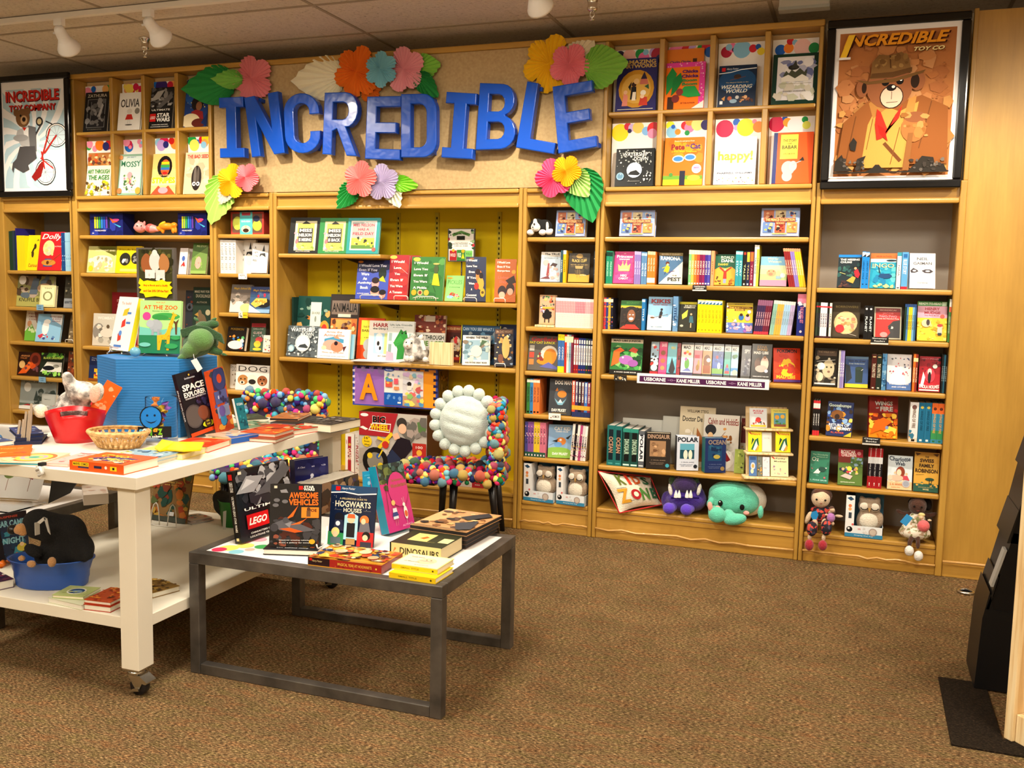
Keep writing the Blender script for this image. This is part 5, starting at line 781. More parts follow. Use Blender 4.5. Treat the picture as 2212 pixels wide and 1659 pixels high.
book(1223, 1272, 549, N2, .04, '2c2418', 'r 0 .0 1 .28 c8982c; n .1 .3 .9 .9 14 4 3a3020,1c1810,4a3c24 .2; t BLACK_CLIFF .5 .74 .7 .1 c8b060 u; t NOVEL_OF_THE_SEA .5 .6 .8 .04 a8905a; e .5 .9 .16 .08 a88848; p a89058 .34,.46 .66,.46 .7,.56 .3,.56; l .42 .16 .44 .44 .012 8a7848; l .56 .16 .54 .44 .012 8a7848; t AUTHOR .7 .24 .3 .04 e8d8b0', 'dark brown novel with gold figure, narrow right bookcase second shelf', yaw=8, th=.022)
row(1282, 1285.5, 543, 543, N2, .03, '3a4a58', 'dark spine at the right end, second shelf of narrow right bookcase', 'n 0 .1 1 .9 6 3 8aa0b0,d8d0b8 .5', depth=.13)
row(1199.5, 1281, 643, 647, N3, .025, 'd8949a*12,c87a8a*6,e0a0a8*5', 'pink and white reader spines, third shelf of narrow right bookcase', 'r 0 .9 1 1 f0ece8; r 0 0 1 .5 dce0d4; t READER .5 .25 .3 .4 b8a0a0 r; t READ .5 .7 .22 .4 f0d8d8 r', depth=.14, pg='f0ece4')
t = thing('display_stand', 'small pale wooden base under the sheep picture box', 'stand', (-1.88, .04, N3)); a = P(1155, 700, Y=.0); b = P(1196, 700, Y=.0)
bxo('board', (a.x, .002, N3+.0008, b.x, .12, N3+.014), 'w', M('pine'), t); fix(t)
book(1164, 1198, 638, N3+.0145, .04, 'c8a078', 'r .05 .05 .95 .95 c8a888; n .1 .5 .9 .95 22 4 2c2a2c,e8d070,4a8a58,c85838,5a5a5c .1; e .5 .3 .3 .12 1c181a; o .5 .42 .16 1c181a; e .3 .4 .1 .04 1c181a; e .7 .4 .1 .04 1c181a; r .34 .06 .4 .2 1c181a; r .6 .06 .66 .2 1c181a; e .5 .56 .46 .03 e8b040; n .1 .4 .3 .6 5 3 a888b0,d0c0d8 .1', 'black sheep picture box standing on a small wooden base', lean=3, th=.03, name='picture_box', cat='box')
book(1138, 1203, 727, N4, .04, '5a5650', 't Garfield .5 .9 .84 .13 b82c30 b; t FAT_CAT_3-PACK .46 .8 .86 .07 e8d820 b; r .04 .56 .2 .72 b8b8b0; r .04 .36 .2 .52 c84838; r .04 .16 .2 .32 d88040; e .7 .5 .28 .22 e8e0cc; e .74 .42 .22 .22 e88a20; e .6 .26 .3 .1 e88a20; p 5a60a8 .4,.1 .7,.24 1,.1 1,.04; n .3 .3 .5 .5 6 2 e8d080,8a3028 .06', 'grey comic book with orange shape, fourth shelf of narrow right bookcase', yaw=6)
row(1204, 1218, 722, 723, N4, .02, '3a68a8*2', 'yellow tipped blue spines right of the grey comic book', 'r 0 .84 1 1 f0e020; r 0 0 1 .16 f0e020; t 19-22 .5 .92 .8 .05 1c1a14; t COMIC .5 .5 .5 .35 e8e8f0 r', depth=.13)
row(1218.5, 1237, 723, 724, N4, .02, 'd83020,e8e4d8,8ab0c0,7a2840', 'mixed red and white comic spines left of diary spines', 'r 0 .8 1 .96 f0e0b0; t COMIC .5 .5 .5 .4 3a3a48 r', depth=.13)
row(1238, 1279.5, 730, 733, N4, .02, '8a1c28*2,1c2c68*3,1c3a2c,1c2444*2', 'white labelled diary spines, fourth shelf of narrow right bookcase', 'r .16 .24 .84 .8 eceae8; t DIARY_OF_A_KID .5 .52 .5 .4 3a2a3a r; r .2 .84 .8 .95 e0dcd8; o .5 .1 .3 c84828', depth=.13)
row(1137, 1165, 818, 820, N5, .02, '3a7a3a,3a80b8,e07838*2', 'bright comic spines left of the dog hero comic', 't GRAPHIC_NOVEL .5 .55 .6 .45 1c2430 r; r .2 .03 .8 .08 14130f; r 0 .9 1 .98 e8e0d0', depth=.14)
book(1184, 1233, 820, N5, .025, '363a40', 't DOG_MAN .6 .9 .74 .11 e8e6e0 b; e .5 .5 .28 .24 4a5058; e .56 .58 .2 .1 d08030; p c07028 .26,.66 .34,.76 .4,.66; p 7ab0c8 .24,.46 .4,.36 .6,.36 .76,.46 .6,.28 .4,.28; p e8e8e4 .4,.34 .5,.44 .6,.34; t DAV_PILKEY .46 .13 .64 .08 e8e6e0 b; r .16 .05 .8 .055 c8a020', 'dark grey comic with orange dog head, fifth shelf of narrow right bookcase', yaw=4, lean=9)
row(1234.5, 1274.5, 822, 828, N5, .015, 'd85030,3a2a58,1c1a2c,5a2c34,3a78c8,8a2c40', 'bright comic spines right of the dog hero comic', 'r 0 0 1 .14 2a3460; t COMIC_HERO .5 .66 .46 .5 f4f0e8 rb; r 0 .2 1 .32 e8a838; r .25 .88 .75 .98 f0ece4', depth=.14)
row(1133, 1178, 911, 914, N6, .02, '4a4a90,8a58a0*2,e8c838*2,d87890*2', 'pastel comic spines left of the flying cat comic', 'r 0 0 1 .14 2a5a48; t CAT_CLUB .5 .6 .5 .45 2a2440 r; n 0 .5 1 .95 6 3 f4e8e0,e8a8c0 .3; r .3 .03 .7 .08 f0e8f0', depth=.14)
book(1181, 1236, 919, N6, .025, '88b0d8', 'r 0 0 1 .24 88b84c; e .4 .22 .5 .1 88b84c; t CAT_KID .56 .88 .66 .11 f0f0ec b; t COMIC_CLUB .54 .79 .5 .04 f0f0ec b; e .52 .5 .2 .12 d88030; e .4 .4 .16 .08 6aa0d8; p 1c2024 .16,.5 .4,.56 .36,.46; p 1c2024 .7,.6 .94,.72 .8,.56; l .04 .36 .3 .46 .01 2a2c34; o .5 .54 .05 f4ece0; t DAV_PILKEY .5 .12 .64 .075 f0f0ec b', 'light blue comic with flying orange cat, sixth shelf of narrow right bookcase', yaw=12, lean=11, th=.02)
row(1231, 1264, 916, 922, N6, .015, 'e0d8d0,1c181c,e8e0dc,b04878,d8d0d4,f0ece8', 'white leaning comic spines right of the flying cat comic', 'n 0 .1 1 .9 16 5 d87890,f0d050,3a3440,f4f2ec,8a3c60 .3; t COMIC .5 .5 .5 .4 2a2430 r', depth=.14, tilt=4)
def owlbox(xl, xr, yt, z, Y, label, yaw=0, sc=1):
    L = atz(xl, z, Y); R = atz(xr, z, Y); w = R.x-L.x; h = solve_h(lambda h: L+Vector((w/2, 0, h)), yt); D = w*.62
    t = thing('owl_toy_box', label, 'toy box', (L.x+w/2, Y, z+.001), (0, 0, math.radians(yaw)), 'boxed sleeping owl toys'); s = MB()
    x0 = -w/2; s.box(x0, 0, 0, x0+w*.23, D*.8, h, 'eef0f2'); s.box(x0+w*.23, 0, 0, -x0, .004, h*.27, 'e4eaee'); s.box(x0, 0, 0, -x0, D, .004, 'e8ecee'); s.box(x0+w*.23, D-.004, 0, -x0, D, h*.98, '3a6a88'); s.box(-x0-.003, 0, 0, -x0, D, h*.27, 'c8d4dc'); s.box(x0, 0, h-.003, x0+w*.23, D*.8, h, '2a5a80')
    T = front(w, h); draw(s, w, h, 'r 0 0 1 .09 3a88b0; p 2a4a68 .02,.92 .12,.96 .21,.9 .12,.86; o .11 .74 .045 e08050; o .11 .66 .045 e8a868; r .08 .44 .16 .58 3a4450; o .12 .18 .08 14161a; o .1 .2 .03 e8e8e8; t OWL .38 .2 .08 .04 d86868; o .74 .15 .11 a89890; o .74 .15 .08 c8bcb0; t Sleeping_Owl_Toy .5 .045 .5 .03 d8ecf4; n .4 .1 .62 .24 4 2 f4f4f4,d8d8d8 .04; o .2 .3 .03 d86060', T); s.build('carton', M('print'), t)
    cx = w*.12; cy = D*.5; r = w*.3
    blob('owl_body', [((cx, cy, h*.36), (r*1.12, D*.36, h*.33)), ((cx, cy, h*.72), (r*1.05, D*.34, h*.2)), ((cx-r*.72, cy, h*.88), (r*.25, D*.2, h*.07)), ((cx+r*.72, cy, h*.88), (r*.25, D*.2, h*.07)), ((cx+r*1.05, cy-.01, h*.42), (r*.24, D*.2, h*.18))], M('plush', 'a8937c'), t, .007)
    m = MB(); m.sph((cx, cy-D*.17, h*.38), (r*.86, D*.23, h*.22), 'w', 16, 10); m.build('belly', M('plush', 'eae2d0'), t)
    f = MB()
    for sg in (-1, 1):
        f.sph((cx+sg*r*.46, cy-D*.27, h*.72), (r*.42, D*.07, h*.105), 'd8d0c2', 16, 10)
        f.tube([(cx+sg*r*.46+r*.3*math.cos(a), cy-D*.35, h*.72+h*.05*math.sin(a)-h*.012) for a in [math.pi+i*math.pi/8 for i in range(9)]], .0026, '2a2018', 5)
    f.build('eyes', M('matte'), t)
    f = MB(); f.prism([(cx-r*.12, cy-D*.36, h*.7), (cx+r*.12, cy-D*.36, h*.7), (cx, cy-D*.38, h*.6)], (0, .03, 0), 'b08a50'); f.build('beak', M('matte'), t)
owlbox(1129, 1196, 1003, N7, -.005, 'white boxed sleeping owl toy at left, bottom of narrow right bookcase', -6)
owlbox(1200, 1263, 1010, N7, -.012, 'white boxed sleeping owl toy at right, bottom of narrow right bookcase', -6)
owlbox(1824, 1906, 1072, R6, -.0, 'white boxed sleeping owl toy between the two dolls', 0)
# shelf tags
def stag(x, y, label, c, txt, tc='e8e8e8', w=30, h=13, z=None):
    p = P(x, y, Y=-.018); s = mpp(p); W, H = w*s, h*s
    o = MB(); o.box(-W/2, 0, -H/2, W/2, .003, H/2, c); draw(o, W, H, txt, lambda u, v, L: ((u-.5)*W, -E5*L, (v-.5)*H))
    o = o.build('shelf_tag', M('gloss'), None, 0, 0, p); tag(o, label, 'shelf label')
stag(1511, 622, 'small black shelf label under the rainbow spines', '2a2a2c', 't CHAPTER_BOOKS .5 .72 .8 .22 e8e8e8; t SERIES .5 .4 .6 .2 e8e8e8; r 0 0 1 .2 e4e0d8')
stag(1340, 816.5, 'small black shelf label below the dinosaur word game book', '2a2826', 'n .05 .1 .95 .9 12 3 a8a498,e8e0d0,5a564c .08; o .5 .5 .12 c8a870', w=28)
stag(1198, 900, 'white shelf label under the dog hero comic', 'eceae4', 't HUMOR .6 .5 .6 .4 4a4844; l .1 .2 .16 .8 .003 3a2a20; o .2 .3 .05 8a4a30', w=27, h=14)
stag(1900, 736, 'small black shelf label on the second shelf of the rightmost bookcase', '1e2022', 't Elementary .5 .78 .8 .24 d8dcdc; t Readers .5 .46 .6 .2 d8dcdc; r 0 0 1 .2 d8d4cc', w=36, h=16)
stag(1882, 953, 'small black shelf label below the fiery dragon book', '26282a', 't Chapter .5 .78 .8 .24 d8dcdc; t Books .5 .46 .6 .2 d8dcdc; r 0 0 1 .2 d0ccc4', w=36, h=17)
stag(524, 597, 'white shelf label under the white poetry books', 'e8e8e6', 'n .1 .2 .9 .8 8 3 b8b8b8,8a8a88 .06; t POETRY .5 .7 .6 .2 6a6a68', w=22, h=12)
stag(525, 681, 'yellow and white shelf label under the school bus books', 'e8c830', 'r 0 .0 .45 1 d8d8d8; n .05 .2 .4 .8 5 2 6a6a68 .08; t SCIENCE .72 .5 .4 .2 6a5a10', w=23, h=12)
stag(86, 664, 'blue shelf label under the grey-green title book, leftmost bookcase', '7aa8c8', 't SHELF .5 .7 .5 .2 3a5a78; t LABEL .5 .35 .5 .2 3a5a78', w=19, h=12)
stag(91, 820, 'blue shelf label under the black and green book, leftmost bookcase', '7aa8c8', 't SHELF .5 .7 .5 .2 3a5a78; t LABEL .5 .35 .5 .2 3a5a78', w=19, h=12)
# ================================================================ yellow backed bookcase
Y1, Y2, Y3, Y4 = 1.737, 1.437, 1.025, .225
def wire(xl, xr, z, Y, label, c='f0ede4'):
    a = atz(xl, z, Y); b = atz(xr, z, Y); w = b.x-a.x; r = .0028
    t = thing('wire_book_stand', label, 'book stand', (a.x, Y, z+.001), (0, 0, 0), 'white wire book stands')
    m = MB(); m.tube([(0, -.004, r), (0, -.008, .022), (w*.1, -.01, .03), (w*.9, -.01, .03), (w, -.008, .022), (w, -.004, r)], r, c); m.build('wire', M('gloss'), t)
MN = lambda bg, fr, ln: 'r .18 .08 .9 .9 '+fr+';r .26 .1 .82 .84 e8d860; r .3 .3 .78 .7 3a3a38;'+''.join('t %s .54 %g .42 .09 f4f2ec b;' % (x, .64-.13*i) for i, x in enumerate(ln))+'n .2 .1 .3 .6 8 2 f0a0b0,f0e8d0,e87880 .06; n .3 .1 .86 .28 14 3 f0e070,c8d070,e8c8a0,8aa848 .07; p 2a2a28 .4,.82 .54,.9 .7,.82; t AUTHOR .5 .05 .5 .025 e8e0d0'
book(622, 686, 471, Y1, .045, '1c1e1e', MN('', 'e8e4c0', ['MISS', 'NELSON', 'IS_MISSING']), 'black picture book, leftmost on the upper yellow bay shelf', yaw=2, lean=10)
book(686, 748, 472, Y1, .04, '2f8a48', MN('', 'e8e0b0', ['MISS', 'NELSON', 'IS_BACK']), 'green picture book, middle of three on the upper yellow bay shelf', yaw=2, lean=10)
book(747, 816, 472, Y1, .035, '2a9a9c', 'r .1 .1 .9 .92 e8e8e4; r .14 .14 .86 .88 a8b0b0; t MISS_NELSON .5 .8 .66 .08 c03048; t HAS_A .5 .68 .34 .07 c03048; t FIELD_DAY .5 .56 .66 .08 c03048; r .14 .14 .86 .44 c8d050; r .14 .14 .86 .24 5a8a3a; n .2 .2 .8 .44 16 4 f0e048,2a2a28,f4e8d0,e8d050 .05; o .86 .12 .06 e86050', 'teal picture book, rightmost of three on the upper yellow bay shelf', yaw=2, lean=10)
WL = lambda ls, x, w, hh, y0, dy: ''.join('t %s %g %g %g %g f4f2ec b;' % (s, x, y0-dy*i, w if len(s) > 6 else w*len(s)/7, hh) for i, s in enumerate(ls))
book(767, 836, 563, Y2, .05, '4456b8', 'p 1c2044 0,.78 .5,.66 1,.76 1,1 0,1; t I_Would_Love_You .48 .86 .84 .07 e0e0f0; t Even_If_You .34 .75 .56 .07 d8d8f0;'+WL(['Were', 'An', 'Activity', 'Book'], .26, .44, .075, .64, .115)+'e .8 .66 .12 .16 1c2a24; p c8c830 .66,.48 .92,.44 .82,.6; e .6 .4 .12 .12 e0a0a0; e .6 .48 .12 .08 2a1a1c; e .6 .18 .14 .1 e0a090; e .6 .25 .14 .09 1c1618; e .84 .12 .1 .1 d89080; e .84 .18 .11 .07 1c1618; t AUTHOR_NAMES .24 .14 .38 .03 e8e8f0; e .1 .95 .08 .03 c87828', 'blue activity book, leftmost on the middle yellow bay shelf', lean=9)
book(875, 900, 553, Y2, .16, 'a8242c', 'o .7 .8 .3 e03c30; o .5 .3 .3 c02c2c; p 14131a .5,.1 .9,.2 .9,.6 .6,.6', 'second red book behind the red tomato book', lean=9)
book(831, 878, 552, Y2, .05, 'a82630', 'n .3 .1 1 .95 6 4 d03c38,c83030 .3; o .7 .72 .26 d83c34; o .8 .42 .22 d03434; o .62 .12 .26 c83030; e .18 .95 .18 .04 f0d850;'+WL(['I_Would', 'Love', 'You', 'Even_If', 'You_Were', 'A_Tomato'], .42, .66, .055, .85, .136)+'l .56 .72 .96 .58 .01 f0e8e8', 'red tomato book on the middle yellow bay shelf', lean=9)
book(884, 955, 556, Y2, .04, '3a7a3c', 'n .05 .1 .95 .95 18 6 4a8a48,2f6a34,5a9a50 .12; e .16 .94 .11 .045 e8d050;'+WL(['I_Would', 'Love_You', 'Even_If', 'You_Were', 'A_Pickle'], .3, .42, .055, .86, .142)+'e .76 .72 .07 .1 4a5a38; p f0dc28 .66,.36 .9,.34 .82,.62 .7,.62; l .7 .34 .78 .2 .008 2a3a28; o .13 .18 .08 e8a828; o .32 .18 .08 d8c078; o .32 .18 .05 8a3030; o .51 .18 .08 d8b040; e .76 .84 .1 .02 d0b868; t AUTHORS .5 .06 .8 .02 e8e8d8', 'green pickle book, centre of the middle yellow bay shelf', lean=8)
book(952, 998, 597, Y2, .04, '8aca78', 't PICKLES .5 .74 .8 .16 4a8a48 l; t Colouring .5 .54 .6 .05 3a6a38; e .4 .24 .16 .1 c84838; e .3 .16 .2 .06 88b8d8; o .66 .22 .1 e8a0a0; n .2 .1 .8 .3 10 4 f0d060,5a9a50,d85848 .06; e .2 .9 .16 .03 e89838', 'small pale green pickles booklet on the middle yellow bay shelf', yaw=10, lean=20, th=.012)
t = thing('sign_holder', 'black framed author event sign on a stem, middle yellow bay shelf', 'sign', (0, 0, 0)); a = atz(996, Y2, .22); t.location = a
s = P(996, 494, Y=.22); ht = s.z-Y2; W = 63*mpp(s); H = 71*mpp(s)
m = MB(); m.lathe((0, 0, .001), [(0, 0), (.045, 0), (.045, .006), (0, .008)], '2a2a2c', 18); m.tube([(0, 0, .004), (0, 0, ht-H*.9)], .005, '2a2a2c'); m.build('stem', M('plastic', '2a2a2c'), t)
m = MB(); m.box(-W/2, -.012, ht-H, W/2, .004, ht, '4a4440'); m.build('frame', M('plastic', '4a4440'), t)
m = MB(); draw(m, W, H, 'r .04 .03 .96 .98 e8e4dc; n .02 .4 .12 .95 8 2 a82838,2a3a30 .08; n .86 .4 .96 .95 8 4 c83040,2a4a38,88a878 .08; p 5a8a48 .16,.84 .5,.94 .84,.84 .8,.76 .5,.86 .2,.76; t Meet_the_Author .5 .85 .56 .06 2a4a20 b; r .34 .66 .64 .78 1c2018; t WITH_BOOKS .5 .58 .5 .02 5a5a58; t Saturday_November_18 .5 .54 .7 .04 3a3a38; t 1:00_to_3:00 .5 .48 .5 .03 6a6a68; r .08 .04 .34 .34 a82830; t I_WOULD .2 .2 .2 .1 f0e0d8; r .35 .03 .66 .36 3a7a3c; t I_WOULD .44 .2 .14 .14 e8f0e0; p e8d828 .52,.1 .64,.1 .58,.26; o .58 .32 .06 e8a828; r .67 .04 .93 .34 7ac068; t PICKLES .8 .24 .2 .08 3a7a30; o .22 .34 .05 e8a030', lambda u, v, L: ((u-.5)*W, -.0122-E5*L, ht-H+v*H)); m.build('notice', M('gloss'), t)
book(1001, 1049, 557, Y2, .05, '2c3450', 'e .3 .94 .14 .04 8a5a28; o .5 .9 .16 2a3a5c;'+WL(['I_Would', 'Love_You', 'Even', 'If_You', 'Were', 'A', 'Coconut'], .3, .5, .05, .92, .13)+'e .66 .56 .16 .14 d88040; e .74 .4 .16 .14 e0a040; e .6 .66 .12 .07 2a1418; e .76 .58 .1 .07 1c1418; e .54 .34 .12 .08 a83028; e .84 .2 .12 .1 c8a030; o .84 .2 .07 5a4414', 'dark blue coconut book on the middle yellow bay shelf', yaw=22, lean=11, th=.03)
book(1067, 1113, 562, Y2, .05, 'b05a24', WL(['I_Would_Love', 'Even_If_You', 'Surprise'], .4, .6, .05, .92, .1)+'t Living .4 .56 .5 .08 e06850; t Day .4 .46 .34 .08 e06850; p 2a1a18 .5,.5 .9,.62 1,.46 .7,.4; e .36 .24 .2 .14 2a1618; e .36 .16 .15 .08 e8a890; e .74 .3 .2 .14 2a1618; e .74 .24 .14 .08 e0a088; o .88 .7 .1 c89030; l .5 .04 .98 .16 .008 d8a060', 'rust brown book at right end of the middle yellow bay shelf', yaw=16, lean=12, th=.03, pg='d8903c')
wire(779, 825, Y2, .035, 'white wire stand under the blue activity book'); wire(852, 882, Y2, .035, 'white wire stand under the red tomato book'); wire(898, 942, Y2, .025, 'white wire stand under the green pickle book')
wire(1003, 1030, Y2, .03, 'white wire stand under the dark blue coconut book'); wire(1068, 1092, Y2, .03, 'white wire stand under the rust brown book')
# long shelf of the yellow bay
row(631, 634.5, 642, 642, Y3, .14, '1c3a34', 'dark green spine left of the seahorse book', '', depth=.1)
book(634, 708, 641, Y3, .15, '1c4a44', 'n .03 .03 .97 .97 44 3 2a6a60,143a34,4a8a78,b87838,88a898,d8a860,0c2824 .12; r .4 .5 .72 .9 d8dcd4; t SEA_HORSE .56 .72 .24 .04 5a6a60; e .56 .62 .03 .05 8a948c; r .4 .42 .7 .47 e0d8c0; e .84 .46 .14 .14 e09838; e .84 .46 .08 .08 c83830; e .3 .08 .16 .07 c88048; e .7 .1 .1 .07 d8a890', 'dark green ornate picture book behind the grey rabbit-moon book', lean=8)
book(699, 769, 637, Y3, .13, '2c2422', 'r .05 .68 .95 .9 7a6a60; t ANIMALIA .5 .79 .86 .14 14100e; r .28 .64 .72 .69 e8dcc8; r .05 .04 .95 .62 c87838; r .22 .06 .76 .6 d8a050; n .06 .05 .94 .6 46 7 e8c888,b04020,e09038,8a6a58,f0e0b8,5a2c18 .09', 'brown jungle picture book behind the armadillo book', yaw=5, lean=9)
book(618, 686, 705, Y3, .06, '5a646a', 'n .02 .02 .98 .98 90 4 a8b4b8,78868c,444e54,d0d8dc .05; t WATERSHIP .5 .86 .76 .12 e8eeee; t DOWN .66 .73 .38 .12 e8eeee; o .52 .44 .24 c8d0d8; o .52 .44 .2 e4eaee; p 3a4248 .38,.3 .44,.38 .6,.42 .7,.32 .66,.28; o .17 .26 .1 88b0c4; o .17 .26 .07 b8d0dc', 'grey leafy book with rabbit on moon, left front of long yellow bay shelf', lean=9)
book(690, 762, 722, Y3, .075, '8ac0d8', 'r .1 .1 .9 .9 a0d0e4', 'light blue book peeking out behind the white armadillo book', lean=8)
book(683, 752, 712, Y3, .05, 'e4eaee', 't Arnie_the .5 .9 .5 .07 e07850; t Armadillo .5 .79 .66 .09 e07850; p 4a98c0 .2,.54 .2,.66 .5,.74 .82,.66 .82,.54; e .44 .46 .28 .18 f0a898; e .62 .4 .2 .18 e88868; o .58 .52 .06 2a1c24; e .2 .36 .08 .07 f0e0b0; p e89878 .5,.7 .6,.8 .7,.66; p 5a2c34 .8,.4 .92,.44 .84,.24; t Goes_to_Birthday .5 .2 .7 .05 e88868 u; t AUTHOR_AND_ARTIST .5 .08 .8 .025 8a98a8', 'white armadillo picture book, front of long yellow bay shelf', lean=8)
book(765, 825, 688, Y3, .15, 'e04c20', 'r .12 .34 .66 .94 f0e048; t THE_STORY .4 .78 .4 .05 4a4420; t BABAR .38 .69 .44 .06 4a4420; t A_BOOK .4 .52 .3 .03 6a6430; e .5 .34 .26 .17 b0b4b8; e .46 .12 .2 .12 a8acb0', 'orange red picture book with yellow panel, long yellow bay shelf', lean=8)
book(793, 850, 694, Y3, .125, 'ece8e0', 't HARRY .5 .89 .7 .1 a82c34 b; t the_Dirty_Dog .52 .79 .76 .06 3a3a40 b; r .2 .16 .94 .68 a8d0e8; r .6 .16 .94 .68 d0e090; e .4 .4 .14 .22 f0f0ec; e .4 .6 .12 .08 f0f0ec; e .38 .42 .05 .06 1c1c20; e .46 .3 .04 .05 1c1c20; t BY_GENE .6 .1 .4 .03 6a5a50', 'white dog picture book beside the crocodile book', lean=8)
book(833, 890, 695, Y3, .1, 'e0e4e2', 't Lyle,_Lyle,_Crocodile .5 .9 .84 .06 3a5a58; t BY_AUTHOR .4 .84 .4 .02 6a7a78; r .06 .5 .18 .7 9ab0b0; r .06 .2 .18 .42 8aa0a0; r .82 .5 .94 .7 9ab0b0; p e8a8c0 0,.0 .3,.0 .26,.2 .0,.24; p 2f8a3a .28,.5 .5,.8 .6,.74 .7,.78 .78,.6 .7,.42 .66,.06 .4,.04 .42,.3; p 3a9a44 .24,.46 .5,.64 .66,.5 .34,.36; o .56 .7 .03 14130f; o .7 .7 .03 14130f; l .3 .4 .62 .5 .004 1c5a24', 'white picture book with green crocodile, long yellow bay shelf', lean=8)
book(890, 958, 682, Y3, .17, 'd8d0c0', 'r 0 .62 1 1 7a3020; n .02 .64 .98 .99 30 4 a84028,d8b898,5a2418,c87848,e8d0b0 .08; r .36 .86 .66 .98 e8e0d4; r 0 .3 1 .62 e8e8e0; t ART_THROUGH .54 .52 .86 .1 2c3a30 b; t THE_AGES .56 .39 .82 .11 5a9a28 b; n .02 .02 .98 .28 20 5 c8c028,8a8a20,4a3a20 .08', 'tall art history picture book behind the plush rabbit', yaw=5, lean=9)
book(958, 1001, 703, Y3, .25, '6a2c1c', 'r .04 .86 .96 .97 b05030; t CAN_YOU_SEE_WHAT_I_SEE .5 .9 .94 .07 f0dca0; r .1 .1 .9 .8 4a1c14; e .56 .5 .26 .2 c8b8a0; e .56 .6 .1 .1 d83838; n .2 .15 .85 .7 16 5 8a3a28,d8a868,2a1410,e8d0b0 .1; r .3 .06 .9 .14 c83828', 'red brown picture puzzle book behind the pale wood block', lean=6)
book(993, 1078, 704, Y3, .2, '26405a', 'r 0 .84 1 .97 2c5a80; t CAN_YOU_SEE_WHAT_I_SEE? .5 .9 .94 .08 c8dcf0; r .04 .04 .96 .82 28405a; n .05 .5 .95 .8 14 6 3a6088,5a88a8,8a98a0 .14; n .05 .1 .95 .5 30 7 1c1c20,3a2c24,8a6a3c,14181c .1; r 0 0 .02 1 d8d030; r .98 0 1 1 b8b048; p 14161c .1,.3 .2,.6 .3,.4', 'blue picture puzzle book with yellow edges behind the monster book', lean=7, spine='e0d838')
book(1074, 1114, 702, Y3, .25, '1c2c5a', 'o .3 .86 .14 e8e8e8; n .1 .2 .9 .7 12 2 28407a,14204a .2', 'navy book behind the night kitchen style book at the right end', lean=7)
book(998, 1058, 727, Y3, .03, 'e4e2da', 'r .06 .18 .94 .84 88a8b8; n .07 .19 .93 .83 30 6 a8b8b0,c8c8b8,5a7a88,7a6a58,d8d8c8 .12; e .5 .46 .2 .2 d8d0c0; p 3a5a38 .6,.6 .9,.8 .7,.84; t WHERE_THE_WILD .5 .92 .8 .07 2a2824 b; t AND_IN_ONE_GREAT_BOOK .5 .08 .8 .05 2a2824 b', 'white bordered monster picture book leaning on long yellow bay shelf', yaw=20, lean=22, th=.018)
book(1067, 1108, 713, Y3, .035, '2a2a34', 'r .04 .86 .96 .98 6a4a3c; t IN_THE_NIGHT .5 .92 .8 .06 c8a888; n .05 .05 .95 .84 36 4 e8b870,d8a058,3a3440,88a0c0,8a5a30,f0dcb0 .11; e .6 .5 .2 .3 e8b468; e .34 .2 .14 .12 7a4a34', 'dark night kitchen scene book at right end of long yellow bay shelf', yaw=20, lean=16, th=.03)
wire(1070, 1092, Y3, .008, 'white wire stand under the dark kitchen scene book')
a = P(783, 781, Y=.02)
t = lay(Y3, .004, (757, 779), (866, 783), (775, 775), 'e8e8ec', 'n .1 .1 .9 .9 6 2 f4f4f4,d8dce8 .2', 'white leaflet lying in front of the dog and crocodile books')
t = thing('wooden_block', 'blank pale wooden block on the long yellow bay shelf', 'block', (0, 0, 0)); a = atz(927, Y3, -.0); b = atz(976, Y3, -.0)
bxo('block', (a.x, .0, Y3+.001, b.x, .03, Y3+.148), 'w', M('pine'), t, .002); fix(t)
t = thing('plush_rabbit', 'grey and white plush rabbit sitting on the long yellow bay shelf', 'plush toy', atz(896, Y3, .02))
gp = M('plushgrey'); wp = M('plush', 'eee9e0')
bps('body', .03, [(897, 757, 26, 24, 0, 17), (888, 744, 18, 16), (908, 762, 20, 18, 0, 16), (884, 742, 12), (893, 731, 7, 13, .0), (907, 734, 7, 14, .01, None, 30)], gp, t, .006)
bps('muzzle', .0, [(881, 746, 11, 9, -.02), (883, 738, 8, 7, -.01)], wp, t, .006); bps('foot', -.01, [(879, 775, 7, 8, -.03)], wp, t, .006); bps('foot', -.01, [(889, 775, 7, 8, -.03)], wp, t, .006); bps('foot', -.01, [(919, 777, 7, 7, -.02)], wp, t, .006)
m = MB(); p = P(911, 745, Y=-.03); m.prism([(p.x-.012, p.y, p.z+.03), (p.x+.01, p.y, p.z+.034), (p.x+.03, p.y, p.z-.03), (p.x+.008, p.y, p.z-.036)], (0, .002, 0), 'ecebe8'); m.build('hang_tag', M('gloss'), t)
m = MB()
for x, y in ((878, 740), (889, 741)): m.sph(P(x, y, Y=-.035), .006, '14130f')
m.sph(P(880, 747, Y=-.045), .006, 'd8a098'); m.build('face', M('gloss'), t); fix(t)
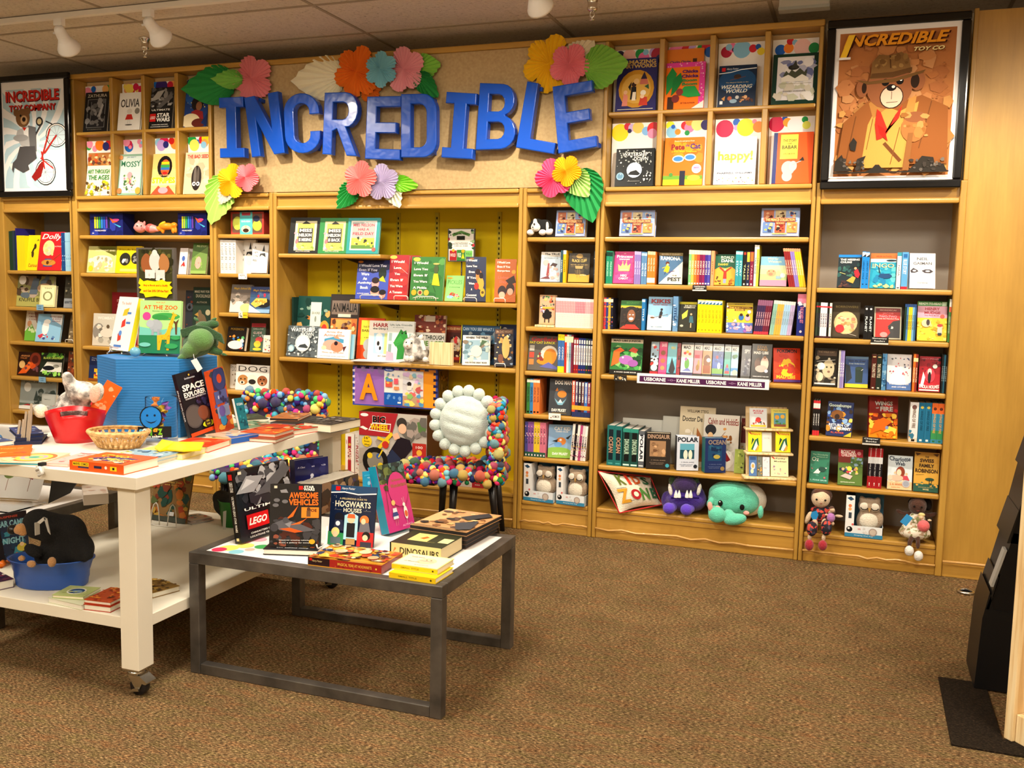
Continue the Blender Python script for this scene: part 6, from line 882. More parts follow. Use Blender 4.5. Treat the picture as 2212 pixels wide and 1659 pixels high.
# boxes in the bottom of the yellow bay
def carton(xl, xr, yt, z, Y, D, c, art, label, side=None, yaw=0, name='box', cat='box', mat='print', H=None, lean=0):
    L = atz(xl, z, Y); R = atz(xr, z, Y); w = (R.x-L.x)/math.cos(math.radians(yaw)); h = H or solve_h(lambda h: L+Vector((w/2, 0, h)), yt)
    t = thing(name, label, cat, (L.x, L.y, z+.001), (math.radians(-lean), 0, math.radians(yaw))); m = MB(); m.box(0, 0, 0, w, D, h, side or c)
    draw(m, w, h, 'r 0 0 1 1 %s;' % c+art, lambda u, v, l: (u*w, -E5*l, v*h)); m.build('carton', M(mat), t); return t
carton(776, 921, 893, Y4, .06, .22, 'c0b8ae', 'n .02 .02 .98 .66 30 3 b0a89c,d0c8bc,a89c90 .14; r 0 .64 .5 1 a82830; p a82830 .5,1 .58,1 .48,.64 .48,.64; e .08 .95 .06 .025 f0e8e8; t BIG .3 .89 .2 .11 f4f2ec b; t BIG .3 .89 .19 .1 14130f b; p f4f2ec .14,.72 .46,.7 .48,.84 .2,.84; p a82830 .16,.735 .455,.715 .47,.825 .21,.825; t WHEEL .31 .775 .28 .09 f0d020 b; p f4f2ec .0,.76 .1,.72 .14,.74 .06,.78; o .12 .55 .075 f0c820; t 16" .12 .6 .08 .04 2a2418; t Front .12 .55 .08 .03 2a2418; t Wheel .12 .5 .08 .03 2a2418; o .86 .87 .04 14130f; t 3-7 .86 .87 .05 .03 f4f2ec b; n .66 .7 .98 .98 12 6 88807a,6a6660,5a7a48,a89890 .1;'
  'o .64 .86 .075 3a3430; e .65 .78 .06 .075 e8b898; p 241c24 .45,.4 .6,.66 .76,.62 .8,.5 .66,.3 .5,.36; p 2c3450 .34,.22 .5,.46 .66,.3 .5,.16; l .3 .46 .5 .7 .05 e8c828; l .28 .62 .46 .56 .04 e8c828; o .4 .52 .05 c83828; p e8b898 .5,.68 .58,.72 .62,.64 .54,.6; o .25 .26 .19 1c1a18; o .25 .26 .12 8a8478; o .17 .34 .04 e8c828; o .33 .2 .04 e8c828; o .25 .14 .045 e8c828; o .3 .34 .035 3a60a8; l .36 .44 .3 .32 .02 e8c828; p d8d0c8 .7,.2 .84,.44 .9,.4 .82,.1; r .8 .3 1 .58 b83028; t 100 .9 .52 .1 .04 f0e0d8; o .9 .44 .04 f0b040; t Lifetime .9 .36 .14 .03 f0e0d8; p c83028 .44,.16 .6,.2 .64,.08 .46,.06',
  'large red and grey ride-on toy box below the foam mat set', side='4a2420', name='toy_box', cat='toy box')
t = carton(762, 940, 792, Y4+.497, .03, .2, '3848a0', 'r .02 .03 .98 .97 9868b8; r .62 .03 .98 .97 f09828;'+'n .02 .88 .5 .96 6 2 b0a0c0,8a70a8 .04;'+''.join('p 1c1c48 %g,1 %g,.93 %g,.93 %g,1;' % (x, x-.012, x+.042, x+.03) for x in (.06, .16, .26, .36, .46, .56, .66, .76, .86))+''.join('p 1c1c48 1,%g .955,%g .955,%g 1,%g;' % (y, y-.014, y+.06, y+.045) for y in (.1, .25, .4, .55, .7, .85))+''.join('p e0d0e8 0,%g .03,%g .03,%g 0,%g;' % (y, y-.014, y+.06, y+.045) for y in (.1, .25, .4, .55, .7, .85))
  + 'r .38 .05 .84 .92 e8e4e0; r .38 .05 .6 .36 2058b0; n .4 .2 .58 .3 5 3 6898d8 .03; r .54 .1 .58 .14 e8e8e8; r .6 .05 .84 .92 d8d4d8; r .6 .05 .84 .3 b89878; n .61 .08 .83 .36 14 4 e89858,88b868,e86868,5898c8,f0d868 .04; n .62 .4 .83 .85 16 8 d0b0d8,c05858,88b8c8,e0c8a8,d8d8e0 .04; o .68 .6 .025 2a2020; e .68 .5 .03 .06 e8d8d0; e .44 .93 .06 .04 2048a0; t Verdes .44 .93 .08 .03 e8e8f8; n .4 .78 .56 .84 4 3 7898c8 .02; r .4 .5 .48 .72 d85848; n .4 .5 .48 .72 8 5 e8b858,58a868,5888c8 .03; r .5 .58 .55 .72 d85868; r .5 .44 .56 .52 e08858; t A .2 .48 .22 .66 f09020 b', 'blue edged foam alphabet mat set with big orange letter A', side='2a3478', name='foam_mat_set', cat='toy', mat='gloss', yaw=3, H=.27)
m = MB(); w0 = t.children[0].dimensions; vs = [v.co for v in t.children[0].data.vertices]; wx = max(v.x for v in vs); hx_ = max(v.z for v in vs)
draw(m, .2, hx_, 'r .12 .06 .95 .94 6a4a20; n .14 .08 .93 .92 30 5 8a6428,4a3418,a87830 .1; l .0 .0 .0 1 .01 2838a0', lambda u, v, L: (wx+E5*L, u*.2, v*hx_)); m.build('side_panel', M('gloss'), t)
carton(746, 765, 938, Y4, .1, .2, 'ece6e0', 'r .28 .06 .66 .94 a82830; o .48 .74 .14 d8a848; t GAME .48 .5 .4 .3 f0d8c0 r; e .14 .8 .05 .06 c89088', 'narrow white and red game box, left end of the yellow bay floor', side='d8d0c8', yaw=0)
carton(767, 775.5, 935, Y4, .09, .2, 'e8e0d8', 'n .1 .1 .9 .9 12 4 c83038,e8c8a8,a88878 .2; t PUZZLE .5 .5 .6 .4 a83038 r', 'thin white puzzle box squeezed beside the ride-on toy box', side='d8d0c8')
carton(872, 938, 1009, Y4, .003, .045, '14120f', 't Twister .5 .76 .74 .3 f0d828 bi; t Winger_Lewis_Kilke .6 .22 .64 .09 e0dcd4; n .0 .3 .3 .6 5 3 2a2018,3a2c1c .1', 'black game box with yellow slanted lettering under the pom-pom chair', side='1c1614')
carton(942, 1044, 1030, Y4, .06, .2, 'dcd8d4', 'r .76 0 1 1 a82830; e .34 .72 .16 .2 7a2c2c; n .2 .1 .7 .6 6 2 e8e4e0,c8c0b8 .1; t KIDS .88 .3 .1 .12 f0d8d0', 'white and red game box behind the pom-pom chair legs', side='a82830')
# ================================================================ narrow bookcase left of the yellow one
C0, C1, C2, C3, C4 = 1.868, 1.595, 1.319, 1.044, .768
t = carton(499, 570, 458, C0, .05, .1, 'b04038', 'r .05 .08 .95 .92 6a4c40; e .2 .5 .14 .3 b8c050; e .8 .4 .14 .24 c0c848; e .78 .7 .1 .14 2a3048; r .28 .0 .66 1 58b8c0; r .34 .84 .6 .98 a83848; t DOUGH .46 .58 .26 .08 e8f4f0; e .46 .24 .14 .16 f0d8b8; e .46 .18 .09 .09 3a2a24; o .46 .34 .03 e8b890', 'red rimmed clear play dough tub with teal sleeve, narrow left bookcase', side='9a3430', name='toy_tub', cat='toy', mat='gloss')
b = t.children[0].modifiers.new('bevel', 'BEVEL'); b.width = .012; b.segments = 3
row(472, 510, 518, 519, C1, .03, 'e4e2de*4', 'white poetry spines, second shelf of narrow left bookcase', 't A_LIGHT_IN .5 .66 .5 .5 6a6a6a r; t POET .5 .2 .5 .2 8a8a88 r', depth=.16)
AT = 't A .18 .84 .1 .09 4a4a4a; t Light .22 .68 .3 .08 4a4a4a; t in_the .22 .56 .3 .06 4a4a4a; t Attic .2 .42 .28 .09 4a4a4a; e .66 .42 .2 .18 d8d4cc; p 2a2a2a .46,.52 .6,.6 .86,.52 .8,.66 .5,.64; p 2a2a2a .62,.72 .7,.94 .78,.72; l .6 .4 .62 .34 .002 5a5a58; l .56 .44 .6 .44 .002 3a3a38; l .7 .44 .74 .44 .002 3a3a38'
book(513, 549, 519, C1, .1, 'e6e4e0', AT, 'white poetry book with ink drawing, standing beside the white spines', lean=6, th=.02)
book(536, 576, 527, C1, .02, 'e8e6e2', AT, 'white poetry book leaning at right, second shelf of narrow left bookcase', yaw=16, lean=16, th=.026)
SBUS = lambda bg, a: 'r 0 .7 1 1 '+bg+'; t Magic_School_Bus .54 .85 .86 .1 c8a030 i;'+a
book(495, 540, 616, C2, .06, '7a7068', SBUS('6a6460', 'r 0 0 1 .4 d8d4cc; n .0 .3 1 .7 14 3 8a8078,5a5650,a89c90 .16; e .8 .16 .3 .16 e8d088'), 'grey school bus book, third shelf of narrow left bookcase', yaw=2)
book(535, 582, 621, C2, .045, '3a5a80', SBUS('3a4a78', 'n .3 .6 1 .8 8 3 c83048,4a6088 .14; e .66 .38 .36 .18 1c1c20; p e8b850 .06,.34 .3,.56 .8,.56 .84,.42 .3,.2; e .5 .42 .26 .08 d89838; n .2 .34 .7 .5 8 2 5a4420,f0d880 .05; r 0 0 1 .14 88b0d8; p e0e0e4 0,0 .0,.3 .4,.1 .6,.0'), 'blue school bus book, third shelf of narrow left bookcase', yaw=2)
POK = 't POKEMON .5 .9 .7 .1 8a6a28 b; n .1 .1 .9 .7 24 3 e8c030,d83828,f0e8dc,3a78b8,e88a38,58a868 .12; e .5 .24 .4 .18 f0e4d8'
book(487, 527, 708, C3, .04, '1c1614', POK, 'black book with colourful creatures, fourth shelf of narrow left bookcase', yaw=-4, th=.03)
book(534, 570, 700, C3, .06, '3a5a40', 'r 0 .86 1 1 b83038; t DELUXE .5 .8 .7 .05 c8c8b8; t GUIDE .46 .66 .6 .08 e8c8c0; n .1 .5 .9 .7 10 3 7a8a90,b0b8b8,4a6a58 .1; e .6 .42 .26 .1 c83838; e .5 .26 .24 .12 e8c028; e .5 .08 .3 .05 e8c028', 'green and red book with yellow shape, fourth shelf of narrow left bookcase', yaw=14, lean=14)
book(567, 583, 726, C3, .02, 'd8d0c8', 'n .05 .05 .95 .95 16 3 e8c030,d83828,f0e8dc,5a4a48 .14', 'pale book with small creatures at right end, narrow left bookcase', yaw=18, lean=16, th=.02)
book(492, 514, 788, C4, .12, 'd8d4cc', 't DOG .6 .82 .7 .2 4a4644 l; n .3 .1 .95 .6 10 2 8a7a68,b8a890,4a4038 .12; t D .14 .9 .14 .12 8a8884', 'white dog book further back at left, fifth shelf of narrow left bookcase', lean=4)
DG = 't DOG .5 .84 .86 .22 4a4644 l;'+'e .22 .4 .16 .2 b88048; e .2 .3 .08 .07 e8d8c8; o .2 .3 .03 14130f; e .5 .42 .15 .2 e8e0d4; e .5 .34 .11 .1 2a2624; e .8 .4 .15 .2 9a5c38; e .8 .3 .09 .07 c8906a; o .8 .3 .03 14130f; o .16 .44 .02 14130f; o .28 .44 .02 14130f; o .75 .45 .02 14130f; o .85 .45 .02 14130f'
book(508, 580, 789, C4, .05, 'ebe8e2', DG, 'white dog book with three dog heads, fifth shelf of narrow left bookcase', lean=6)
# ================================================================ bookcase below the left display grid
L0, L1, L2, L3 = 1.861, 1.581, 1.033, .763
PN = 'r 0 0 1 .3 1c2478; n .05 .05 .95 .9 14 2 2a3aa0,141c60 .14; '+''.join('r %g .32 %g .84 %s;' % (.14+.07*i, .19+.07*i, c) for i, c in enumerate(['e8e028', 'a8d030', '38a848', '3888d8', '2858c8', '6a40a8', '1c2030']))+'p e85828 .6,.8 .86,.62 .7,.56; p 48a8d8 .7,.56 .96,.4 .9,.36; e .8 .7 .1 .06 c84088; t WASHABLE_MARKERS .32 .22 .34 .06 e8e8f4; t 24 .1 .1 .06 .06 d8d8e8'
carton(195, 266, 461, L0, .05, .12, '1c2470', PN, 'blue box of coloured markers at the left, top shelf under the left grid', side='1c2060', name='marker_box', cat='box')
carton(385, 447, 460, L0, .05, .12, '1c2470', PN, 'blue box of coloured markers at the right, partly behind the lime paper leaf', side='1c2060', name='marker_box', cat='box')
t = thing('toy_pig', 'pink rubber pig toy lying on the shelf beside the marker box', 'toy', atz(316, L0, .03))
bps('body', .03, [(327, 494, 17, 9), (303, 491, 14, 12), (340, 496, 6, 5), (293, 492, 5, 5, -.01)], M('plastic', 'ee9a98'), t, .005); bps('ear', .03, [(300, 480, 3, 4)], M('plastic', 'ee8a88'), t, .004); bps('ear', .03, [(312, 482, 3, 5)], M('plastic', 'ee8a88'), t, .004); bps('shirt', .03, [(325, 493, 11, 10)], M('plastic', 'd8605c'), t, .005)
m = MB(); m.sph(P(296, 488, Y=-.01), .005, '14130f'); m.sph(P(305, 488, Y=-.01), .005, '14130f'); m.build('eyes', M('gloss'), t); fix(t)
t = thing('toy_dinosaur', 'orange and yellow plastic dinosaur toy beside the pink pig', 'toy', atz(360, L0, .03))
bps('body', .03, [(360, 489, 20, 8), (344, 494, 9, 5, 0, None, 20), (376, 486, 8, 6), (352, 499, 4, 6), (374, 498, 4, 7), (380, 497, 3, 7)], M('plastic', 'f09020'), t, .005); bps('crest', .03, [(350, 484, 11, 4, 0, None, -30)], M('plastic', 'f0c020'), t, .004); fix(t)
book(187, 248, 533, L1, .05, 'c8c888', 'p 6a6828 .3,1 1,.66 1,1; r .05 .05 .95 .95 c8c880; p 5a5a20 .3,.95 .95,.64 .95,.95; t GOODNIGHT_SERIES .6 .84 .7 .06 e8e0b0; e .5 .5 .36 .16 d8d8c8; r .24 .2 .9 .42 e8e8dc; n .1 .1 .9 .5 14 2 e8e4d0,c0b890,d8d088 .1; o .14 .16 .08 e8c828; n .3 .5 .7 .6 6 3 a8a078 .06', 'pale lime picture book, second shelf under the left grid', lean=9)
book(246, 302, 533, L1, .05, 'e8c81c', 't Friendly_Faces .5 .86 .8 .08 6a5a10; e .36 .52 .22 .24 2a2a24; e .8 .56 .2 .22 2a2a24; n .26 .4 .46 .64 8 3 c8c8c4,8a8a88,e8e8e4 .08; n .7 .4 .9 .64 8 3 b8b8b4,8a8a88 .08; r .2 .06 .9 .16 f0dc70; r .0 .9 1 1 d8b818', 'yellow picture book with dark eye shapes, second shelf under the left grid', lean=9)
book(385, 402, 537, L1, .06, 'e8e0e0', 'p c83838 .2,.3 .6,.5 .8,.3; e .5 .6 .2 .1 4868b8; n .1 .1 .9 .9 6 2 e8d8d8,d8c8d0 .1', 'white book with red shape right of the stuffed animal sign', lean=9)
book(399, 419, 539, L1, .1, 'e8e4de', 'n .1 .1 .9 .5 4 2 d8d4cc,f4f0ea .2', 'plain white book on second shelf under the left grid', yaw=14, lean=16)
book(411, 444, 528, L1, .03, '6a8a3c', 'p 4a6a28 0,.5 1,.9 1,1 0,1; t PIG_STORY .6 .9 .7 .06 c8d898; e .44 .36 .2 .2 e8a090; n .2 .2 .7 .6 6 3 d88a78,8aa850 .1; r 0 0 1 .1 88a850', 'green picture book with pink pig, right end of second shelf under left grid', yaw=14, lean=16, th=.03)
book(242, 297, 632, L2, .24, '8a2028', 't ITS .3 .84 .2 .05 e0b0a8; t ONLY .36 .76 .3 .05 e0b0a8; t STANLEY .44 .68 .44 .05 e0b0a8', 'tall dark red book at the back, third shelf under the left grid', lean=2)
book(199, 247, 678, L2, .06, 'c8c4b8', 't WOMBAT .56 .86 .74 .09 e8e4dc; e .26 .44 .26 .26 8a8680; n .1 .1 .9 .7 14 3 d8d0c0,a8a498,e8e4dc,6a665e .14; o .68 .6 .07 5a4a38; e .64 .4 .3 .14 d8d0c4', 'glossy cream wombat book, third shelf under the left grid', lean=6, mat='gloss')
book(398, 421, 628, L2, .16, '2c3038', 'o .4 .72 .3 5a6470; n .1 .1 .9 .9 14 4 1c1c22,4a4048,7a3a28 .16', 'dark book with grey moon, left of the duckling book', lean=4)
book(414, 452, 621, L2, .12, '24362c', 't MAKE_WAY_FOR .5 .93 .84 .04 b8b098; t DUCKLINGS .56 .86 .8 .05 b8b098; t AUTHOR .5 .76 .6 .03 98927c; e .5 .42 .3 .16 6a5a44; e .4 .56 .12 .08 6a5a44; p a8803c .3,.6 .1,.56 .34,.53; o .86 .6 .14 a8a080; n .1 .1 .9 .34 8 3 5a4c3a,7a6a50 .12', 'tall dark green duckling book, third shelf under the left grid', lean=4)
book(191, 228, 771, L3, .05, '1c2c58', 't Alexander_and .5 .93 .8 .05 a8b0c0; t the_Terrible .5 .85 .8 .06 b8b8c8; r .3 .1 .98 .5 e8b020; n .3 .1 1 .56 14 5 e8b820,c83828,2a3a68,f0d860,e8e8e8 .12; r .0 .0 1 .1 8a4a20', 'navy book with yellow digger, lower shelf under the left grid', lean=7)
# ================================================================ leftmost bookcase
A1, A2, A3, A4, A5 = 1.592, 1.31, 1.042, .768, .5
row(8, 18, 514, 512, A1, .03, '2a1c1c,8a2c28', 'dark red spines at far left, leftmost bookcase', 'r 0 .7 1 .9 d86858', depth=.15)
row(18, 33, 500, 498, A1, .03, '1c3a2c*2,2a3a48', 'dark green thin spines, leftmost bookcase', '', depth=.17)
row(33, 38, 493, 493, A1, .04, '2c2470', 'tall violet alphabet book behind yellow books, leftmost bookcase', '', depth=.18)
row(38, 55, 509, 509, A1, .03, 'ead81c', 'thick yellow spine left of the yellow monkey book', 'l .5 .1 .6 .9 .003 3a3a20', depth=.16)
book(56, 83, 509, A1, .035, 'ecd81c', 'p 1c1a14 .3,.5 .5,.66 .56,.6 .4,.44; e .6 .68 .1 .08 3a2a18; l .3 .3 .4 .5 .006 1c1a14; t Curious .5 .14 .7 .1 b83020; t A .8 .86 .2 .06 4a4420; e .44 .46 .1 .1 4a3420', 'yellow picture book with small dark figure, leftmost bookcase', lean=8)
book(78, 131, 502, A1, .02, 'c8242c', 't Dolly .5 .86 .86 .18 f4ece8 i; e .4 .58 .24 .2 f0dc98; e .42 .5 .12 .12 f0c8a8; n .2 .4 .6 .7 8 3 f4e8b0,e8d088 .1; p 2a5a9a .3,.3 .56,.3 .62,.1 .24,.1; e .46 .2 .3 .08 c88a38; l .5 .2 .94 .44 .012 8a5424; o .42 .2 .06 5a3014; t AUTHOR .8 .62 .3 .03 f0d8d0', 'red biography book with blonde guitar player, leftmost bookcase', lean=10)
row(134, 158, 503, 502, A1, .03, '1c4a88*2,98c8e4*4', 'blue and light blue spines, right end of leftmost bookcase shelf', 'n 0 .1 1 .9 6 3 d8ecf8,4a88b8 .4', depth=.15)
KN = 'r 0 0 1 .34 a8a860; t KNUFFLE_BUNNY .5 .22 .86 .12 3a3c24; n .02 .36 .98 .98 26 4 4a3c30,7a6a5c,2a2420,5a6a78,b0a090 .14; o .14 .86 .1 e4e4e0; p 5a6878 .34,.4 .44,.94 .6,.9 .56,.4; e .76 .6 .2 .16 b89878'
book(33, 113, 597, A2, .075, '8a8a58', KN, 'grey-green book with photo background, second shelf of leftmost bookcase', lean=8)
book(84, 118, 618, A2, .0, 'd0cc98', 'r .1 .1 .9 .9 e0dcb0; e .5 .5 .3 .22 8a8a5c; e .5 .5 .2 .16 e0dcb0; t TINY .5 .86 .5 .05 6a6a40', 'small cream book leaning in front, second shelf of leftmost bookcase', yaw=16, lean=12, th=.028)
book(137, 160, 598, A2, .05, '8a9098', 'r 0 .3 1 1 3a3830; n .05 .36 .95 .98 12 3 5a5444,8a8068,2a2820 .16; t BUNNY_TOO .5 .18 .8 .08 3a4450', 'grey book at right end, second shelf of leftmost bookcase', lean=8)
book(52, 85, 671, A3, .075, 'e0dcd0', 'p 6ab040 0,.0 0,.3 .4,.56 .8,.2 .8,0; p 8a7468 .5,.96 1,.96 1,.5 .7,.6; t IF_YOU_GIVE .44 .88 .6 .06 8a2c28; t A_MOUSE .44 .79 .5 .06 8a2c28; t A_COOKIE .44 .7 .5 .06 8a2c28; e .26 .56 .14 .1 d8a078; n .2 .3 .6 .5 6 2 f4f0e8,c8e0a8 .1', 'white and green cookie picture book, third shelf of leftmost bookcase', lean=9)
book(75, 128, 680, A3, .005, '88b8d8', 'p e8ecf0 .5,1 1,1 1,.6 .6,.8; t IF_YOU_GIVE .72 .9 .46 .05 8a2c38; t A_DOG .76 .82 .34 .05 8a2c38; t A_DONUT .76 .74 .34 .05 8a2c38; e .36 .5 .14 .26 f0f0ec; e .4 .72 .14 .09 f0f0ec; n .1 .1 .8 .3 14 3 c83040,3a4a88,f0e8e0,5a88b8 .07; e .2 .2 .1 .05 c83848', 'light blue dog picture book, third shelf of leftmost bookcase', yaw=12, lean=16)
book(146, 160, 682, A3, .05, '7a6a50', 'n .05 .05 .95 .95 12 3 a8987a,5a4a38,c8b898 .2', 'brown book at right end on wire stand, third shelf of leftmost bookcase', yaw=10, lean=14)
wire(143, 160, A3, .02, 'white wire stand at right end, third shelf of leftmost bookcase')
book(31, 86, 762, A4, .06, '2c1410', 't ANANSI .3 .84 .4 .08 e8a060 i; t TALES .24 .74 .3 .06 d88848 i; o .74 .7 .24 8a3420; o .74 .7 .14 5a1c14; p d8581c .05,.05 .3,.4 .6,.6 .7,.5 .4,.1; n .3 .2 .9 .6 12 3 c84818,6a4048,e8702c .1; o .2 .46 .13 d8b070', 'black and orange folk tale book, fourth shelf of leftmost bookcase', lean=9)
book(81, 132, 764, A4, .03, '1c2418', 'n .02 .84 .98 .98 16 2 6ab040,4a8a30,88c850 .1; t BLACK_LAGOON .52 .78 .8 .09 c8e060 b; p d8d8d0 .05,.2 .3,.62 .96,.6 .98,.2; e .4 .36 .26 .1 14161c; e .72 .44 .14 .07 8a8a80; n .02 .04 .98 .2 16 5 78b848,98d060,589838 .09', 'black and green lagoon book, fourth shelf of leftmost bookcase', yaw=12, lean=16)
book(144, 161, 760, A4, .05, '7a3820', 'n .05 .05 .95 .95 14 4 a85028,4a4038,c8a078,2a2420 .2', 'rust book at right end, fourth shelf of leftmost bookcase', lean=9)
book(39, 118, 822, A5, .07, '8a9894', 'r 0 .0 1 .2 5a685c; r 0 .2 1 1 98a4a4; t JOURNEY .5 .92 .8 .06 4a5450; o .2 .74 .1 e0e4e0; n .4 .2 .95 .7 16 3 5a6460,7a8480,3a4844 .12; p e0e4e4 0,.1 .6,.2 1,.05 1,0 0,0; p a02830 .1,.12 .24,.18 .4,.12; p 3a4a48 .4,.3 .46,.66 .54,.3', 'grey castle journey book, fifth shelf of leftmost bookcase', lean=8)
book(88, 118, 853, A5, .01, 'b0b4b0', 'r .1 .1 .9 .9 b8bcb8; t SMALL .4 .7 .5 .05 6a706c; p 5a5c58 .6,.1 .7,.4 .8,.1', 'small pale grey book in front of the journey book', yaw=0, lean=8, th=.03)
# ================================================================ soft toys on the shelves at right
t = thing('plush_dog', 'black and white plush dog on top shelf beside the picture tin', 'plush toy', atz(1168, N1, .03))
bk_ = M('plush', '121214'); wt = M('plush', 'ece8e2')
bps('body', .05, [(1176, 490, 18, 16), (1160, 487, 16, 15)], bk_, t, .006); bps('muzzle', .02, [(1157, 491, 11, 10, -.02), (1156, 479, 5, 8, -.018)], wt, t, .006)
for x, y in ((1146, 502), (1172, 502), (1186, 501)): bps('paw', 0, [(x, y, 9, 7, 0), (x+4, y-3, 6, 5, .03)], wt, t, .006)
bps('ear', .02, [(1182, 489, 4, 11, .0)], wt, t, .005)
m = MB(); m.sph(P(1154, 484, Y=-.03), .006, '14130f'); m.sph(P(1151, 491, Y=-.035), .004, '14130f'); m.build('face', M('gloss'), t); fix(t)
# cushion
t = thing('cushion', 'cream cushion with appliqué letters slumped on the bottom shelf', 'cushion', atz(1340, M6, .05))
cs = [P(1292, 1018, Y=.0), P(1405, 1030, Y=.16), P(1430, 1090, Y=.14), P(1338, 1108, Y=-.06)]
def pillow(cs, n, thick, c, mat):
    nrm = (cs[1]-cs[0]).cross(cs[3]-cs[0]).normalized(); vs = []; m = MB()
    for sd in (1, -1):
        g = []
        for j in range(n+1):
            for i in range(n+1):
                u, v = i/n, j/n; e = (math.sin(math.pi*u)*math.sin(math.pi*v))**.55; pin = .07*(math.sin(math.pi*u)*(1 if v < .5 else -1)*(abs(2*v-1)**3)+0); pj_ = .07*math.sin(math.pi*v)*(1 if u < .5 else -1)*(abs(2*u-1)**3)
                uu = u+pj_; vv = v+pin; p = (cs[0]*(1-uu)+cs[1]*uu)*(1-vv)+(cs[3]*(1-uu)+cs[2]*uu)*vv; g.append(p+nrm*sd*(thick*e+.001))
        m.add(g, [tuple((j*(n+1)+i, j*(n+1)+i+1, (j+1)*(n+1)+i+1, (j+1)*(n+1)+i)[::sd]) for j in range(n) for i in range(n)], c, True)
    return m, nrm
m, nrm = pillow(cs, 14, -.06, 'ece2cc', None); m.build('pillow', M('plush', 'e8dec8'), t)
m = MB(); sgn = 1 if nrm.y > 0 else -1
def onp(u, v, L):
    uu, vv = u, 1-v; e = (math.sin(math.pi*min(.999, max(.001, u)))*math.sin(math.pi*min(.999, max(.001, v))))**.55
    return (cs[0]*(1-uu)+cs[1]*uu)*(1-vv)+(cs[3]*(1-uu)+cs[2]*uu)*vv-nrm*sgn*(.062*e+.003+E5*L)
draw(m, .4, .3, 't K .3 .76 .14 .3 5a6a28 b; t I .44 .76 .06 .3 c83820 b; t D .6 .76 .15 .28 b85020 b; t S .78 .76 .14 .28 2a5a3c b; t Z .22 .34 .22 .34 c8902c b; o .46 .34 .1 a82428; o .46 .34 .05 e8dec8; t N .66 .34 .18 .34 4a7a38 b; t E .86 .36 .12 .32 2a5a3c b; l .14 .53 .32 .53 .008 1c2c3c; l .3 .2 .38 .2 .008 1c2c3c', onp); m.build('letters', M('matte'), t)
m = MB(); ed = [cs[0], cs[1], cs[2], cs[3]]; m.tube(ed, .005, 'c83838', 6, True); m.build('piping', M('matte'), t); fix(t)
# purple monster
t = thing('plush_monster', 'purple plush monster with white tusks on the bottom shelf', 'plush toy', atz(1480, M6, .05)); Yp = .1
pu = M('plush', '3a1a86')
bps('body', Yp, [(1482, 1078, 46, 28, 0, 34), (1482, 1052, 34, 28, 0, 28), (1510, 1078, 14, 26), (1440, 1080, 12, 20)], pu, t, .008)
bps('cap', Yp, [(1480, 1047, 27, 19, -.05, 18)], M('plush', '2c1250'), t, .008)
for x in (1452, 1502): bps('horn', Yp, [(x, 1038, 8, 11, -.02)], M('plush', '3a5a38'), t, .006)
for x in (1448, 1510): bps('tusk', Yp, [(x, 1058, 5, 15, -.06, None, -12 if x < 1480 else 12)], M('plush', 'e8e4dc'), t, .006)
for x, y in ((1445, 1098), (1483, 1101)): bps('foot', Yp, [(x, y, 14, 13, -.13), (x+8, y-2, 10, 10, -.08)], M('plush', '5a38c8'), t, .007)
m = MB()
for x in (1460, 1467, 1484, 1492): p = P(x, 1069, Y=Yp-.11); m.lathe(p, [(.012, -.016), (.011, 0), (.003, .026), (0, .03)], 'f0eee8', 10)
m.build('teeth', M('plush', 'f0eee8'), t); m = MB(); m.tube([P(x, 1074+abs(x-1480)*.06, Y=Yp-.105) for x in range(1450, 1512, 6)], .006, '1c0c50'); m.build('mouth', M('matte'), t); fix(t)
# teal narwhal
t = thing('plush_whale', 'large mint green plush sea creature on the bottom shelf', 'plush toy', atz(1590, M6, .05)); Yw = .075
mi = M('plush', '62cdb0')
bps('body', Yw, [(1585, 1080, 56, 36, 0, 32), (1580, 1068, 50, 30, -.0, 32)], mi, t, .009); bps('belly', Yw, [(1614, 1078, 42, 37, .05, 30)], M('plush', 'e0ddd0'), t, .009)
bps('fin', Yw, [(1549, 1112, 20, 18, -.125, 14), (1541, 1104, 12, 13, -.09)], mi, t, .008); bps('fin', Yw, [(1588, 1122, 26, 13, -.13, 14, -14), (1574, 1110, 12, 11, -.11)], mi, t, .008); bps('fin', Yw, [(1643, 1106, 7, 16, -.06)], mi, t, .008); bps('fin', Yw, [(1535, 1085, 8, 14, -.05, None, 20)], mi, t, .008)
bps('horn', Yw, [(1534, 1094, 6, 12, -.13, None, -10)], M('plush', 'e8a898'), t, .006)
m = MB()
for x, y in ((1556, 1087), (1603, 1096)): m.sph(P(x, y, Y=Yw-.093+(.01 if x < 1580 else -.012)), (.014, .008, .018), '14130f', 12, 8); m.sph(P(x-1, y-3, Y=Yw-.106), .004, 'f4f4f4')
m.tube([P(x, 1106+((x-1580)/12)**2*-1.5+5, Y=Yw-.106) for x in range(1570, 1592, 3)], .002, '2a5a50')
for x, y in ((1550, 1097), (1612, 1108)): m.sph(P(x, y, Y=Yw-.09), (.018, .006, .013), 'f0a8a0', 12, 8)
m.build('face', M('matte'), t); fix(t)
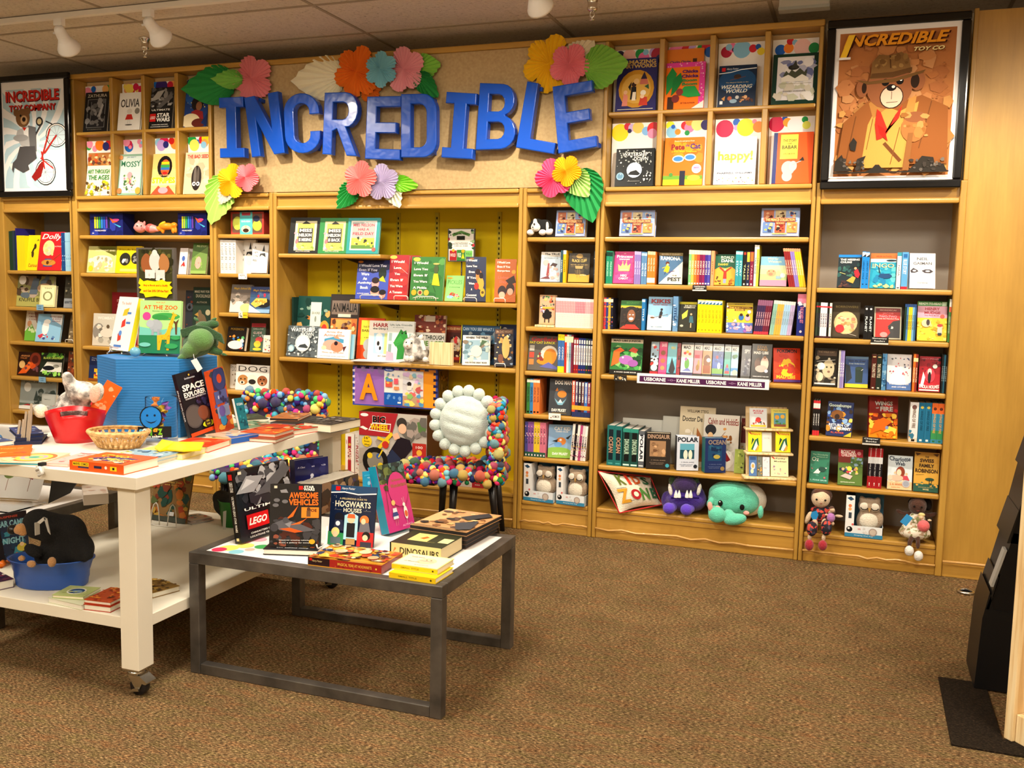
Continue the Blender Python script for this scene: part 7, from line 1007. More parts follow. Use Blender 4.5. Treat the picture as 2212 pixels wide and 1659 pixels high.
# rag dolls
def doll(x, z0, Y, label, skin, hair, dress, shoe, pts, shoeY):
    t = thing('rag_doll', label, 'doll', (P(*pts['body'][0][:2], Y=Y).x, Y, z0), (0, 0, 0), None)
    for nm, key, mt in (('body', 'skin', M('plush', skin)), ('hair', 'hair', M('plush', hair)), ('outfit', 'body', dress)): bps(nm, Y, pts[key], mt, t, .006)
    for s in pts['shoe']: bps('shoe', shoeY, [s], M('plush', shoe), t, .006)
    m = MB()
    for (ex, ey) in pts['eyes']: m.sph(P(ex, ey, Y=Y-.062), .006, '1c1614')
    m.tube([P(ex, ey, Y=Y-.064) for ex, ey in pts['mouth']], .0018, '8a3434', 5); m.build('face', M('matte'), t)
    for c_, key in pts['mini']: bps('doll_toy_'+('body' if key == 0 else 'dress' if key == 1 else 'hair'), Y-.075, pts['m'][key], M('plush', c_), t, .005)
    m = MB(); q = [P(a, b, Y=Y-.09) for a, b in pts['tag']]; m.prism(q, (0, .002, 0), pts['tagc']); m.build('hang_tag', M('gloss'), t); return fix(t)
def floral(base, cs, sc):
    m, nt, b = nodes('floral_cloth'); v = coord(nt); vo = N(nt, 'ShaderNodeTexVoronoi'); vo.inputs['Scale'].default_value = sc; nt.links.new(v, vo.inputs['Vector'])
    r = ramp(nt, vo.outputs['Color'], [(0, cs[0]), (.35, base), (.62, base), (.8, cs[1])]); r.color_ramp.interpolation = 'CONSTANT'; nt.links.new(r.outputs[0], b.inputs['Base Color']); b.inputs['Roughness'].default_value = .9; return m
doll(0, R6, .03, 'rag doll in dark floral romper with red shoes, bottom right bookcase', 'e0c8a8', '5a3424', floral('1c1a28', ['c8483c', '4a4458'], 60), 'a81c30',
     dict(skin=[(1773, 1077, 20, 20, -.01), (1746, 1118, 6, 16, -.02, None, 20), (1798, 1104, 6, 8), (1812, 1115, 10, 4, -.03), (1749, 1160, 5, 8, -.09), (1779, 1162, 5, 8, -.09), (1772, 1105, 8, 22), (1758, 1108, 9, 5), (1788, 1106, 9, 5), (1760, 1132, 7, 14, -.04), (1780, 1132, 7, 14, -.04), (1754, 1144, 6, 14, -.08), (1783, 1144, 6, 14, -.08)], hair=[(1775, 1064, 21, 12, -.004), (1757, 1073, 6, 13, .0), (1792, 1071, 6, 12, .0), (1768, 1062, 12, 8, -.02)],
          body=[(1771, 1112, 17, 20, -.01), (1760, 1100, 10, 7), (1784, 1100, 10, 7), (1754, 1142, 12, 17, -.09), (1785, 1140, 12, 18, -.09)], shoe=[(1748, 1177, 10, 13, 0, 10), (1777, 1178, 10, 12, 0, 10)], eyes=[(1764, 1079), (1783, 1081)], mouth=[(1771, 1087), (1773, 1088), (1776, 1087)],
          mini=[('d8b898', 0), ('b878c0', 1), ('5a3c30', 2)], m=[[(1798, 1102, 6), (1788, 1131, 4, 5), (1799, 1131, 4, 5), (1785, 1112, 5, 3)], [(1795, 1118, 9, 11)], [(1800, 1106, 5, 4), (1797, 1097, 6, 4)]], tag=[(1754, 1106), (1764, 1103), (1768, 1112), (1764, 1122), (1755, 1122), (1751, 1114)], tagc='2a88c8'), -.07)
doll(0, R6, .05, 'dark skinned rag doll in white floral dress, bottom right bookcase', '4a2818', '14100e', floral('e4dccc', ['8a8a5c', 'b89c80'], 70), 'f0eeea',
     dict(skin=[(1982, 1092, 19, 20, -.01), (1944, 1106, 10, 5, 0, None, 25), (2013, 1112, 12, 5, 0, None, -25), (1965, 1174, 5, 11, -.09), (1983, 1176, 5, 11, -.09), (1980, 1125, 10, 26), (1960, 1110, 14, 5), (1998, 1112, 12, 5), (1972, 1150, 6, 14, -.05), (1982, 1150, 6, 14, -.05), (1968, 1164, 5, 10, -.08), (1983, 1164, 5, 10, -.08)], hair=[(1986, 1086, 24, 13, .03), (2005, 1090, 8, 14, .02)],
          body=[(1980, 1124, 18, 20, -.01), (1976, 1150, 33, 16, -.04, 20), (1972, 1142, 24, 16, -.02)], shoe=[(1964, 1190, 10, 12, 0, 10), (1984, 1201, 10, 12, 0, 10)], eyes=[(1975, 1094), (1991, 1096)], mouth=[(1980, 1103), (1983, 1104), (1986, 1103)],
          mini=[('ecd0a8', 0), ('e8686c', 1), ('e8d890', 2)], m=[[(1990, 1117, 6), (2008, 1124, 6, 3), (1990, 1150, 3, 4), (1999, 1151, 3, 4)], [(1995, 1136, 13, 13)], [(1991, 1112, 8, 5)]], tag=[(1944, 1127), (1959, 1110), (1972, 1119), (1957, 1137)], tagc='3a98d8'), -.06)
# ================================================================ white rolling table
TZ, LZ, GZ2 = .84, .30, .49
X0, X1, Ya, Yb = -3.465, -2.40, -2.945, -1.43
t = thing('white_table', 'white two tier table on castors, at left', 'table', ((X0+X1)/2, (Ya+Yb)/2, 0)); wp_ = M('plain', 'e2dccb')
bxo('tabletop', (X0, Ya, TZ-.045, X1, Yb, TZ), 'w', wp_, t, .002); bxo('lower_shelf', (X0+.002, Ya+.036, LZ-.045, X1-.036, Yb-.02, LZ), 'w', wp_, t, .002)
for x in (X0+.08, X1-.035):
    for y in (Ya+.03, Yb-.11):
        x0 = x-.08 if x > -3 else x-.075
        l = MB(); l.box(x0, y, .105, x0+.08, y+.08, TZ-.046); o = l.build('leg', wp_, t, .002)
        c = MB(); cx, cy = x0+.05, y+.035
        c.box(x0+.004, y+.004, .098, x0+.076, y+.076, .105, 'b0b0ac'); c.lathe((cx-.01, cy, 0), [(.0, .098), (.03, .096), (.034, .086), (.022, .076), (0, .076)], 'b8b8b4', 16)
        for s in (-1, 1): c.prism([(cx-.036, cy+s*.02, .08), (cx+.014, cy+s*.02, .08), (cx+.03, cy+s*.02, .05), (cx+.014, cy+s*.02, .022), (cx-.0, cy+s*.02, .03)], (0, s*.003, 0), 'c0c0bc')
        c.prism([(cx-.0, cy-.026, .06), (cx+.05, cy-.026, .052), (cx+.056, cy-.026, .06), (cx+.02, cy-.026, .084)], (0, .052, 0), 'c8c8c4'); c.prism([(cx-.03, cy-.028, .014), (cx+.02, cy-.028, .024), (cx+.016, cy-.028, .036), (cx-.006, cy-.028, .03)], (0, .006, 0), 'c8c8c4')
        cas = c.build('castor', M('metal', 'c4c2bc'), t); w = MB(); w.lathe((cx+.004, cy, .036), [(0, -.016), (.012, -.016), (.034, -.015), (.036, -.008), (.036, .008), (.034, .015), (.012, .016), (0, .016)], '16161a', 22, ax=Matrix.Rotation(math.pi/2, 3, 'X')); w.build('wheel', M('plastic', '16161a'), cas)
fix(t)
# ================================================================ grey metal tables
def sled(x0, y0, x1, y1, z, label, s=.045, dots=True):
    t = thing('metal_table', label, 'table', ((x0+x1)/2, (y0+y1)/2, 0)); st = M('steel')
    f = MB(); zz = z-s/2-.004
    f.box(x0, y0, z-s, x1, y0+s, z); f.box(x0, y1-s, z-s, x1, y1, z); f.box(x0, y0+s, z-s, x0+s, y1-s, z); f.box(x1-s, y0+s, z-s, x1, y1-s, z); f.build('top_frame', st, t, .003)
    for x in (x0, x1-s):
        for y in (y0, y1-s): bxo('leg', (x, y, .0, x+s, y+s, z-s-.0005), 'w', st, t, .003)
    for y in (y0, y1-s): bxo('foot_bar', (x0+s+.0005, y+.002, .0, x1-s-.0005, y+s-.002, s-.004), 'w', st, t, .003)
    p = MB(); p.box(x0+s+.002, y0+s+.002, z-.02, x1-s-.002, y1-s-.002, z-.002, 'efece8'); W, D = x1-x0-2*s, y1-y0-2*s
    if dots: draw(p, W, D, 'o .06 .1 .04 f0e068; o .12 .05 .03 88c8d8; o .04 .05 .03 d03058; o .15 .12 .02 f0b8a8; o .1 .18 .035 f5e878; o .17 .2 .03 40a858; o .07 .25 .02 f0a8b8; c .02 .3 .1 .8 6 2 f0a8b8,f0e068,88c8d8 .03; o .88 .05 .03 f0b050; o .94 .04 .02 e84838; o .97 .1 .025 f5d020', lambda u, v, L: (x0+s+u*W, y0+s+v*D, z-.002+E5*L))
    p.build('table_panel', M('print'), t); return fix(t)
sled(-2.422, -2.645, -1.335, -1.885, GZ2, 'low grey metal framed table in front, stacked with books')
sled(-4.6, -2.6, -3.49, -1.84, GZ2-.02, 'low grey metal framed table half hidden behind the white table', dots=False)
# ================================================================ books on the low metal table
GT = GZ2+.0
def stand_at(A, B, yt, z0, c, art, label, lean=12, th=.02, **k):
    """upright thing: A, B pixels of its front bottom corners on the horizontal plane z0"""
    a = P(*A, Z=z0); b = P(*B, Z=z0); u = b-a; w = u.length; ang = math.atan2(u.y, u.x); u.normalize(); n = Vector((-u.y, u.x, 0)); ln = math.radians(lean); mid = (a+b)/2
    h = solve_h(lambda h: mid+n*(h*math.sin(ln))+Vector((0, 0, h*math.cos(ln))), yt)
    t = thing(k.pop('name', 'book'), label, k.pop('cat', 'book'), (mid.x, mid.y, z0+.0008+th*math.sin(ln)), (-ln, 0, ang), k.pop('group', None))
    book_parts(t, w, h, th, c, art, k.get('pg', 'e8e0d0'), k.get('spine'), k.get('mat', 'gloss'), k.get('sart', ''))
    if 'roll' in k: rl = math.radians(k['roll']); t.rotation_euler = (Matrix.Rotation(ang, 3, 'Z') @ Matrix.Rotation(-ln, 3, 'X') @ Matrix.Rotation(-rl, 3, 'Y')).to_euler(); t.location.z += w/2*math.sin(rl)
    return t
stand_at((522, 1177), (640, 1138), 1008, GT, '141416', 'n .04 .54 .98 .97 44 7 6a6a6e,8c8c90,2a2a2e,b0b0b4,1a1a1c,4a4a4e .11; p 9a9a9e .0,.68 .2,.9 .5,.86 .3,.66; p 56565a .3,.6 .9,.97 1,.86 .6,.6; p c8c8cc .08,.72 .2,.86 .34,.8; t ULTIMATE .5 .44 .8 .04 f4f2ec; r .12 .16 .5 .36 d01818; t LEGO .31 .26 .32 .1 f4f2ec bi; t STAR .76 .31 .42 .08 f4f2ec b; t WARS .76 .21 .42 .08 f4f2ec b; t CHARACTERS_CREATURES .44 .1 .56 .025 f4f2ec; t LOCATIONS_TECHNOLOGY .44 .05 .6 .025 f4f2ec; r .06 .94 .12 .98 e0d8c0', 'large black spaceship encyclopedia with red square, back left of low metal table', lean=9, th=.034, sart='r .2 .88 .8 .96 d01c1c; t LEGO_STAR .5 .78 .5 .14 f4f2ec r; t ULTIMATE_LEGO_STAR_WARS .5 .4 .34 .5 f4f2ec r; r .3 .03 .7 .07 e8d8a0')
carton2 = stand_at((640, 1094), (712, 1082), 992, GT, '22245a', 't A_Classic_Collectible_Pop-Up .5 .82 .84 .05 d8d8ec i; p dcdce8 .4,.2 .34,.4 .44,.56 .48,.6 .54,.56 .64,.4 .6,.2; o .5 .62 .05 dcdce8; n .1 .05 .9 .95 10 5 282a64,1c1e50 .2', 'navy pop-up book in plastic behind the awesome vehicles book', lean=4, th=.045, pg='e8e8e8')
t = lay(GT, .022, (568, 1186), (690, 1190), (590, 1172), '18181c', 't The_behind_story .5 .3 .6 .12 e8e8e8; n .1 .5 .9 .9 8 2 c8a028,3a3a40,e86828 .06', 'black book lying flat beneath the upright vehicles book', pg='e8e2d4')
stand_at((581, 1181), (692, 1182), 1047, GT+.0245, '1a1a1e', 'n .04 .04 .96 .5 30 3 2a2a30,14141a,4a2018,3a3a40 .12; r .08 .93 .14 .97 e0d8c0; r .56 .91 .64 .97 d01818; t STAR .76 .955 .2 .04 f4f2ec b; t WARS .76 .915 .22 .04 f4f2ec b; t AWESOME .66 .82 .56 .1 f07020 b; t VEHICLES .66 .71 .58 .1 f07020 b; r .62 .46 .96 .63 f08828; t POE .84 .58 .16 .05 3a1c10 b; r .72 .48 .8 .58 6a4a30; o .76 .6 .035 5a3420; p 5a5a62 .06,.36 .3,.44 .6,.36 .9,.26 .5,.22 .2,.26; p f06820 .3,.42 .4,.5 .56,.66 .46,.48; p f06820 .4,.34 .66,.42 .74,.46 .6,.36; p 8a8a92 .3,.36 .44,.4 .4,.3; p e85818 .2,.28 .4,.3 .66,.24 .5,.22; o .1 .3 .08 3a3a42; o .32 .42 .06 4a4a52; n .02 .02 .3 .16 8 4 6a3a28,8a4a38,3a3a40 .08; p 8a8a90 .2,.9 .32,.92 .36,.86 .22,.86; e .14 .74 .06 .03 6a6a70; e .3 .72 .06 .03 6a6a70; e .12 .66 .06 .03 6a6a70; t Discover_amazing_vehicles .5 .1 .6 .02 e8e8e8; t from_a_galaxy_far_away .5 .06 .6 .02 e8e8e8; e .84 .08 .06 .04 d8a828', 'black awesome vehicles book standing on low metal table', lean=8, th=.014)
stand_at((708, 1176), (806, 1184), 1051, GT+.0, '14203c', 'r 0 .88 1 1 1c4068; r .1 .91 .2 .98 d01818; t Harry_Potter .38 .945 .3 .05 c8ccd4 i; p e8e8ec 0,.86 .3,.88 .6,.85 1,.88 1,.9 .6,.87 .3,.9 0,.88; t A_SPELLBINDING_GUIDE_TO .5 .78 .6 .03 c8b888; t HOGWARTS .5 .69 .78 .1 e8e0c8; t HOUSES .5 .59 .4 .07 e8e0c8; l .1 .59 .26 .59 .0015 e8e0c8; l .74 .59 .9 .59 .0015 e8e0c8; c .04 .55 .96 .85 22 6 c8d0e0 .008; o .22 .46 .1 1c1c24; p 2a3048 .1,.24 .34,.24 .3,.42 .14,.42; o .2 .36 .05 d8e4f0; p a8d8e8 .34,.1 .64,.1 .64,.5 .5,.56 .34,.5; r .4 .14 .58 .38 16161c; o .49 .44 .08 f0c8a0; p d86030 .4,.46 .58,.46 .56,.53 .42,.53; o .78 .44 .1 e07838; p 6a6870 .66,.2 .94,.2 .88,.4 .7,.4; e .76 .42 .05 .05 f0c8a0; p 2f8a50 .0,.0 .34,.0 .34,.2 .0,.22; o .16 .22 .09 e8d888; e .16 .18 .06 .05 f0c8a0; r .06 .02 .28 .13 5a6a70; p b82828 .64,.0 1,.0 1,.24 .64,.24; o .84 .18 .09 1a1618; e .82 .15 .06 .05 f0c8a0; r .72 .0 .96 .08 3a3a44; r .4 .02 .6 .12 b08850', 'dark blue houses guide book standing on low metal table', lean=10, th=.008)
# clear wrapped box set and pink storybook set
t = stand_at((676, 1120), (776, 1086), 1040, GT, '5a4030', 'n .02 .02 .98 .98 40 5 6a4a38,3a2c28,8a6a50,2a2a38,a88868,4a3a5a .12', 'wrapped boxed set of books behind the two upright books', lean=3, th=.12, mat='gloss', name='boxed_set', cat='box', spine='6a5a68')
m = MB(); vs = [v.co for v in t.children[0].data.vertices]; w = max(v.x for v in vs); h = max(v.z for v in vs)
rd = random.Random(4); n = 12; g = []
for j in range(5):
    for i in range(n+1): g.append((-w+2*w*i/n, .002+.116*j/4, h+.004+rd.uniform(0, .014)*(1 if 0 < j < 4 else .5)))
m.add(g, [(j*(n+1)+i, j*(n+1)+i+1, (j+1)*(n+1)+i+1, (j+1)*(n+1)+i) for j in range(4) for i in range(n)], 'e8e8f0', True); m.build('plastic_wrap', M('glass'), t)
stand_at((786, 1094), (812, 1090), 1018, GT+.12, '1f98c8', 't * .5 .8 .3 .06 c8e8f4; n .3 .2 .7 .7 4 2 8ad0e8 .2; r .1 .86 .9 .9 3ab0d8', 'bright blue bookmark card standing behind the houses guide', lean=4, th=.004, name='bookmark', cat='card')
a = P(872, 1150, Z=GT)
stand_at((842, 1160), (897, 1143), 1008, GT, 'c83c80', 'r 0 .72 1 1 3a4a40; n .0 .64 .5 1 20 4 4a5a38,6a7a48,2a3a38,5a7a88 .14; n .4 .82 1 1 14 5 3a5a58,587a78,2a3a40 .12; l .1 .3 .2 .94 .014 4a3424; e .6 .6 .36 .26 c83c80; t The_Adventures_of .64 .74 .5 .04 8a6a28; t Wonderland .64 .66 .6 .06 8a6a28; p e0e4f0 .22,.18 .42,.18 .4,.34 .26,.34; p 3a4a88 .2,.22 .44,.22 .4,.28 .24,.28; o .32 .42 .07 e8c078; l .28 .08 .29 .18 .004 f0d0b0; l .36 .08 .36 .18 .004 f0d0b0; e .72 .24 .07 .1 f0ece4; e .72 .22 .06 .05 d86840; o .7 .36 .05 f0ece4; l .69 .38 .66 .46 .006 f0ece4; l .72 .38 .73 .47 .006 f0ece4; l .7 .06 .7 .14 .006 f0ece4; t AUTHOR .7 .06 .4 .03 e8a8c8', 'bright pink storybook with girl and white rabbit, back of low metal table', lean=16, th=.05, spine='1a8aa8', pg='2a90a8')
# piles on the right half of the low table
FA = 'p e8b880 0,.0 .3,.5 .2,1 0,1; n .1 .1 .95 .9 40 6 c89058,8a5a38,e8c890,5a4038,d8a868,2a2428 .1; p 3a3c48 .6,.3 .9,.5 1,.1 .8,.0; p 2a2a34 .5,.6 .8,.95 .96,.8 .7,.5; r 0 0 1 .02 2a2420'
for i in range(4):
    lay(GT+.018*i, .0172, (880+2*i, 1160-9*i), (1010+2*(i % 2), 1178-9*i), (962, 1120-9*i), '5a4438' if i < 3 else 'c89868', FA if i == 3 else '', ['bottom book of the fantasy art pile at back right of low table', 'second book up in the fantasy art pile on the low table', 'third book up in the fantasy art pile on the low table', 'top book of the fantasy art pile, with dragon riders'][i], pg='3a3838', spine='2a2624', group=None)
lay(GT, .055, (842, 1171), (956, 1186), (904, 1143), '2c3020', 'r .2 .3 .58 .84 e8d080; p c86820 .36,.5 .44,.66 .52,.6 .46,.46; r .78 .34 .98 .66 e8dca0; t A_POP-UP .64 .3 .2 .06 8a8450; l .62 .2 .74 .6 .003 8a8450', 'thick green dinosaur pop-up book lying on the low table', pg='d8c8a0', spine='e8d488', sart='r 0 0 1 1 e8d890; r 0 0 .03 1 2c3020; p d88838 .06,.3 .1,.7 .13,.6; t DINOSAURS .58 .48 .76 .5 3a3420')
lay(GT, .032, (665, 1203), (829, 1223), (716, 1173), 'c88828', 'n .03 .03 .97 .97 70 9 c84828,8a3a28,e8b848,4a2a28,d8a878,2a3458,e8d8b0 .08; r 0 0 1 .03 e0a830; o .3 .5 .08 e8b890; o .6 .6 .08 e8c8a0; o .8 .3 .07 d8a878', 'orange magical year box lying at the front of low table', spine='8a1c1c', sart='r 0 0 1 1 a82820; r .0 .0 .3 1 2a1418; r .02 .62 .06 .92 d01818; t Harry_Potter .13 .6 .14 .3 c8b080 i; t MAGICAL_YEAR_AT_HOGWARTS .64 .56 .46 .34 e8b848; o .93 .5 .012 e8c848; r 0 0 1 .1 d89828; n .3 .2 .9 .4 8 3 c84828,8a2018 .02', solid=True, name='boxed_kit', cat='box', mat='gloss')
YB = 'r .03 .04 .97 .96 ece0c0; e .58 .5 .2 .26 e8c8a0; o .54 .6 .02 5a4a38; o .64 .6 .02 5a4a38; e .58 .5 .16 .02 d89890; l .1 .6 .3 .66 .003 c84838; t Small_Story .3 .74 .3 .06 b83c30; t of_Manners .3 .36 .34 .05 8a7a58; t BY_ILLUSTRATOR .6 .14 .3 .04 8a7a58'
lay(GT, .02, (840, 1236), (944, 1251), (880, 1209), 'e8c418', '', 'lower yellow edged little book, front right of the low table', spine='e8c418', sart='t SMALL_TITLE .4 .5 .4 .3 8a7810; o .9 .5 .02 4a4010', pg='e8e0c8')
lay(GT+.021, .02, (846, 1217), (948, 1231), (886, 1192), 'e8d488', YB, 'upper yellow edged little book with baby face on cover', spine='e8c820', sart='t SMALL_TITLE .4 .5 .4 .3 8a7810; o .9 .5 .02 4a4010', pg='e8e0c8')
t = thing('book_easel', 'white wire easel holding the vehicles book on the low table', 'book stand', P(600, 1186, Z=GT)); m = MB(); b0 = t.location
m.tube([(0, .06, .1), (0, .05, .03), (0, -.012, .026), (0, -.02, .045)], .003, 'f0f0ec'); m.tube([(.19, .06, .1), (.19, .05, .03), (.19, -.012, .026), (.19, -.02, .045)], .003, 'f0f0ec'); m.tube([(0, .05, .03), (.19, .05, .03)], .003, 'f0f0ec'); m.build('wire', M('gloss'), t)
# ================================================================ things on the white table top
# blue hexagonal riser
t = thing('display_riser', 'blue six sided slatted riser box on the white table', 'riser', (0, 0, 0))
fc = P(322, 946, Z=TZ); s_ = 126*mpp(fc)/.975; ra_ = math.radians(30); nf = Vector((math.sin(ra_), -math.cos(ra_), 0)); hc = fc-nf*s_*.866; hz = P(322, 777, Y=fc.y).z-TZ
hexp = [hc+Vector((s_*math.cos(math.radians(a+30)), s_*math.sin(math.radians(a+30)), 0)) for a in (240, 300, 0, 60, 120, 180)]
m = MB(); m.prism([Vector((q.x, q.y, TZ+.0008)) for q in hexp], (0, 0, hz), 'w'); m.build('box', M('riser'), t); t.location = (hc.x, hc.y, TZ); fix(t)
RZ = TZ+hz+.001
stand_at((299, 764), (388, 766), 651, RZ+.012, 'a8d880', 'r 0 .0 1 .36 1c7a50; r 0 .34 1 .5 70c0b0; p a8dc88 0,.5 .5,.44 1,.52 1,1 0,1; t POP_OUT .5 .96 .22 .03 d84838; t AT_THE_ZOO .5 .87 .82 .08 e05820 b; t Stories_to_build .5 .8 .4 .02 3a5a30; o .17 .7 .1 c8408c; e .64 .7 .34 .07 3a9a48; e .5 .68 .2 .05 2f8a40; p 5a3a20 .88,.36 .86,.56 .78,.64 .84,.62 .88,.6 .96,.66 .92,.56 .92,.36; e .4 .52 .16 .12 a0a8b0; o .26 .56 .09 a8b0b8; l .2 .5 .14 .58 .006 a8b0b8; r .3 .34 .36 .46 98a0a8; r .44 .34 .5 .46 98a0a8; p f0b020 .44,.34 .62,.36 .66,.4 .8,.74 .86,.76 .92,.72 .86,.7 .76,.4 .74,.06 .68,.06 .68,.26 .56,.26 .52,.06 .46,.06; c .48 .2 .74 .4 16 3 d88018 .012; c .72 .44 .82 .7 10 5 d88018 .012; p f0b020 .78,.76 .84,.8 .82,.74; e .16 .16 .14 .04 70c0b0; e .8 .14 .16 .05 2f9a58; e .9 .3 .12 .04 2f9a58', 'pale green zoo pop-out board book on chrome easel atop the blue riser', lean=8, th=.02, mat='gloss', pg='c8d8c0')
book(236, 276, 645, RZ+.012, hc.y-.02, 'eceae8', 't To_build .44 .88 .5 .05 e08060; p e8b830 .4,.76 .66,.8 .6,.66 .36,.64; r .6 .68 .8 .72 4878c0; p d83830 .4,.54 .56,.6 .6,.46 .4,.42; r .62 .5 .84 .54 4878c0; p c84030 .3,.3 .46,.36 .5,.2 .34,.16; e .42 .32 .08 .05 5888d0; r .2 .06 .6 .1 4878c0; t STORIES .3 .04 .4 .03 c8b0b8', 'tall white fold-out kit book on easel, left on the blue riser', lean=13, th=.03, pg='e8d828', yaw=-22)
def easel(A, w, z, label):
    a = P(*A, Z=z); t = thing('chrome_easel', label, 'book stand', a); m = MB()
    for x in (-w, w): m.tube([(x*1.3, -.03, .0), (x, -.02, .012), (x, -.012, .03), (x*.96, -.02, .048)], .004); m.tube([(x, -.012, .012), (x, .05, .012), (x*.8, .05, .1)], .004)
    m.tube([(-w, .05, .012), (w, .05, .012)], .004); m.build('wire', M('metal', 'd8d8dc'), t)
easel((344, 768), .055, RZ, 'chrome easel under the green zoo board book'); easel((257, 764), .035, RZ, 'chrome easel under the white fold-out kit book')
# pedestal sign behind
t = thing('pedestal_sign', 'grey framed stuffed animal offer sign standing above the blue riser', 'sign', (0, 0, 0)); Ysg = hc.y+.12
a = P(296, 535, Y=Ysg); b = P(380, 650, Y=Ysg); W, H = b.x-a.x, a.z-b.z
m = MB(); m.box(a.x, Ysg-.006, b.z, b.x, Ysg+.01, a.z, '5a5652'); m.build('frame', M('plastic', '5a5652'), t)
m = MB(); draw(m, W, H, 'r .06 .04 .94 .97 3a3a20; n .06 .5 .94 .96 22 5 4a4a24,6a6430,2a2a18,5a5a34 .1; e .28 .7 .15 .18 9a5a34; e .5 .74 .15 .18 d8d4d0; e .74 .7 .14 .17 b07848; o .28 .82 .08 9a5a34; o .5 .9 .07 e0dcd8; o .72 .82 .08 b07848; r .24 .42 .5 .58 e8e4e0; r .52 .42 .76 .58 dcd8d4; n .24 .4 .76 .56 8 2 c8c4c0,e8e4e0 .05; p f8dc10 .06,.32 .12,.28 .06,.24 .14,.2 .08,.14 .2,.12 .24,.05 .5,.08 .8,.05 .86,.12 .95,.14 .9,.2 .96,.25 .88,.3 .94,.36 .8,.36 .7,.4 .5,.36 .3,.38 .2,.36 .1,.42; t Buy_a_Book_and_a_Stuffy .52 .28 .64 .045 c83c10 b; t and_Get_20%_Off_the_Pair! .52 .18 .66 .045 c83c10 b', lambda u, v, L: (a.x+u*W, Ysg-.0062-E5*L, b.z+v*H)); m.build('notice', M('gloss'), t)
m = MB(); xm = (a.x+b.x)/2; m.tube([(xm, Ysg, b.z), (xm, Ysg, RZ+.004)], .008, '2a2a2c'); m.lathe((xm, Ysg, RZ+.001), [(0, 0), (.08, 0), (.08, .008), (0, .01)], '2a2a2c', 20); m.build('stem', M('plastic', '2a2a2c'), t); t.location = (xm, Ysg, RZ); fix(t)
# green dragon
gd = M('plush', '2c5a2a'); gl = M('plush', '5c8a48'); Yd = hc.y-.02
t = thing('plush_dragon', 'green plush dragon slumped on the blue riser with paper tag', 'plush toy', P(430, 772, Y=Yd))
bps('body', Yd, [(428, 742, 36, 28, -.02, 26), (412, 760, 26, 15, -.03), (396, 771, 15, 7, -.05), (450, 738, 22, 24), (440, 708, 22, 15), (460, 700, 16, 10)], gd, t, .007)
bps('belly', Yd, [(434, 734, 30, 25, -.05, 24), (414, 753, 26, 17, -.06, 18, -30), (395, 771, 15, 7, -.07, 10, -25)], gl, t, .006); bps('tail', Yd, [(470, 760, 14, 8, -.0), (484, 766, 10, 4, -.02, None, 12), (458, 754, 14, 12)], gd, t, .006)
for q in ([(388, 712), (420, 702), (448, 706), (476, 722), (483, 744), (466, 734), (452, 738), (436, 722), (410, 726), (392, 730)],):
    m = MB(); m.prism([P(x, y, Y=Yd-.05+.0006*(x-430)) for x, y in q], (.0, .014, 0), 'w'); m.build('wing', M('plush', '234a24'), t, .004)
bps('horn', Yd, [(424, 690, 9, 4, .0, None, 30), (462, 690, 9, 4, 0, None, -20)], M('plush', '3a6a38'), t, .005)
p = P(424, 790, Y=Yd-.12); m = MB(); m.prism([P(412, 779, Y=Yd-.12), P(424, 774, Y=Yd-.12), P(437, 796, Y=Yd-.12), P(427, 804, Y=Yd-.12)], (0, .0015, 0), 'f4eeea'); m.tube([P(420, 777, Y=Yd-.12), P(418, 765, Y=Yd-.1)], .001, 'e8e8e8', 4); m.build('price_tag', M('print'), t); fix(t)
t = thing('toy_pot', 'small pale blue toy pot on top of the blue riser', 'toy', P(292, 766, Y=-2.2)); bps('pot', -2.2, [(292, 760, 13, 11)], M('plastic', '6aa8c0'), t, .006); fix(t)
# space explorer kit boxes leaning on the riser
stand_at((412, 948), (468, 938), 806, TZ+.004, '16141c', 'n .05 .05 .95 .95 20 3 1c1826,241c30,12101a .2; o .3 .3 .34 4a4244; o .3 .3 .3 5a5250; o .7 .3 .22 5a3020; o .66 .32 .2 7a4430; n .5 .4 .95 .7 12 4 2a2848,3a3058 .1; t Smithsonian .46 .9 .4 .03 c8ccd8; o .46 .945 .03 e8c040; t SPACE .52 .76 .84 .1 f4f2ec b; t EXPLORER .52 .65 .84 .08 f4f2ec b; t GUIDEBOOK_&_PROJECTOR .52 .585 .8 .03 e8e8e8; e .74 .13 .22 .05 c8d020; o .74 .14 .13 2a2418; o .74 .14 .11 3a3020; t COOL .74 .17 .12 .025 e8d040; t STUFF .74 .12 .12 .025 e8d040; r 0 0 1 .06 d84a20', 'black space explorer kit book leaning beside the blue riser', lean=10, th=.02, roll=8, name='activity_kit', cat='book', sart='t SPACE_EXPLORER .5 .5 .4 .5 e8e8e8 r')
stand_at((475, 941), (507, 932), 800, TZ+.004, 'c8481c', 'n .0 .1 1 .95 14 4 2a3a78,1c2454,4a5aa8,e8a038,28384a .24; o .6 .84 .46 1c2450; o .6 .84 .4 283a78; o .6 .84 .16 c84828; r .1 .46 .9 .66 4a5a98; r .1 .24 .9 .42 8898c0; o .4 .2 .2 2a8ac0; n .2 .48 .8 .64 5 2 c8d0e8,1c2454 .1; o .4 .34 .2 6a58a8', 'orange and blue space projector kit beside the black space book', lean=8, th=.02, roll=6, name='activity_kit', cat='toy', mat='gloss')
stand_at((520, 930), (538, 927), 862, TZ+.03, '1c6a78', 't OCEAN .5 .8 .7 .08 c8e0e4; n .1 .1 .9 .7 10 2 2a8a98,144a58 .2', 'teal book standing upright on the white table', lean=16, th=.016, spine='e8ecec')
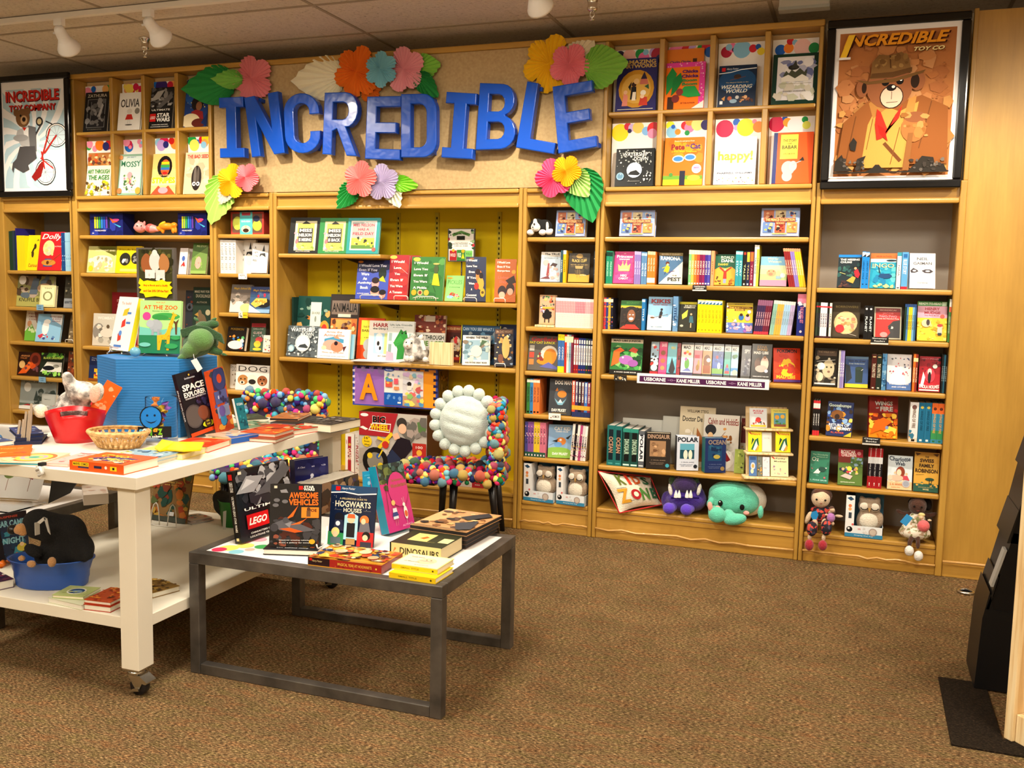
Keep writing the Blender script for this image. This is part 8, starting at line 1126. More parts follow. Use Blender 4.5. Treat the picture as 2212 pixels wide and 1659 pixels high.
# squigz tube
t = thing('toy_tube', 'clear tube of purple sucker toys with blue smiling badge', 'toy', P(350, 957, Z=TZ), (0, 0, .6)); bl = Vector(t.location); rw = 33*mpp(bl); hh = .205
m = MB(); m.lathe((0, 0, 0), [(rw, .002), (rw, hh-.004), (rw*.97, hh), (0, hh)], 'w', 28); m.build('tube', M('glass'), t)
m = MB(); m.lathe((0, 0, 0), [(0, .0008), (rw*.98, .0008), (rw*.98, .012), (0, .012)], 'e8e8e4', 28); m.build('lid', M('plastic', 'e8e8e4'), t)
rd = random.Random(3); pc = ['7a4ab0', '5a3a98', 'a8c828', 'e8c838', '8a5ac0', 'e88838']
for i in range(12):
    a = rd.uniform(0, 6.28); r = rd.uniform(.2, .6)*rw; s = MB(); s.lathe((0, 0, 0), [(.012, 0), (.016, .002), (.006, .012), (.006, .02), (.016, .03), (.012, .032)], 'w', 12); o = s.build('sucker_toy', M('plastic', pc[i % 6]), t); o.location = (r*math.cos(a), r*math.sin(a), .018+.013*i); o.rotation_euler = (rd.uniform(-.8, .8), rd.uniform(-.8, .8), 0)
m = MB(); bd = lambda u, v, L: ((u-.5)*.15-.014, -rw*1.06-E5*L+.02*(u-.5)**2, .02+v*.15); draw(m, .165, .15, 'o .36 .68 .31 101418; o .36 .68 .275 1c78d0; o .26 .74 .03 0c1c38; o .46 .74 .03 0c1c38; p 0c1c38 .2,.62 .28,.54 .36,.51 .46,.54 .53,.62 .46,.57 .36,.545 .27,.57; r .0 .1 .9 .42 14141a; t s .08 .27 .1 .16 58b0e0 b; t qu .22 .26 .2 .22 f4f2ec b; t i .36 .28 .06 .24 58b030 b; t g .47 .25 .14 .24 e89828 b; t z .6 .27 .12 .18 7ab828 b; t fun_little_suckers! .36 .14 .6 .07 f4f2ec b', bd)
m.build('badge', M('print'), t)
# red bucket with plush elephant and orange book
ctr = P(154, 955, Z=TZ); ctr.y += .03
t = thing('red_bucket', 'red plastic bucket with slot handle on the white table', 'bucket', ctr, (0, 0, .7)); r0 = 42*mpp(ctr); r1 = 64*mpp(ctr); hb_ = .15; n = 40; vs = []; fs = []
k = 8
for rr, th_ in ((1, 0), (.95, 1)):
    for j in range(k+1):
        f = j/k; rad = (r0+(r1-r0)*f)*rr
        for i in range(n):
            a = 2*math.pi*i/n; zz = (hb_+.018*math.cos(2*(a+math.pi/2)))*f; vs.append((rad*math.cos(a), rad*.82*math.sin(a), zz))
B_ = (k+1)*n
def hole(i, j): a = (2*math.pi*(i+.5)/n) % (2*math.pi); return j == k-2 and (abs(a-1.5*math.pi) < .42 or abs(a-.5*math.pi) < .42)
for s in (0, 1):
    for j in range(k):
        for i in range(n):
            if hole(i, j): continue
            q = (s*B_+j*n+i, s*B_+j*n+(i+1) % n, s*B_+(j+1)*n+(i+1) % n, s*B_+(j+1)*n+i); fs.append(q if s == 0 else q[::-1])
for i in range(n):
    fs.append((k*n+i, k*n+(i+1) % n, B_+k*n+(i+1) % n, B_+k*n+i))
    if hole(i, k-2):
        for j in (k-2, k-1): fs.append((j*n+i, j*n+(i+1) % n, B_+j*n+(i+1) % n, B_+j*n+i))
fs.append(tuple(range(n))[::-1]); m = MB(); m.add(vs, fs, 'w', True); m.build('bucket', M('plastic', 'c8141c'), t)
Ye = ctr.y+.0; t = thing('plush_elephant', 'grey plush elephant with raised trunk sitting in the red bucket', 'plush toy', (ctr.x, ctr.y, TZ+.02))
bps('body', Ye, [(158, 880, 41, 38, 0, 30), (178, 848, 34, 25, 0, 30), (160, 838, 22, 17, -.02), (149, 824, 14, 15, -.03), (145, 813, 13, 11, -.035), (110, 890, 24, 12, -.06, None, 20), (158, 912, 26, 18)], M('plushgrey'), t, .008)
bps('ear', Ye, [(205, 851, 14, 22, -.045, 8, 14)], M('plush', 'e8b8a4'), t, .007); bps('ear', Ye, [(212, 847, 14, 22, -.02, 10, 14)], M('plushgrey'), t, .007); bps('foot_pad', Ye, [(88, 888, 15, 16, -.1)], M('plush', 'ece0c8'), t, .007); fix(t)
t = thing('book', 'orange book poking out of the red bucket behind the elephant', 'book', P(206, 896, Y=ctr.y+.03), (Matrix.Rotation(.75, 3, 'Z') @ Matrix.Rotation(.55, 3, 'Y')).to_euler())
book_parts(t, .07, .155, .02, 'e8601c', 'n .1 .1 .9 .9 10 2 f08040,f4a878 .2', 'd8d0c8')
# wicker basket
c0 = P(246, 968, Z=TZ); c0.y += .03
t = thing('wicker_basket', 'round open weave wicker basket beside the red bucket', 'basket', c0); ra = 68*mpp(c0); rb_ = 46*mpp(c0); hb2 = .062; m = MB()
for zf, rr, tk in ((0, rb_, .004), (.06, rb_*1.03, .003), (.94, ra*.99, .006), (1, ra, .007), (1.06, ra*.97, .006)): m.tube([(rr*math.cos(a), rr*.8*math.sin(a), .006+hb2*zf) for a in [2*math.pi*i/44 for i in range(44)]], tk, 'd8ac68', 6, True)
for f in (.34, .66): m.tube([((rb_+(ra-rb_)*f)*math.cos(a), (rb_+(ra-rb_)*f)*.8*math.sin(a), .006+hb2*f) for a in [2*math.pi*i/44 for i in range(44)]], .0022, 'c89a58', 5, True)
m.build('rim', M('wicker'), t); m = MB()
for i in range(26):
    for dd in (-1, 1):
        a0 = 2*math.pi*i/26; pt = [((rb_+(ra-rb_)*f)*math.cos(a0+dd*.12*f), (rb_+(ra-rb_)*f)*.8*math.sin(a0+dd*.12*f), .004+hb2*f) for f in (0, .5, 1)]
        m.tube(pt, .0036, 'e0b878', 4)
m.build('weave', M('wicker'), t); m = MB(); m.lathe((0, 0, .003), [(0, 0), (rb_, 0), (rb_, .003), (0, .004)], 'c89a58', 24, 1, .8); m.build('bottom', M('wicker'), t)
# books lying on the white table
lay(TZ, .036, (150, 994), (270, 1006), (208, 972), 'e0581c', 'p 4a3a68 .1,.3 .4,.7 .9,.6 .6,.2; t COMICS .4 .7 .5 .2 f4c828; t MIGHTY .6 .4 .6 .2 f4d858; n .1 .1 .9 .9 14 3 f4c828,e8e0c8,4a3a68,d04818 .08; t TALES .74 .2 .3 .14 f4e0a0', 'thick orange comic treasury at the front corner of the white table', pg='e8e0cc', spine='e0581c', sart='r .06 .5 .36 .9 f4d020; t MARVEL_COMICS .21 .7 .27 .26 1c1a14; r .16 .3 .36 .46 3a3a58; r .46 .4 .6 .66 2a2a48; o .68 .56 .024 e8e8e8; r .76 .3 .88 .74 f4d020; r .8 .4 .84 .64 1c1a14')
lay(TZ, .012, (334, 1000), (390, 984), (300, 974), 'c8c4b4', '', 'lower pale book right of the orange comic treasury', pg='e0dccc'); lay(TZ+.0125, .014, (331, 992), (389, 977), (296, 966), '8aa8b8', 'n .05 .05 .95 .95 24 4 88b0d0,d8d8c8,c8c048,4a6a88,e8e8e0 .12', 'upper picture book right of the orange comic treasury', pg='e4dcc8')
lay(TZ, .022, (394, 982), (446, 967), (352, 955), 'f0dc68', '', 'cream edged book under the yellow visor', pg='ece0b8')
p = P(392, 962, Z=TZ+.03); t = thing('yellow_pouch', 'bright yellow plastic pouch draped over a book on the white table', 'pouch', p); m = MB()
g = [P(x, y, Z=TZ+zz) for x, y, zz in [(334, 970, .036), (350, 952, .05), (378, 957, .044), (440, 958, .046), (434, 974, .036), (396, 976, .034), (360, 974, .028), (345, 976, .03)]]
m.prism(g, (0, 0, .006), 'f4d018'); m.tube([g[1], g[2], g[3]], .006, 'f8dc30', 6); m.build('pouch', M('plastic', 'f2cc10'), t); fix(t)
lay(TZ, .026, (449, 965), (499, 949), (401, 946), 'e0401c', 'n .1 .1 .9 .9 8 2 e85028,c83818,f06838 .2', 'orange red book in the middle of the white table edge', pg='e8dcc4')
lay(TZ, .02, (487, 953), (533, 942), (462, 942), 'd8b868', 'n .1 .1 .9 .9 8 4 c8a050,6a4a28,e8d098 .16', 'tan book right of the orange red book', pg='d8c89c')
lay(TZ, .028, (500, 947), (592, 932), (520, 925), 'c8a890', 'p 2a58a8 0,0 .9,0 .9,.2 .1,.3; n .1 .2 .9 .9 12 3 e8d0c0,8aa8c8,d8b8a0 .14', 'picture book with blue spine near the white table edge', pg='e0d8c8', spine='2858a8')
lay(TZ, .016, (596, 950), (637, 936), (566, 928), '8a3a20', '', 'lower dark red book in a short pile on the white table edge', pg='dcd4c0'); lay(TZ+.0165, .016, (594, 938), (637, 926), (566, 918), 'c84a20', 'n .05 .05 .95 .95 14 6 e87828,f0b048,8a2818,d85820 .14', 'upper orange red book in a short pile on the white table edge', pg='dcd4c0')
lay(TZ, .024, (633, 930), (695, 921), (607, 911), 'c83820', 'n .05 .05 .95 .95 20 5 3a7a48,e0c8a0,c83820,f08838,88b088 .12', 'orange and green picture book left of the thick black book', pg='d8d0bc')
lay(TZ, .04, (655, 912), (716, 918), (690, 894), '2a2624', 'n .02 .02 .98 .98 30 7 4a4440,8a847c,1c1a18,6a625a .12', 'thick black covered book at the far right corner of the white table', pg='ece4cc', side=None)
lay(TZ, .03, (584, 912), (640, 916), (610, 892), '2c2a2a', '', 'lower dark book at the back of the white table', pg='6a7078', spine='6a7078'); lay(TZ+.031, .012, (583, 903), (645, 905), (606, 889), 'b87040', 'n .05 .05 .95 .95 14 4 c88850,8a4a2c,4a8a88,e0b080 .14', 'rust coloured book on top at the back of the white table', spine='2a2828')
lay(TZ, .016, (528, 907), (582, 904), (534, 893), '2c3a30', 'n .05 .05 .95 .95 12 3 4a6a50,1c2a24,6a8868 .14', 'dark green picture book at the back of the white table')
lay(TZ, .014, (533, 925), (600, 914), (540, 908), '7a9a78', 'n .05 .05 .95 .95 18 8 88b090,c8d0b0,c87858,4a7a60 .14', 'green picture book in the middle of the white table', pg='ded6c4')
lay(TZ, .016, (-30, 988), (68, 983), (-10, 962), 'e8641c', 't STORIES_OF .5 .7 .6 .12 f0a048; n .1 .2 .9 .5 8 3 e87838,d8582c,f0b058 .12', 'flat orange book at the left edge of the white table top')
lay(TZ, .01, (-20, 998), (92, 1001), (110, 975), 'e8c8a8', 'e .55 .5 .42 .4 e87848; e .55 .5 .34 .32 f0e050; e .55 .5 .26 .24 e8a0a8; e .55 .5 .18 .16 a8d070; e .55 .5 .1 .08 4a9a98; n .0 .1 .3 .9 8 2 e8b0a0,f0d898 .1', 'swirl covered flat book at the left front of the white table', spine='3a98a8')
lay(TZ, .012, (96, 1000), (148, 1003), (120, 971), 'e8b0a8', 'n .05 .1 .95 .9 14 4 f0c0b8,e0a098,c88888 .14; r .0 .9 1 1 e8dcd4', 'pink flat book left of the orange comic treasury', pg='e8e0d8')
t = thing('table_clip', 'small white clip on the front edge of the white table', 'clip', P(90, 1008, Y=Ya)); m = MB(); m.box(-.012, -.016, -.02, .012, .0, .004, 'dcdcd8'); m.tube([(-.01, -.014, -.012), (.012, -.02, .0), (.02, -.016, -.02), (.004, -.02, -.03)], .006, 'e8e8e4'); m.build('clip', M('plastic', 'e0e0dc'), t); bxo('pad', (-.006, -.012, .004, .012, .012, .016), '2a2a2a', M('matte'), t)
for i in range(3): lay(TZ+.0145*i, .014, (30+3*i, 955-8*i), (92+2*i, 953-9*i), (20, 938-8*i), ['242a48', '1c2440', '2c3c70'][i], '' if i < 2 else 'n .05 .05 .95 .95 16 4 3a58a0,1c2448,88a8d0,c8d0e0 .12', ['lowest dark blue book of the pile behind the metal racks', 'middle dark blue book of the pile behind the metal racks', 'topmost blue patterned book of the pile behind the metal racks'][i], pg='2a2c38', spine='20243c')
lay(TZ, .02, (-30, 958), (30, 951), (-30, 940), '3a4870', 'n .05 .05 .95 .95 14 5 4a68a8,c8d0d8,2a3058,7a98c0 .14', 'blue book at the far left edge behind the metal racks')
t = thing('card_rack', 'row of upright grey card dividers on the white table left of the red bucket', 'rack', P(48, 960, Z=TZ)); b0 = Vector(t.location)
for i, (x, yt) in enumerate([(36, 908), (44, 906), (50, 889), (57, 888), (62, 872)]):
    a = P(x, 960, Z=TZ); hh = solve_h(lambda h: a+Vector((0, 0, h)), yt); m = MB(); m.bar(a+Vector((0, 0, .002)), a+Vector((.012, .01, hh)), .009, .004, 'a89a88'); m.bar(a+Vector((-.016, .018, .002)), a+Vector((-.004, .028, hh*.9)), .009, .004, '8a7c6c'); m.prism([a+Vector((0, .001, .02)), a+Vector((-.016, .018, .02)), a+Vector((-.004, .026, hh*.86)), a+Vector((.01, .01, hh*.96))], (.002, .001, 0), '9c8e7c'); m.build('divider', M('matte'), t)
fix(t)
# ================================================================ lower shelf of the white table
cb = P(113, 1262, Z=LZ)
t = thing('blue_tub', 'oval blue tub with orange handle on the lower shelf', 'tub', cb); ang = math.radians(20); kx = 90*mpp(cb)
t.rotation_euler = (0, 0, ang); m = MB(); prof = [(0, .001), (.80, .001), (.84, .01), (.86, .045), (.875, .05), (.885, .09), (.9, .095), (.97, .15), (1.02, .155), (1.02, .162), (.95, .16), (.86, .06), (.8, .012), (0, .01)]
m.lathe((0, 0, 0), [(r*kx, z*.72) for r, z in prof], 'w', 40, 1, .62); m.build('tub', M('plastic', '2650a0'), t)
m = MB(); m.tube([(-kx*.96, -.06, .105), (-kx*1.06, -.05, .09), (-kx*1.08, 0, .082), (-kx*1.06, .05, .09), (-kx*.96, .06, .105)], .013, 'e8741c', 8); m.build('handle', M('plastic', 'e8741c'), t)
Yb_ = cb.y; t = thing('plush_bear', 'black plush bear with tan muzzle sitting in the blue tub', 'plush toy', (cb.x, cb.y, LZ+.02)); bk2 = M('plush', '060607')
bps('body', Yb_, [(136, 1176, 54, 48, .02, 34), (148, 1150, 44, 40, .02, 32), (172, 1184, 34, 34, .02, 28), (114, 1206, 48, 24, 0, 26), (84, 1132, 38, 34, -.05, 30), (110, 1140, 34, 34, -.02), (72, 1190, 26, 14, -.07, None, 20), (190, 1200, 14, 12, .0)], bk2, t, .01)
bps('muzzle', Yb_, [(46, 1142, 15, 13, -.1), (38, 1146, 10, 9, -.105), (50, 1152, 10, 8, -.1)], M('plush', 'c08a50'), t, .007); m = MB(); m.sph(P(27, 1144, Y=Yb_-.1), .02, 'w'); m.build('nose', M('plastic', '141416'), t)
for x, y, r, q in ((112, 1214, 10, 13), (68, 1218, 13, 9), (47, 1206, 9, 8)): bps('paw', Yb_, [(x, y, r, q, -.13)], M('plush', 'b88a58'), t, .007)
m = MB(); q = [P(x, y, Y=Yb_-.15) for x, y in ((80, 1128), (94, 1117), (103, 1148))]; m.bar(q[0], q[0]-Vector((0, 0, .05)), .003, .022, 'b8b6b0'); m.prism([q[0], q[1], q[1]+Vector((.012, 0, -.006)), q[0]+Vector((.014, 0, -.006))], (0, .003, 0), 'c0beb8'); m.prism([q[1], q[1]+Vector((.016, 0, -.004)), q[2]+Vector((.012, 0, -.012)), q[2]], (0, .003, 0), 'a8a6a0'); m.build('hang_tag', M('print'), t); fix(t)
stand_at((-14, 1228), (66, 1212), 1110, LZ, '22304a', 'n .05 .05 .95 .6 20 4 2a5a78,1c3a58,3a8aa0,14243a .14; t BEAR_CAME .52 .8 .8 .12 88c0d0 b; t NIGHT .6 .46 .6 .12 88c0d0 b; r 0 .88 1 1 2a2028; t SUSPENSE .5 .93 .5 .04 c84838; p 1c1a20 .1,.0 .2,.3 .24,.8 .3,.3 .34,.0; e .8 .3 .14 .08 c8b848; o .8 .36 .06 e8c898', 'dark blue night book standing behind the blue tub', lean=8, th=.015)
lay(LZ, .035, (-25, 1262), (32, 1250), (-20, 1232), '4a2a4a', 'n .05 .05 .95 .95 16 5 6a2a48,3a2a58,e0d8d0,8a3858 .14', 'dark purple book left of the blue tub', pg='e0dcd0')
lay(LZ, .02, (103, 1291), (178, 1308), (140, 1268), 'c8ccb0', '', 'lower white book right of the blue tub on the lower shelf', pg='e8e4d8'); lay(LZ+.021, .012, (112, 1285), (182, 1290), (150, 1262), 'b0bc78', 'e .5 .5 .28 .3 e8e8d8; e .5 .5 .24 .24 2c4a78; e .54 .46 .16 .12 88a8c0; n .1 .1 .9 .9 8 3 a8b470,c0c888 .1', 'green book with blue oval window on the lower shelf')
lay(LZ, .022, (180, 1305), (240, 1312), (212, 1272), 'a83018', '', 'lower white edged book behind the front table leg', pg='e4e0d0'); lay(LZ+.023, .014, (181, 1295), (240, 1302), (214, 1262), 'b04420', 'n .02 .02 .98 .98 34 4 8a2818,d88830,5a3020,c85828 .1; t Dog_Sitter .3 .14 .4 .1 f0a030 b', 'orange brown book behind the front table leg', pg='e4e0d0')
lay(LZ, .022, (330, 1281), (390, 1265), (290, 1262), '8a6a30', 'n .02 .02 .98 .98 34 6 c8a048,4a3420,e0c070,6a4a28,2a2018 .1', 'brown picture book lying right of the front table leg', pg='e4e0d0')
lay(LZ, .014, (262, 1262), (330, 1262), (290, 1248), 'c89838', 'n .02 .02 .98 .98 24 8 d8a840,8a5a20,e8c868 .12', 'golden picture book behind the front table leg', pg='e4e0d0')
# green bucket, puzzle on wire stand and booklets at the back of the lower shelf
cg = P(492, 1140, Z=LZ); cg.y += .07
t = thing('green_bucket', 'green plastic bucket on the lower shelf, far right end', 'bucket', cg); r0 = 30*mpp(cg); m = MB(); m.lathe((0, 0, 0), [(0, .001), (r0, .001), (r0*1.22, .13), (r0*1.28, .135), (r0*1.2, .132), (r0*.95, .008), (0, .006)], 'w', 28); m.build('bucket', M('plastic', '1f7a24'), t)
t = thing('plush_toy', 'dark grey curly plush toy sitting in the green bucket', 'plush toy', (cg.x, cg.y, LZ+.02)); bps('body', cg.y, [(490, 1090, 30, 26), (478, 1076, 20, 18), (500, 1110, 26, 20)], M('plush', '2a2826'), t, .008)
m = MB(); p = P(482, 1105, Y=cg.y-.16); m.prism([p, p+Vector((.018, 0, .006)), p+Vector((.012, 0, -.09)), p+Vector((-.004, 0, -.092))], (0, .002, 0), 'b8b8b4'); m.build('hang_tag', M('print'), t); fix(t)
stand_at((322, 1122), (402, 1133), 1022, LZ+.0, '8a6a40', 'n .0 .0 1 1 50 6 b04a30,c87838,5a6a40,3a5a58,c8a048,7a3a28,2a4a40 .14; t Abstract_Title .5 .8 .5 .04 e8c868; t and_Story .5 .74 .4 .03 e8c868; r .5 .12 .66 .2 d8d8d8; r 0 .0 1 .1 4a5048', 'patchwork patterned book on white wire stand under the white table', lean=14, th=.008, mat='print')
t = thing('wire_stand', 'white looped wire stand in front of the patchwork book', 'book stand', P(345, 1136, Z=LZ)); m = MB()
for x in (-.03, .075): m.tube([(x-.028, 0, .004), (x-.022, .006, .07), (x-.012, .01, .105), (x, .012, .115), (x+.012, .01, .105), (x+.022, .006, .07), (x+.028, -.0, .004)], .003, 'e0dcd4')
m.tube([(-.058, 0, .004), (-.02, -.01, .004), (.05, -.01, .004), (.103, 0, .004)], .003, 'e0dcd4'); m.build('wire', M('gloss'), t)
lay(LZ, .006, (415, 1132), (464, 1122), (402, 1118), 'b0a8a0', 'n .05 .05 .95 .95 12 3 c8a868,a83838,d8d0c8 .14', 'thin booklet lying beside the patchwork book', pg='c8c0b8'); lay(LZ+.0065, .006, (412, 1126), (460, 1117), (400, 1112), 'c8b8a8', 'n .05 .05 .95 .95 12 5 d84838,e8d0b0,4a7a88 .14', 'upper thin booklet lying beside the patchwork book', pg='c8c0b8')
# things on the hidden grey table, seen under the white tabletop
G2 = GZ2-.02
def gpt(x, y): return P(x, y, X=-3.5)
t = thing('acrylic_holder', 'clear acrylic holder with bird puzzle on the grey table at left', 'holder', (-3.72, -2.2, G2)); m = MB(); m.prism([(-4.2, -2.36, G2+.02), (-3.62, -2.24, G2+.02), (-3.64, -2.1, G2+.36), (-4.22, -2.2, G2+.36)], (.002, -.006, 0), 'w'); m.build('sheet', M('glass'), t); m = MB(); m.box(-4.2, -2.42, G2+.001, -3.6, -2.2, G2+.008, 'w'); m.build('base', M('glass'), t)
m = MB(); A_, B_2, C_ = Vector((-4.19, -2.345, G2+.022)), Vector((-3.63, -2.225, G2+.022)), Vector((-.02, .145, .33)); draw(m, .57, .36, 'r 0 0 1 1 cfc8c0; e .5 .5 .1 .26 7a3020; o .48 .78 .05 3a6a98; e .68 .4 .07 .14 5a6a2c; o .74 .54 .04 6a7a3a; p 7a1c18 .82,.3 .84,.6 .9,.9 .98,.92 .98,.5 .9,.26; p 1c1a1c .8,.46 .86,.3 .96,.36 .99,.5; l .5 .1 .5 .26 .006 8a6a58; l .68 .1 .68 .26 .006 8a6a58; l .88 .1 .88 .28 .006 8a6a58; o .32 .6 .1 c84a30; e .7 .95 .08 .05 1c2a3a', lambda u, v, L: A_+(B_2-A_)*u+C_*v+Vector((0, .004-E5*L, 0))); m.build('bird_picture', M('print'), t); fix(t)
t = thing('magazine', 'dark magazine standing in clear holder under the white tabletop', 'magazine', (-3.56, -1.96, G2)); m = MB(); m.prism([gpt(104, 1088), gpt(150, 1066), gpt(168, 1040), gpt(112, 1034)], (-.004, .01, 0), '3a3c40'); m.build('pages', M('print'), t); fix(t)
lay(G2, .05, (180, 1070), (236, 1066), (186, 1046), 'd8ccc0', 'n .1 .1 .9 .9 8 3 e0d8d0,c8a898 .2', 'pale pink box lying on the grey table under the white tabletop', pg='c8a898', solid=True, name='box', cat='box')
# ================================================================ pom-pom chairs
PC1 = ['e8501c', 'c81c28', '5a2490', 'e8c040', '1c6a3c', '2a88b8', 'e83c78', '1c2450', 'f07a58', 'e8dc78', 'a8184c', '78b8c8']
PC2 = ['f04a24', '2a90b0', 'f0e078', 'e8408c', '3a2478', '58d078', '58c0d8', '2a68b0', 'f09048', '88b8e0', '6a2a98', 'e8d858']
def pommesh(c):
    rd = random.Random(sum(map(ord, c))); m = MB(); n, k = 12, 8; vs = []
    for j in range(k+1):
        t = math.pi*j/k
        for i in range(n): r = 1+rd.uniform(-.1, .1); a = 2*math.pi*i/n; vs.append((r*math.sin(t)*math.cos(a), r*math.sin(t)*math.sin(a), r*math.cos(t)))
    m.add(vs, [(j*n+i, (j+1)*n+i, (j+1)*n+(i+1) % n, j*n+(i+1) % n) for j in range(k) for i in range(n)], c, True); return m
_pom = {}
def pom(c, t, loc, r):
    if c not in _pom: o = pommesh(c).build('pompom', M('plush', c), t); _pom[c] = o.data
    else: o = bpy.data.objects.new('pompom', _pom[c]); COL.objects.link(o); o.parent = t
    o.location = loc; o.scale = (r, r, r)
def pomchair(loc, ang, label, pal, seed, legs, sz=.46, zs=.40, bh=.40, bw=.5):
    """local frame: the back stands along +x, seat towards -x"""
    t = thing('pompom_chair', label, 'chair', loc, (0, 0, math.radians(ang))); rd = random.Random(seed)
    bxo('seat', (-sz, -bw/2, zs, .02, bw/2, zs+.05), '3a2a4a', M('plain', '3a2a4a'), t, .02); bxo('backrest', (-.03, -bw/2, zs+.05, .03, bw/2, zs+bh), '3a2a4a', M('plain', '3a2a4a'), t, .02)
    for x, y in legs:
        l = MB(); l.tube([(x, y, zs+.01), (x+(.05 if x > -.2 else -.02), y*1.06, .0)], [.027, .016], 'w', 12); l.build('leg', M('plastic', '141216'), t)
    spots = []
    def scatter(n, f, rs):
        for _ in range(n): p, nr = f(); spots.append((p, nr, rd.choice(rs)))
    big = [.026, .03, .034, .022]; sm = [.012, .014, .017, .021]
    def f_top():  return Vector((rd.uniform(-sz, .0), rd.uniform(-bw/2, bw/2), zs+.05)), Vector((0, 0, 1))
    def f_rim():
        q = rd.random(); z = zs+rd.uniform(-.01, .05)
        if q < .4: return Vector((rd.uniform(-sz, .03), -bw/2, z)), Vector((0, -1, 0))
        if q < .6: return Vector((rd.uniform(-sz, .03), bw/2, z)), Vector((0, 1, 0))
        if q < .8: return Vector((-sz, rd.uniform(-bw/2, bw/2), z)), Vector((-1, 0, 0))
        return Vector((.03, rd.uniform(-bw/2, bw/2), z)), Vector((1, 0, 0))
    def f_back():
        q = rd.random(); y = rd.uniform(-bw/2, bw/2); z = zs+rd.uniform(.06, bh)
        if q < .4: return Vector((-.03, y, z)), Vector((-1, 0, 0))
        if q < .6: return Vector((.03, y, z)), Vector((1, 0, 0))
        if q < .84: return Vector((rd.uniform(-.03, .03), -bw/2, z)), Vector((0, -1, 0))
        if q < .9: return Vector((rd.uniform(-.03, .03), bw/2, z)), Vector((0, 1, 0))
        return Vector((rd.uniform(-.03, .03), y, zs+bh)), Vector((0, 0, 1))
    scatter(50, f_rim, big); scatter(36, f_top, big); scatter(64, f_back, big); scatter(260, f_rim, sm); scatter(180, f_top, sm); scatter(520, f_back, sm)
    kept = []
    for p, n, r in spots[:150]:
        if all((p-q).length > (r+s)*.72 for q, s in kept): kept.append((p, r)); 
        else: continue
        if len(kept) <= 100: pom(rd.choice(pal), t, p+n*r*.3, r)
    m = MB()
    for p, n, r in spots[150:]: m.sph(p+n*(r*.25), r, rd.choice(pal), 8, 6)
    for p, r in kept[100:]: m.sph(p, r, rd.choice(pal), 8, 6)
    o = m.build('small_pompoms', M('matte'), t); o['kind'] = 'stuff'; return t
pomchair((-2.03, -.30, 0), 18, 'pom-pom covered chair with black legs holding the flower cushion', PC1, 5, [(-.02, .2), (-.04, -.02), (-.34, .16), (-.25, -.1)], sz=.56, zs=.40, bh=.44, bw=.42)
pomchair((-3.32, -.62, 0), 100, 'pom-pom covered chair behind the white table, only its back and seat edge showing', PC2, 9, [(-.03, .2), (-.03, -.2), (-.4, .2), (-.4, -.2)], sz=.46, zs=.41, bh=.45, bw=.5)
# flower cushion
cc = P(1003, 909, Y=-.45); t = thing('flower_cushion', 'pale mint round flower cushion leaning on the pom-pom chair', 'cushion', cc); R = 56*mpp(cc); cm = M('plush', 'cfdcd6')
vd = (EYE-cc); vd.z = 0; vd.normalize(); nn = (vd+Vector((-.25, 0, .18))).normalized(); ux = Vector((0, 0, 1)).cross(nn).normalized(); uy = nn.cross(ux)
Rm = Matrix((ux, uy, nn)).transposed()
m = MB(); n = 36; prof = []
vs = []; k = 16
for sd in (1, -1):
    g = []
    for j in range(k+1):
        f = j/k
        for i in range(n):
            a = 2*math.pi*i/n; x, y = R*f*math.cos(a), R*f*math.sin(a); yy = y*.93+x*.22
            z = .075*(1-f**2.6)**.6 if f < 1 else 0
            z += .012*(abs(math.cos(yy/R*math.pi*2.4))**.6-.6)*(1-f**6) if sd == 1 else 0
            g.append((x, y, sd*z))
    m.add(g, [tuple((j*n+i, j*n+(i+1) % n, (j+1)*n+(i+1) % n, (j+1)*n+i)[::-sd]) for j in range(k) for i in range(n)], 'w', True)
o = m.build('cushion_centre', cm, t, 0, 0, None); o.rotation_euler = Rm.to_euler()
for i in range(17):
    a = 2*math.pi*i/17; p = Rm @ Vector((R*1.16*math.cos(a), R*1.16*math.sin(a), 0)); s = MB(); s.sph((0, 0, 0), (R*.25, R*.235, R*.22), 'w', 14, 10); q = s.build('petal', cm, t); q.location = p; q.rotation_euler = (Rm @ Matrix.Rotation(a, 3, 'Z')).to_euler()
# ================================================================ right edge and floor
p = P(2086, 1281, Z=0); t = thing('floor_ring', 'small chrome ring socket set in the carpet near the end panel', 'floor socket', p); m = MB(); m.tube([(.036*math.cos(a), .036*math.sin(a), .008) for a in [i*.3 for i in range(21)]], .007, 'w', 7, True); m.build('ring', M('metal', 'd0d0d0'), t)
m = MB(); m.tube([(-.034, 0, .008), (0, .0, .022), (.034, 0, .008)], .004, 'w'); m.build('bar', M('metal', '707070'), t); m = MB(); m.lathe((0, 0, 0), [(0, .003), (.034, .003), (.034, .001)], '1a1a1c', 20); m.build('cup', M('matte'), t)
m = MB(); a = P(2027, 1468, Z=0); m.prism([(x, y, .0005) for x, y in ((.37, -2.15), (1.1, -2.15), (1.1, -2.035), (.542, -2.035), (.542, -1.53), (.37, -1.53))], (0, 0, .0055), '1c1712'); o = m.build('floor_mat', M('matte')); tag(o, 'flat dark brown floor patch under the black display stand at the right edge', 'mat')  # thin flat shape on the carpet, darker than the floor around it
m_, nt, b_ = nodes('patch_pile'); nz = noise(nt, 120, 3, coord(nt, (1, 2.5, 1))); r_ = ramp(nt, nz.outputs[0], [(.35, '15110c'), (.6, '2c231a'), (.72, '42352a')]); nt.links.new(r_.outputs[0], b_.inputs['Base Color']); b_.inputs['Roughness'].default_value = 1; b_.inputs['Specular IOR Level'].default_value = .1; bump(nt, b_, nz.outputs[0], .8, .006); o.data.materials[0] = m_
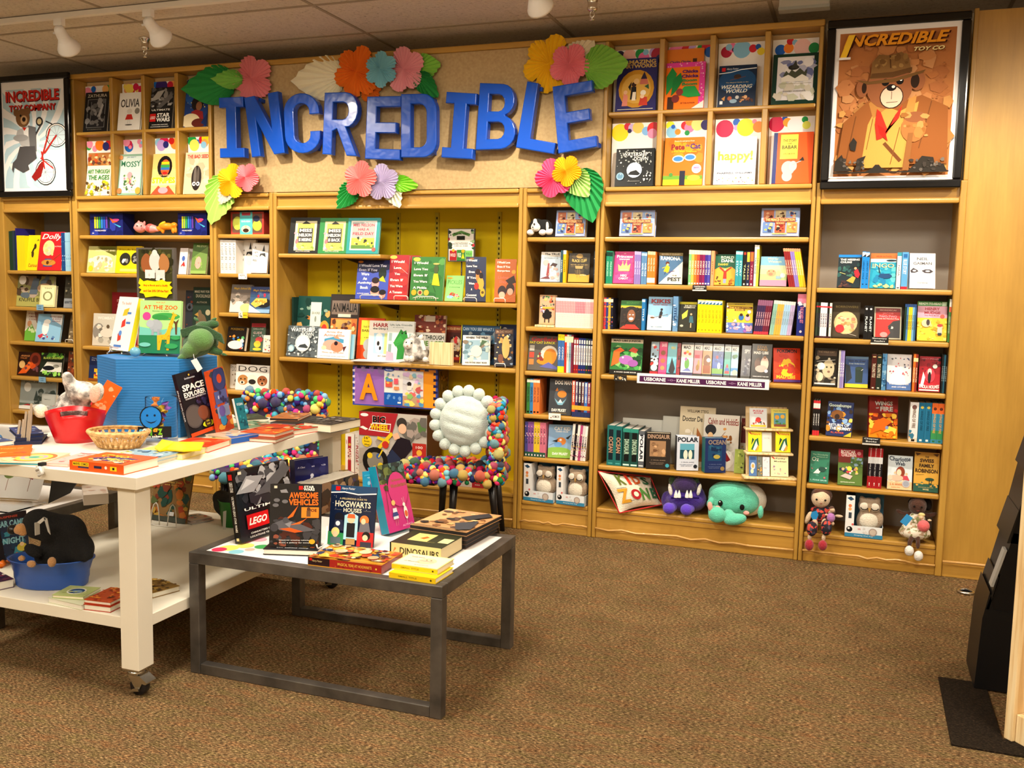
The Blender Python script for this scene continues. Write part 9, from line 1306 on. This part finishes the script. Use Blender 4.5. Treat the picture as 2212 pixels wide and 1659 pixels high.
# black cardboard display stand
Ys = -1.6
t = thing('display_stand', 'black cardboard tiered display stand at the right edge', 'display stand', (.58, Ys, 0))
q = lambda x, y: (lambda v: (v.x, Ys, max(.007, v.z)))(P(x, y, Y=Ys))
prof = [q(2104, 1492), q(2124, 1240), q(2138, 1278)] ; z0 = .007
x0 = q(2104, 1480)[0]
pts = [(x0, Ys, z0), (x0+.012, Ys, .29), (x0+.032, Ys, .40), (x0+.05, Ys, .33), (x0+.4, Ys, .33), (x0+.4, Ys, z0)]
m = MB(); m.prism(pts, (0, .3, 0), '121214'); m.build('base_box', M('print'), t)
m = MB(); d1 = lambda u, v, L: (x0+.012+.02*v-E5*L*3, Ys+.3-u*.3, .08+v*.26)
draw(m, .3, .26, 'r 0 0 1 1 3a2c24; t STORIES .5 .5 .8 .3 e8e4dc b; t NEW_BOOKS .5 .26 .8 .12 e8e4dc; t S .3 .72 .34 .24 e8e4dc b', d1); m.build('front_panel', M('print'), t)
for i, (xa, za, xb, zb) in enumerate([(.035, .33, .1, .64), (.09, .6, .145, .92), (.14, .88, .19, 1.2)]):
    m = MB(); m.prism([(x0+xa, Ys+.004, za), (x0+xb, Ys+.004, zb), (x0+xb+.3, Ys+.004, zb), (x0+xb+.3, Ys+.004, za)], (0, .29, 0), '0f0f11'); m.build('tier', M('print'), t)
    m = MB(); m.prism([(x0+xa-.012, Ys, za), (x0+xa+.02, Ys, za+.13), (x0+xa+.024, Ys, za+.13), (x0+xa-.002, Ys, za)], (0, .3, 0), '1c1a18'); m.build('lip', M('print'), t)
fix(t)
t = thing('book', 'pale grey book seen edge on in the black display stand', 'book', (x0+.06, Ys+.06, .42)); m = MB(); m.prism([(x0+.034, Ys+.006, .42), (x0+.072, Ys+.006, .57), (x0+.082, Ys+.006, .57), (x0+.044, Ys+.006, .42)], (0, .06, 0), 'a8a8a4'); m.build('cover', M('print'), t); fix(t)
# pine bookcase at the right edge
t = thing('pine_case', 'pale pine open shelf unit cut off at the right edge', 'shelf unit', (.546, -2.025, .0065), (0, 0, math.radians(-50.3))); pn = M('pine')
for nm, b in [('post', (0, 0, 0, .035, .3, 1.9)), ('bottom_rail', (.036, .012, .0, .9, .034, .1)), ('shelf', (.036, .035, .08, .9, .3, .1)), ('shelf', (.036, .012, .6, .9, .3, .62)), ('shelf', (.036, .012, 1.2, .9, .3, 1.22)), ('back_board', (.036, .301, .0, .9, .312, 1.9)), ('post', (.901, 0, 0, .936, .3, 1.9))]: bxo(nm, b, 'w', pn, t, .003)
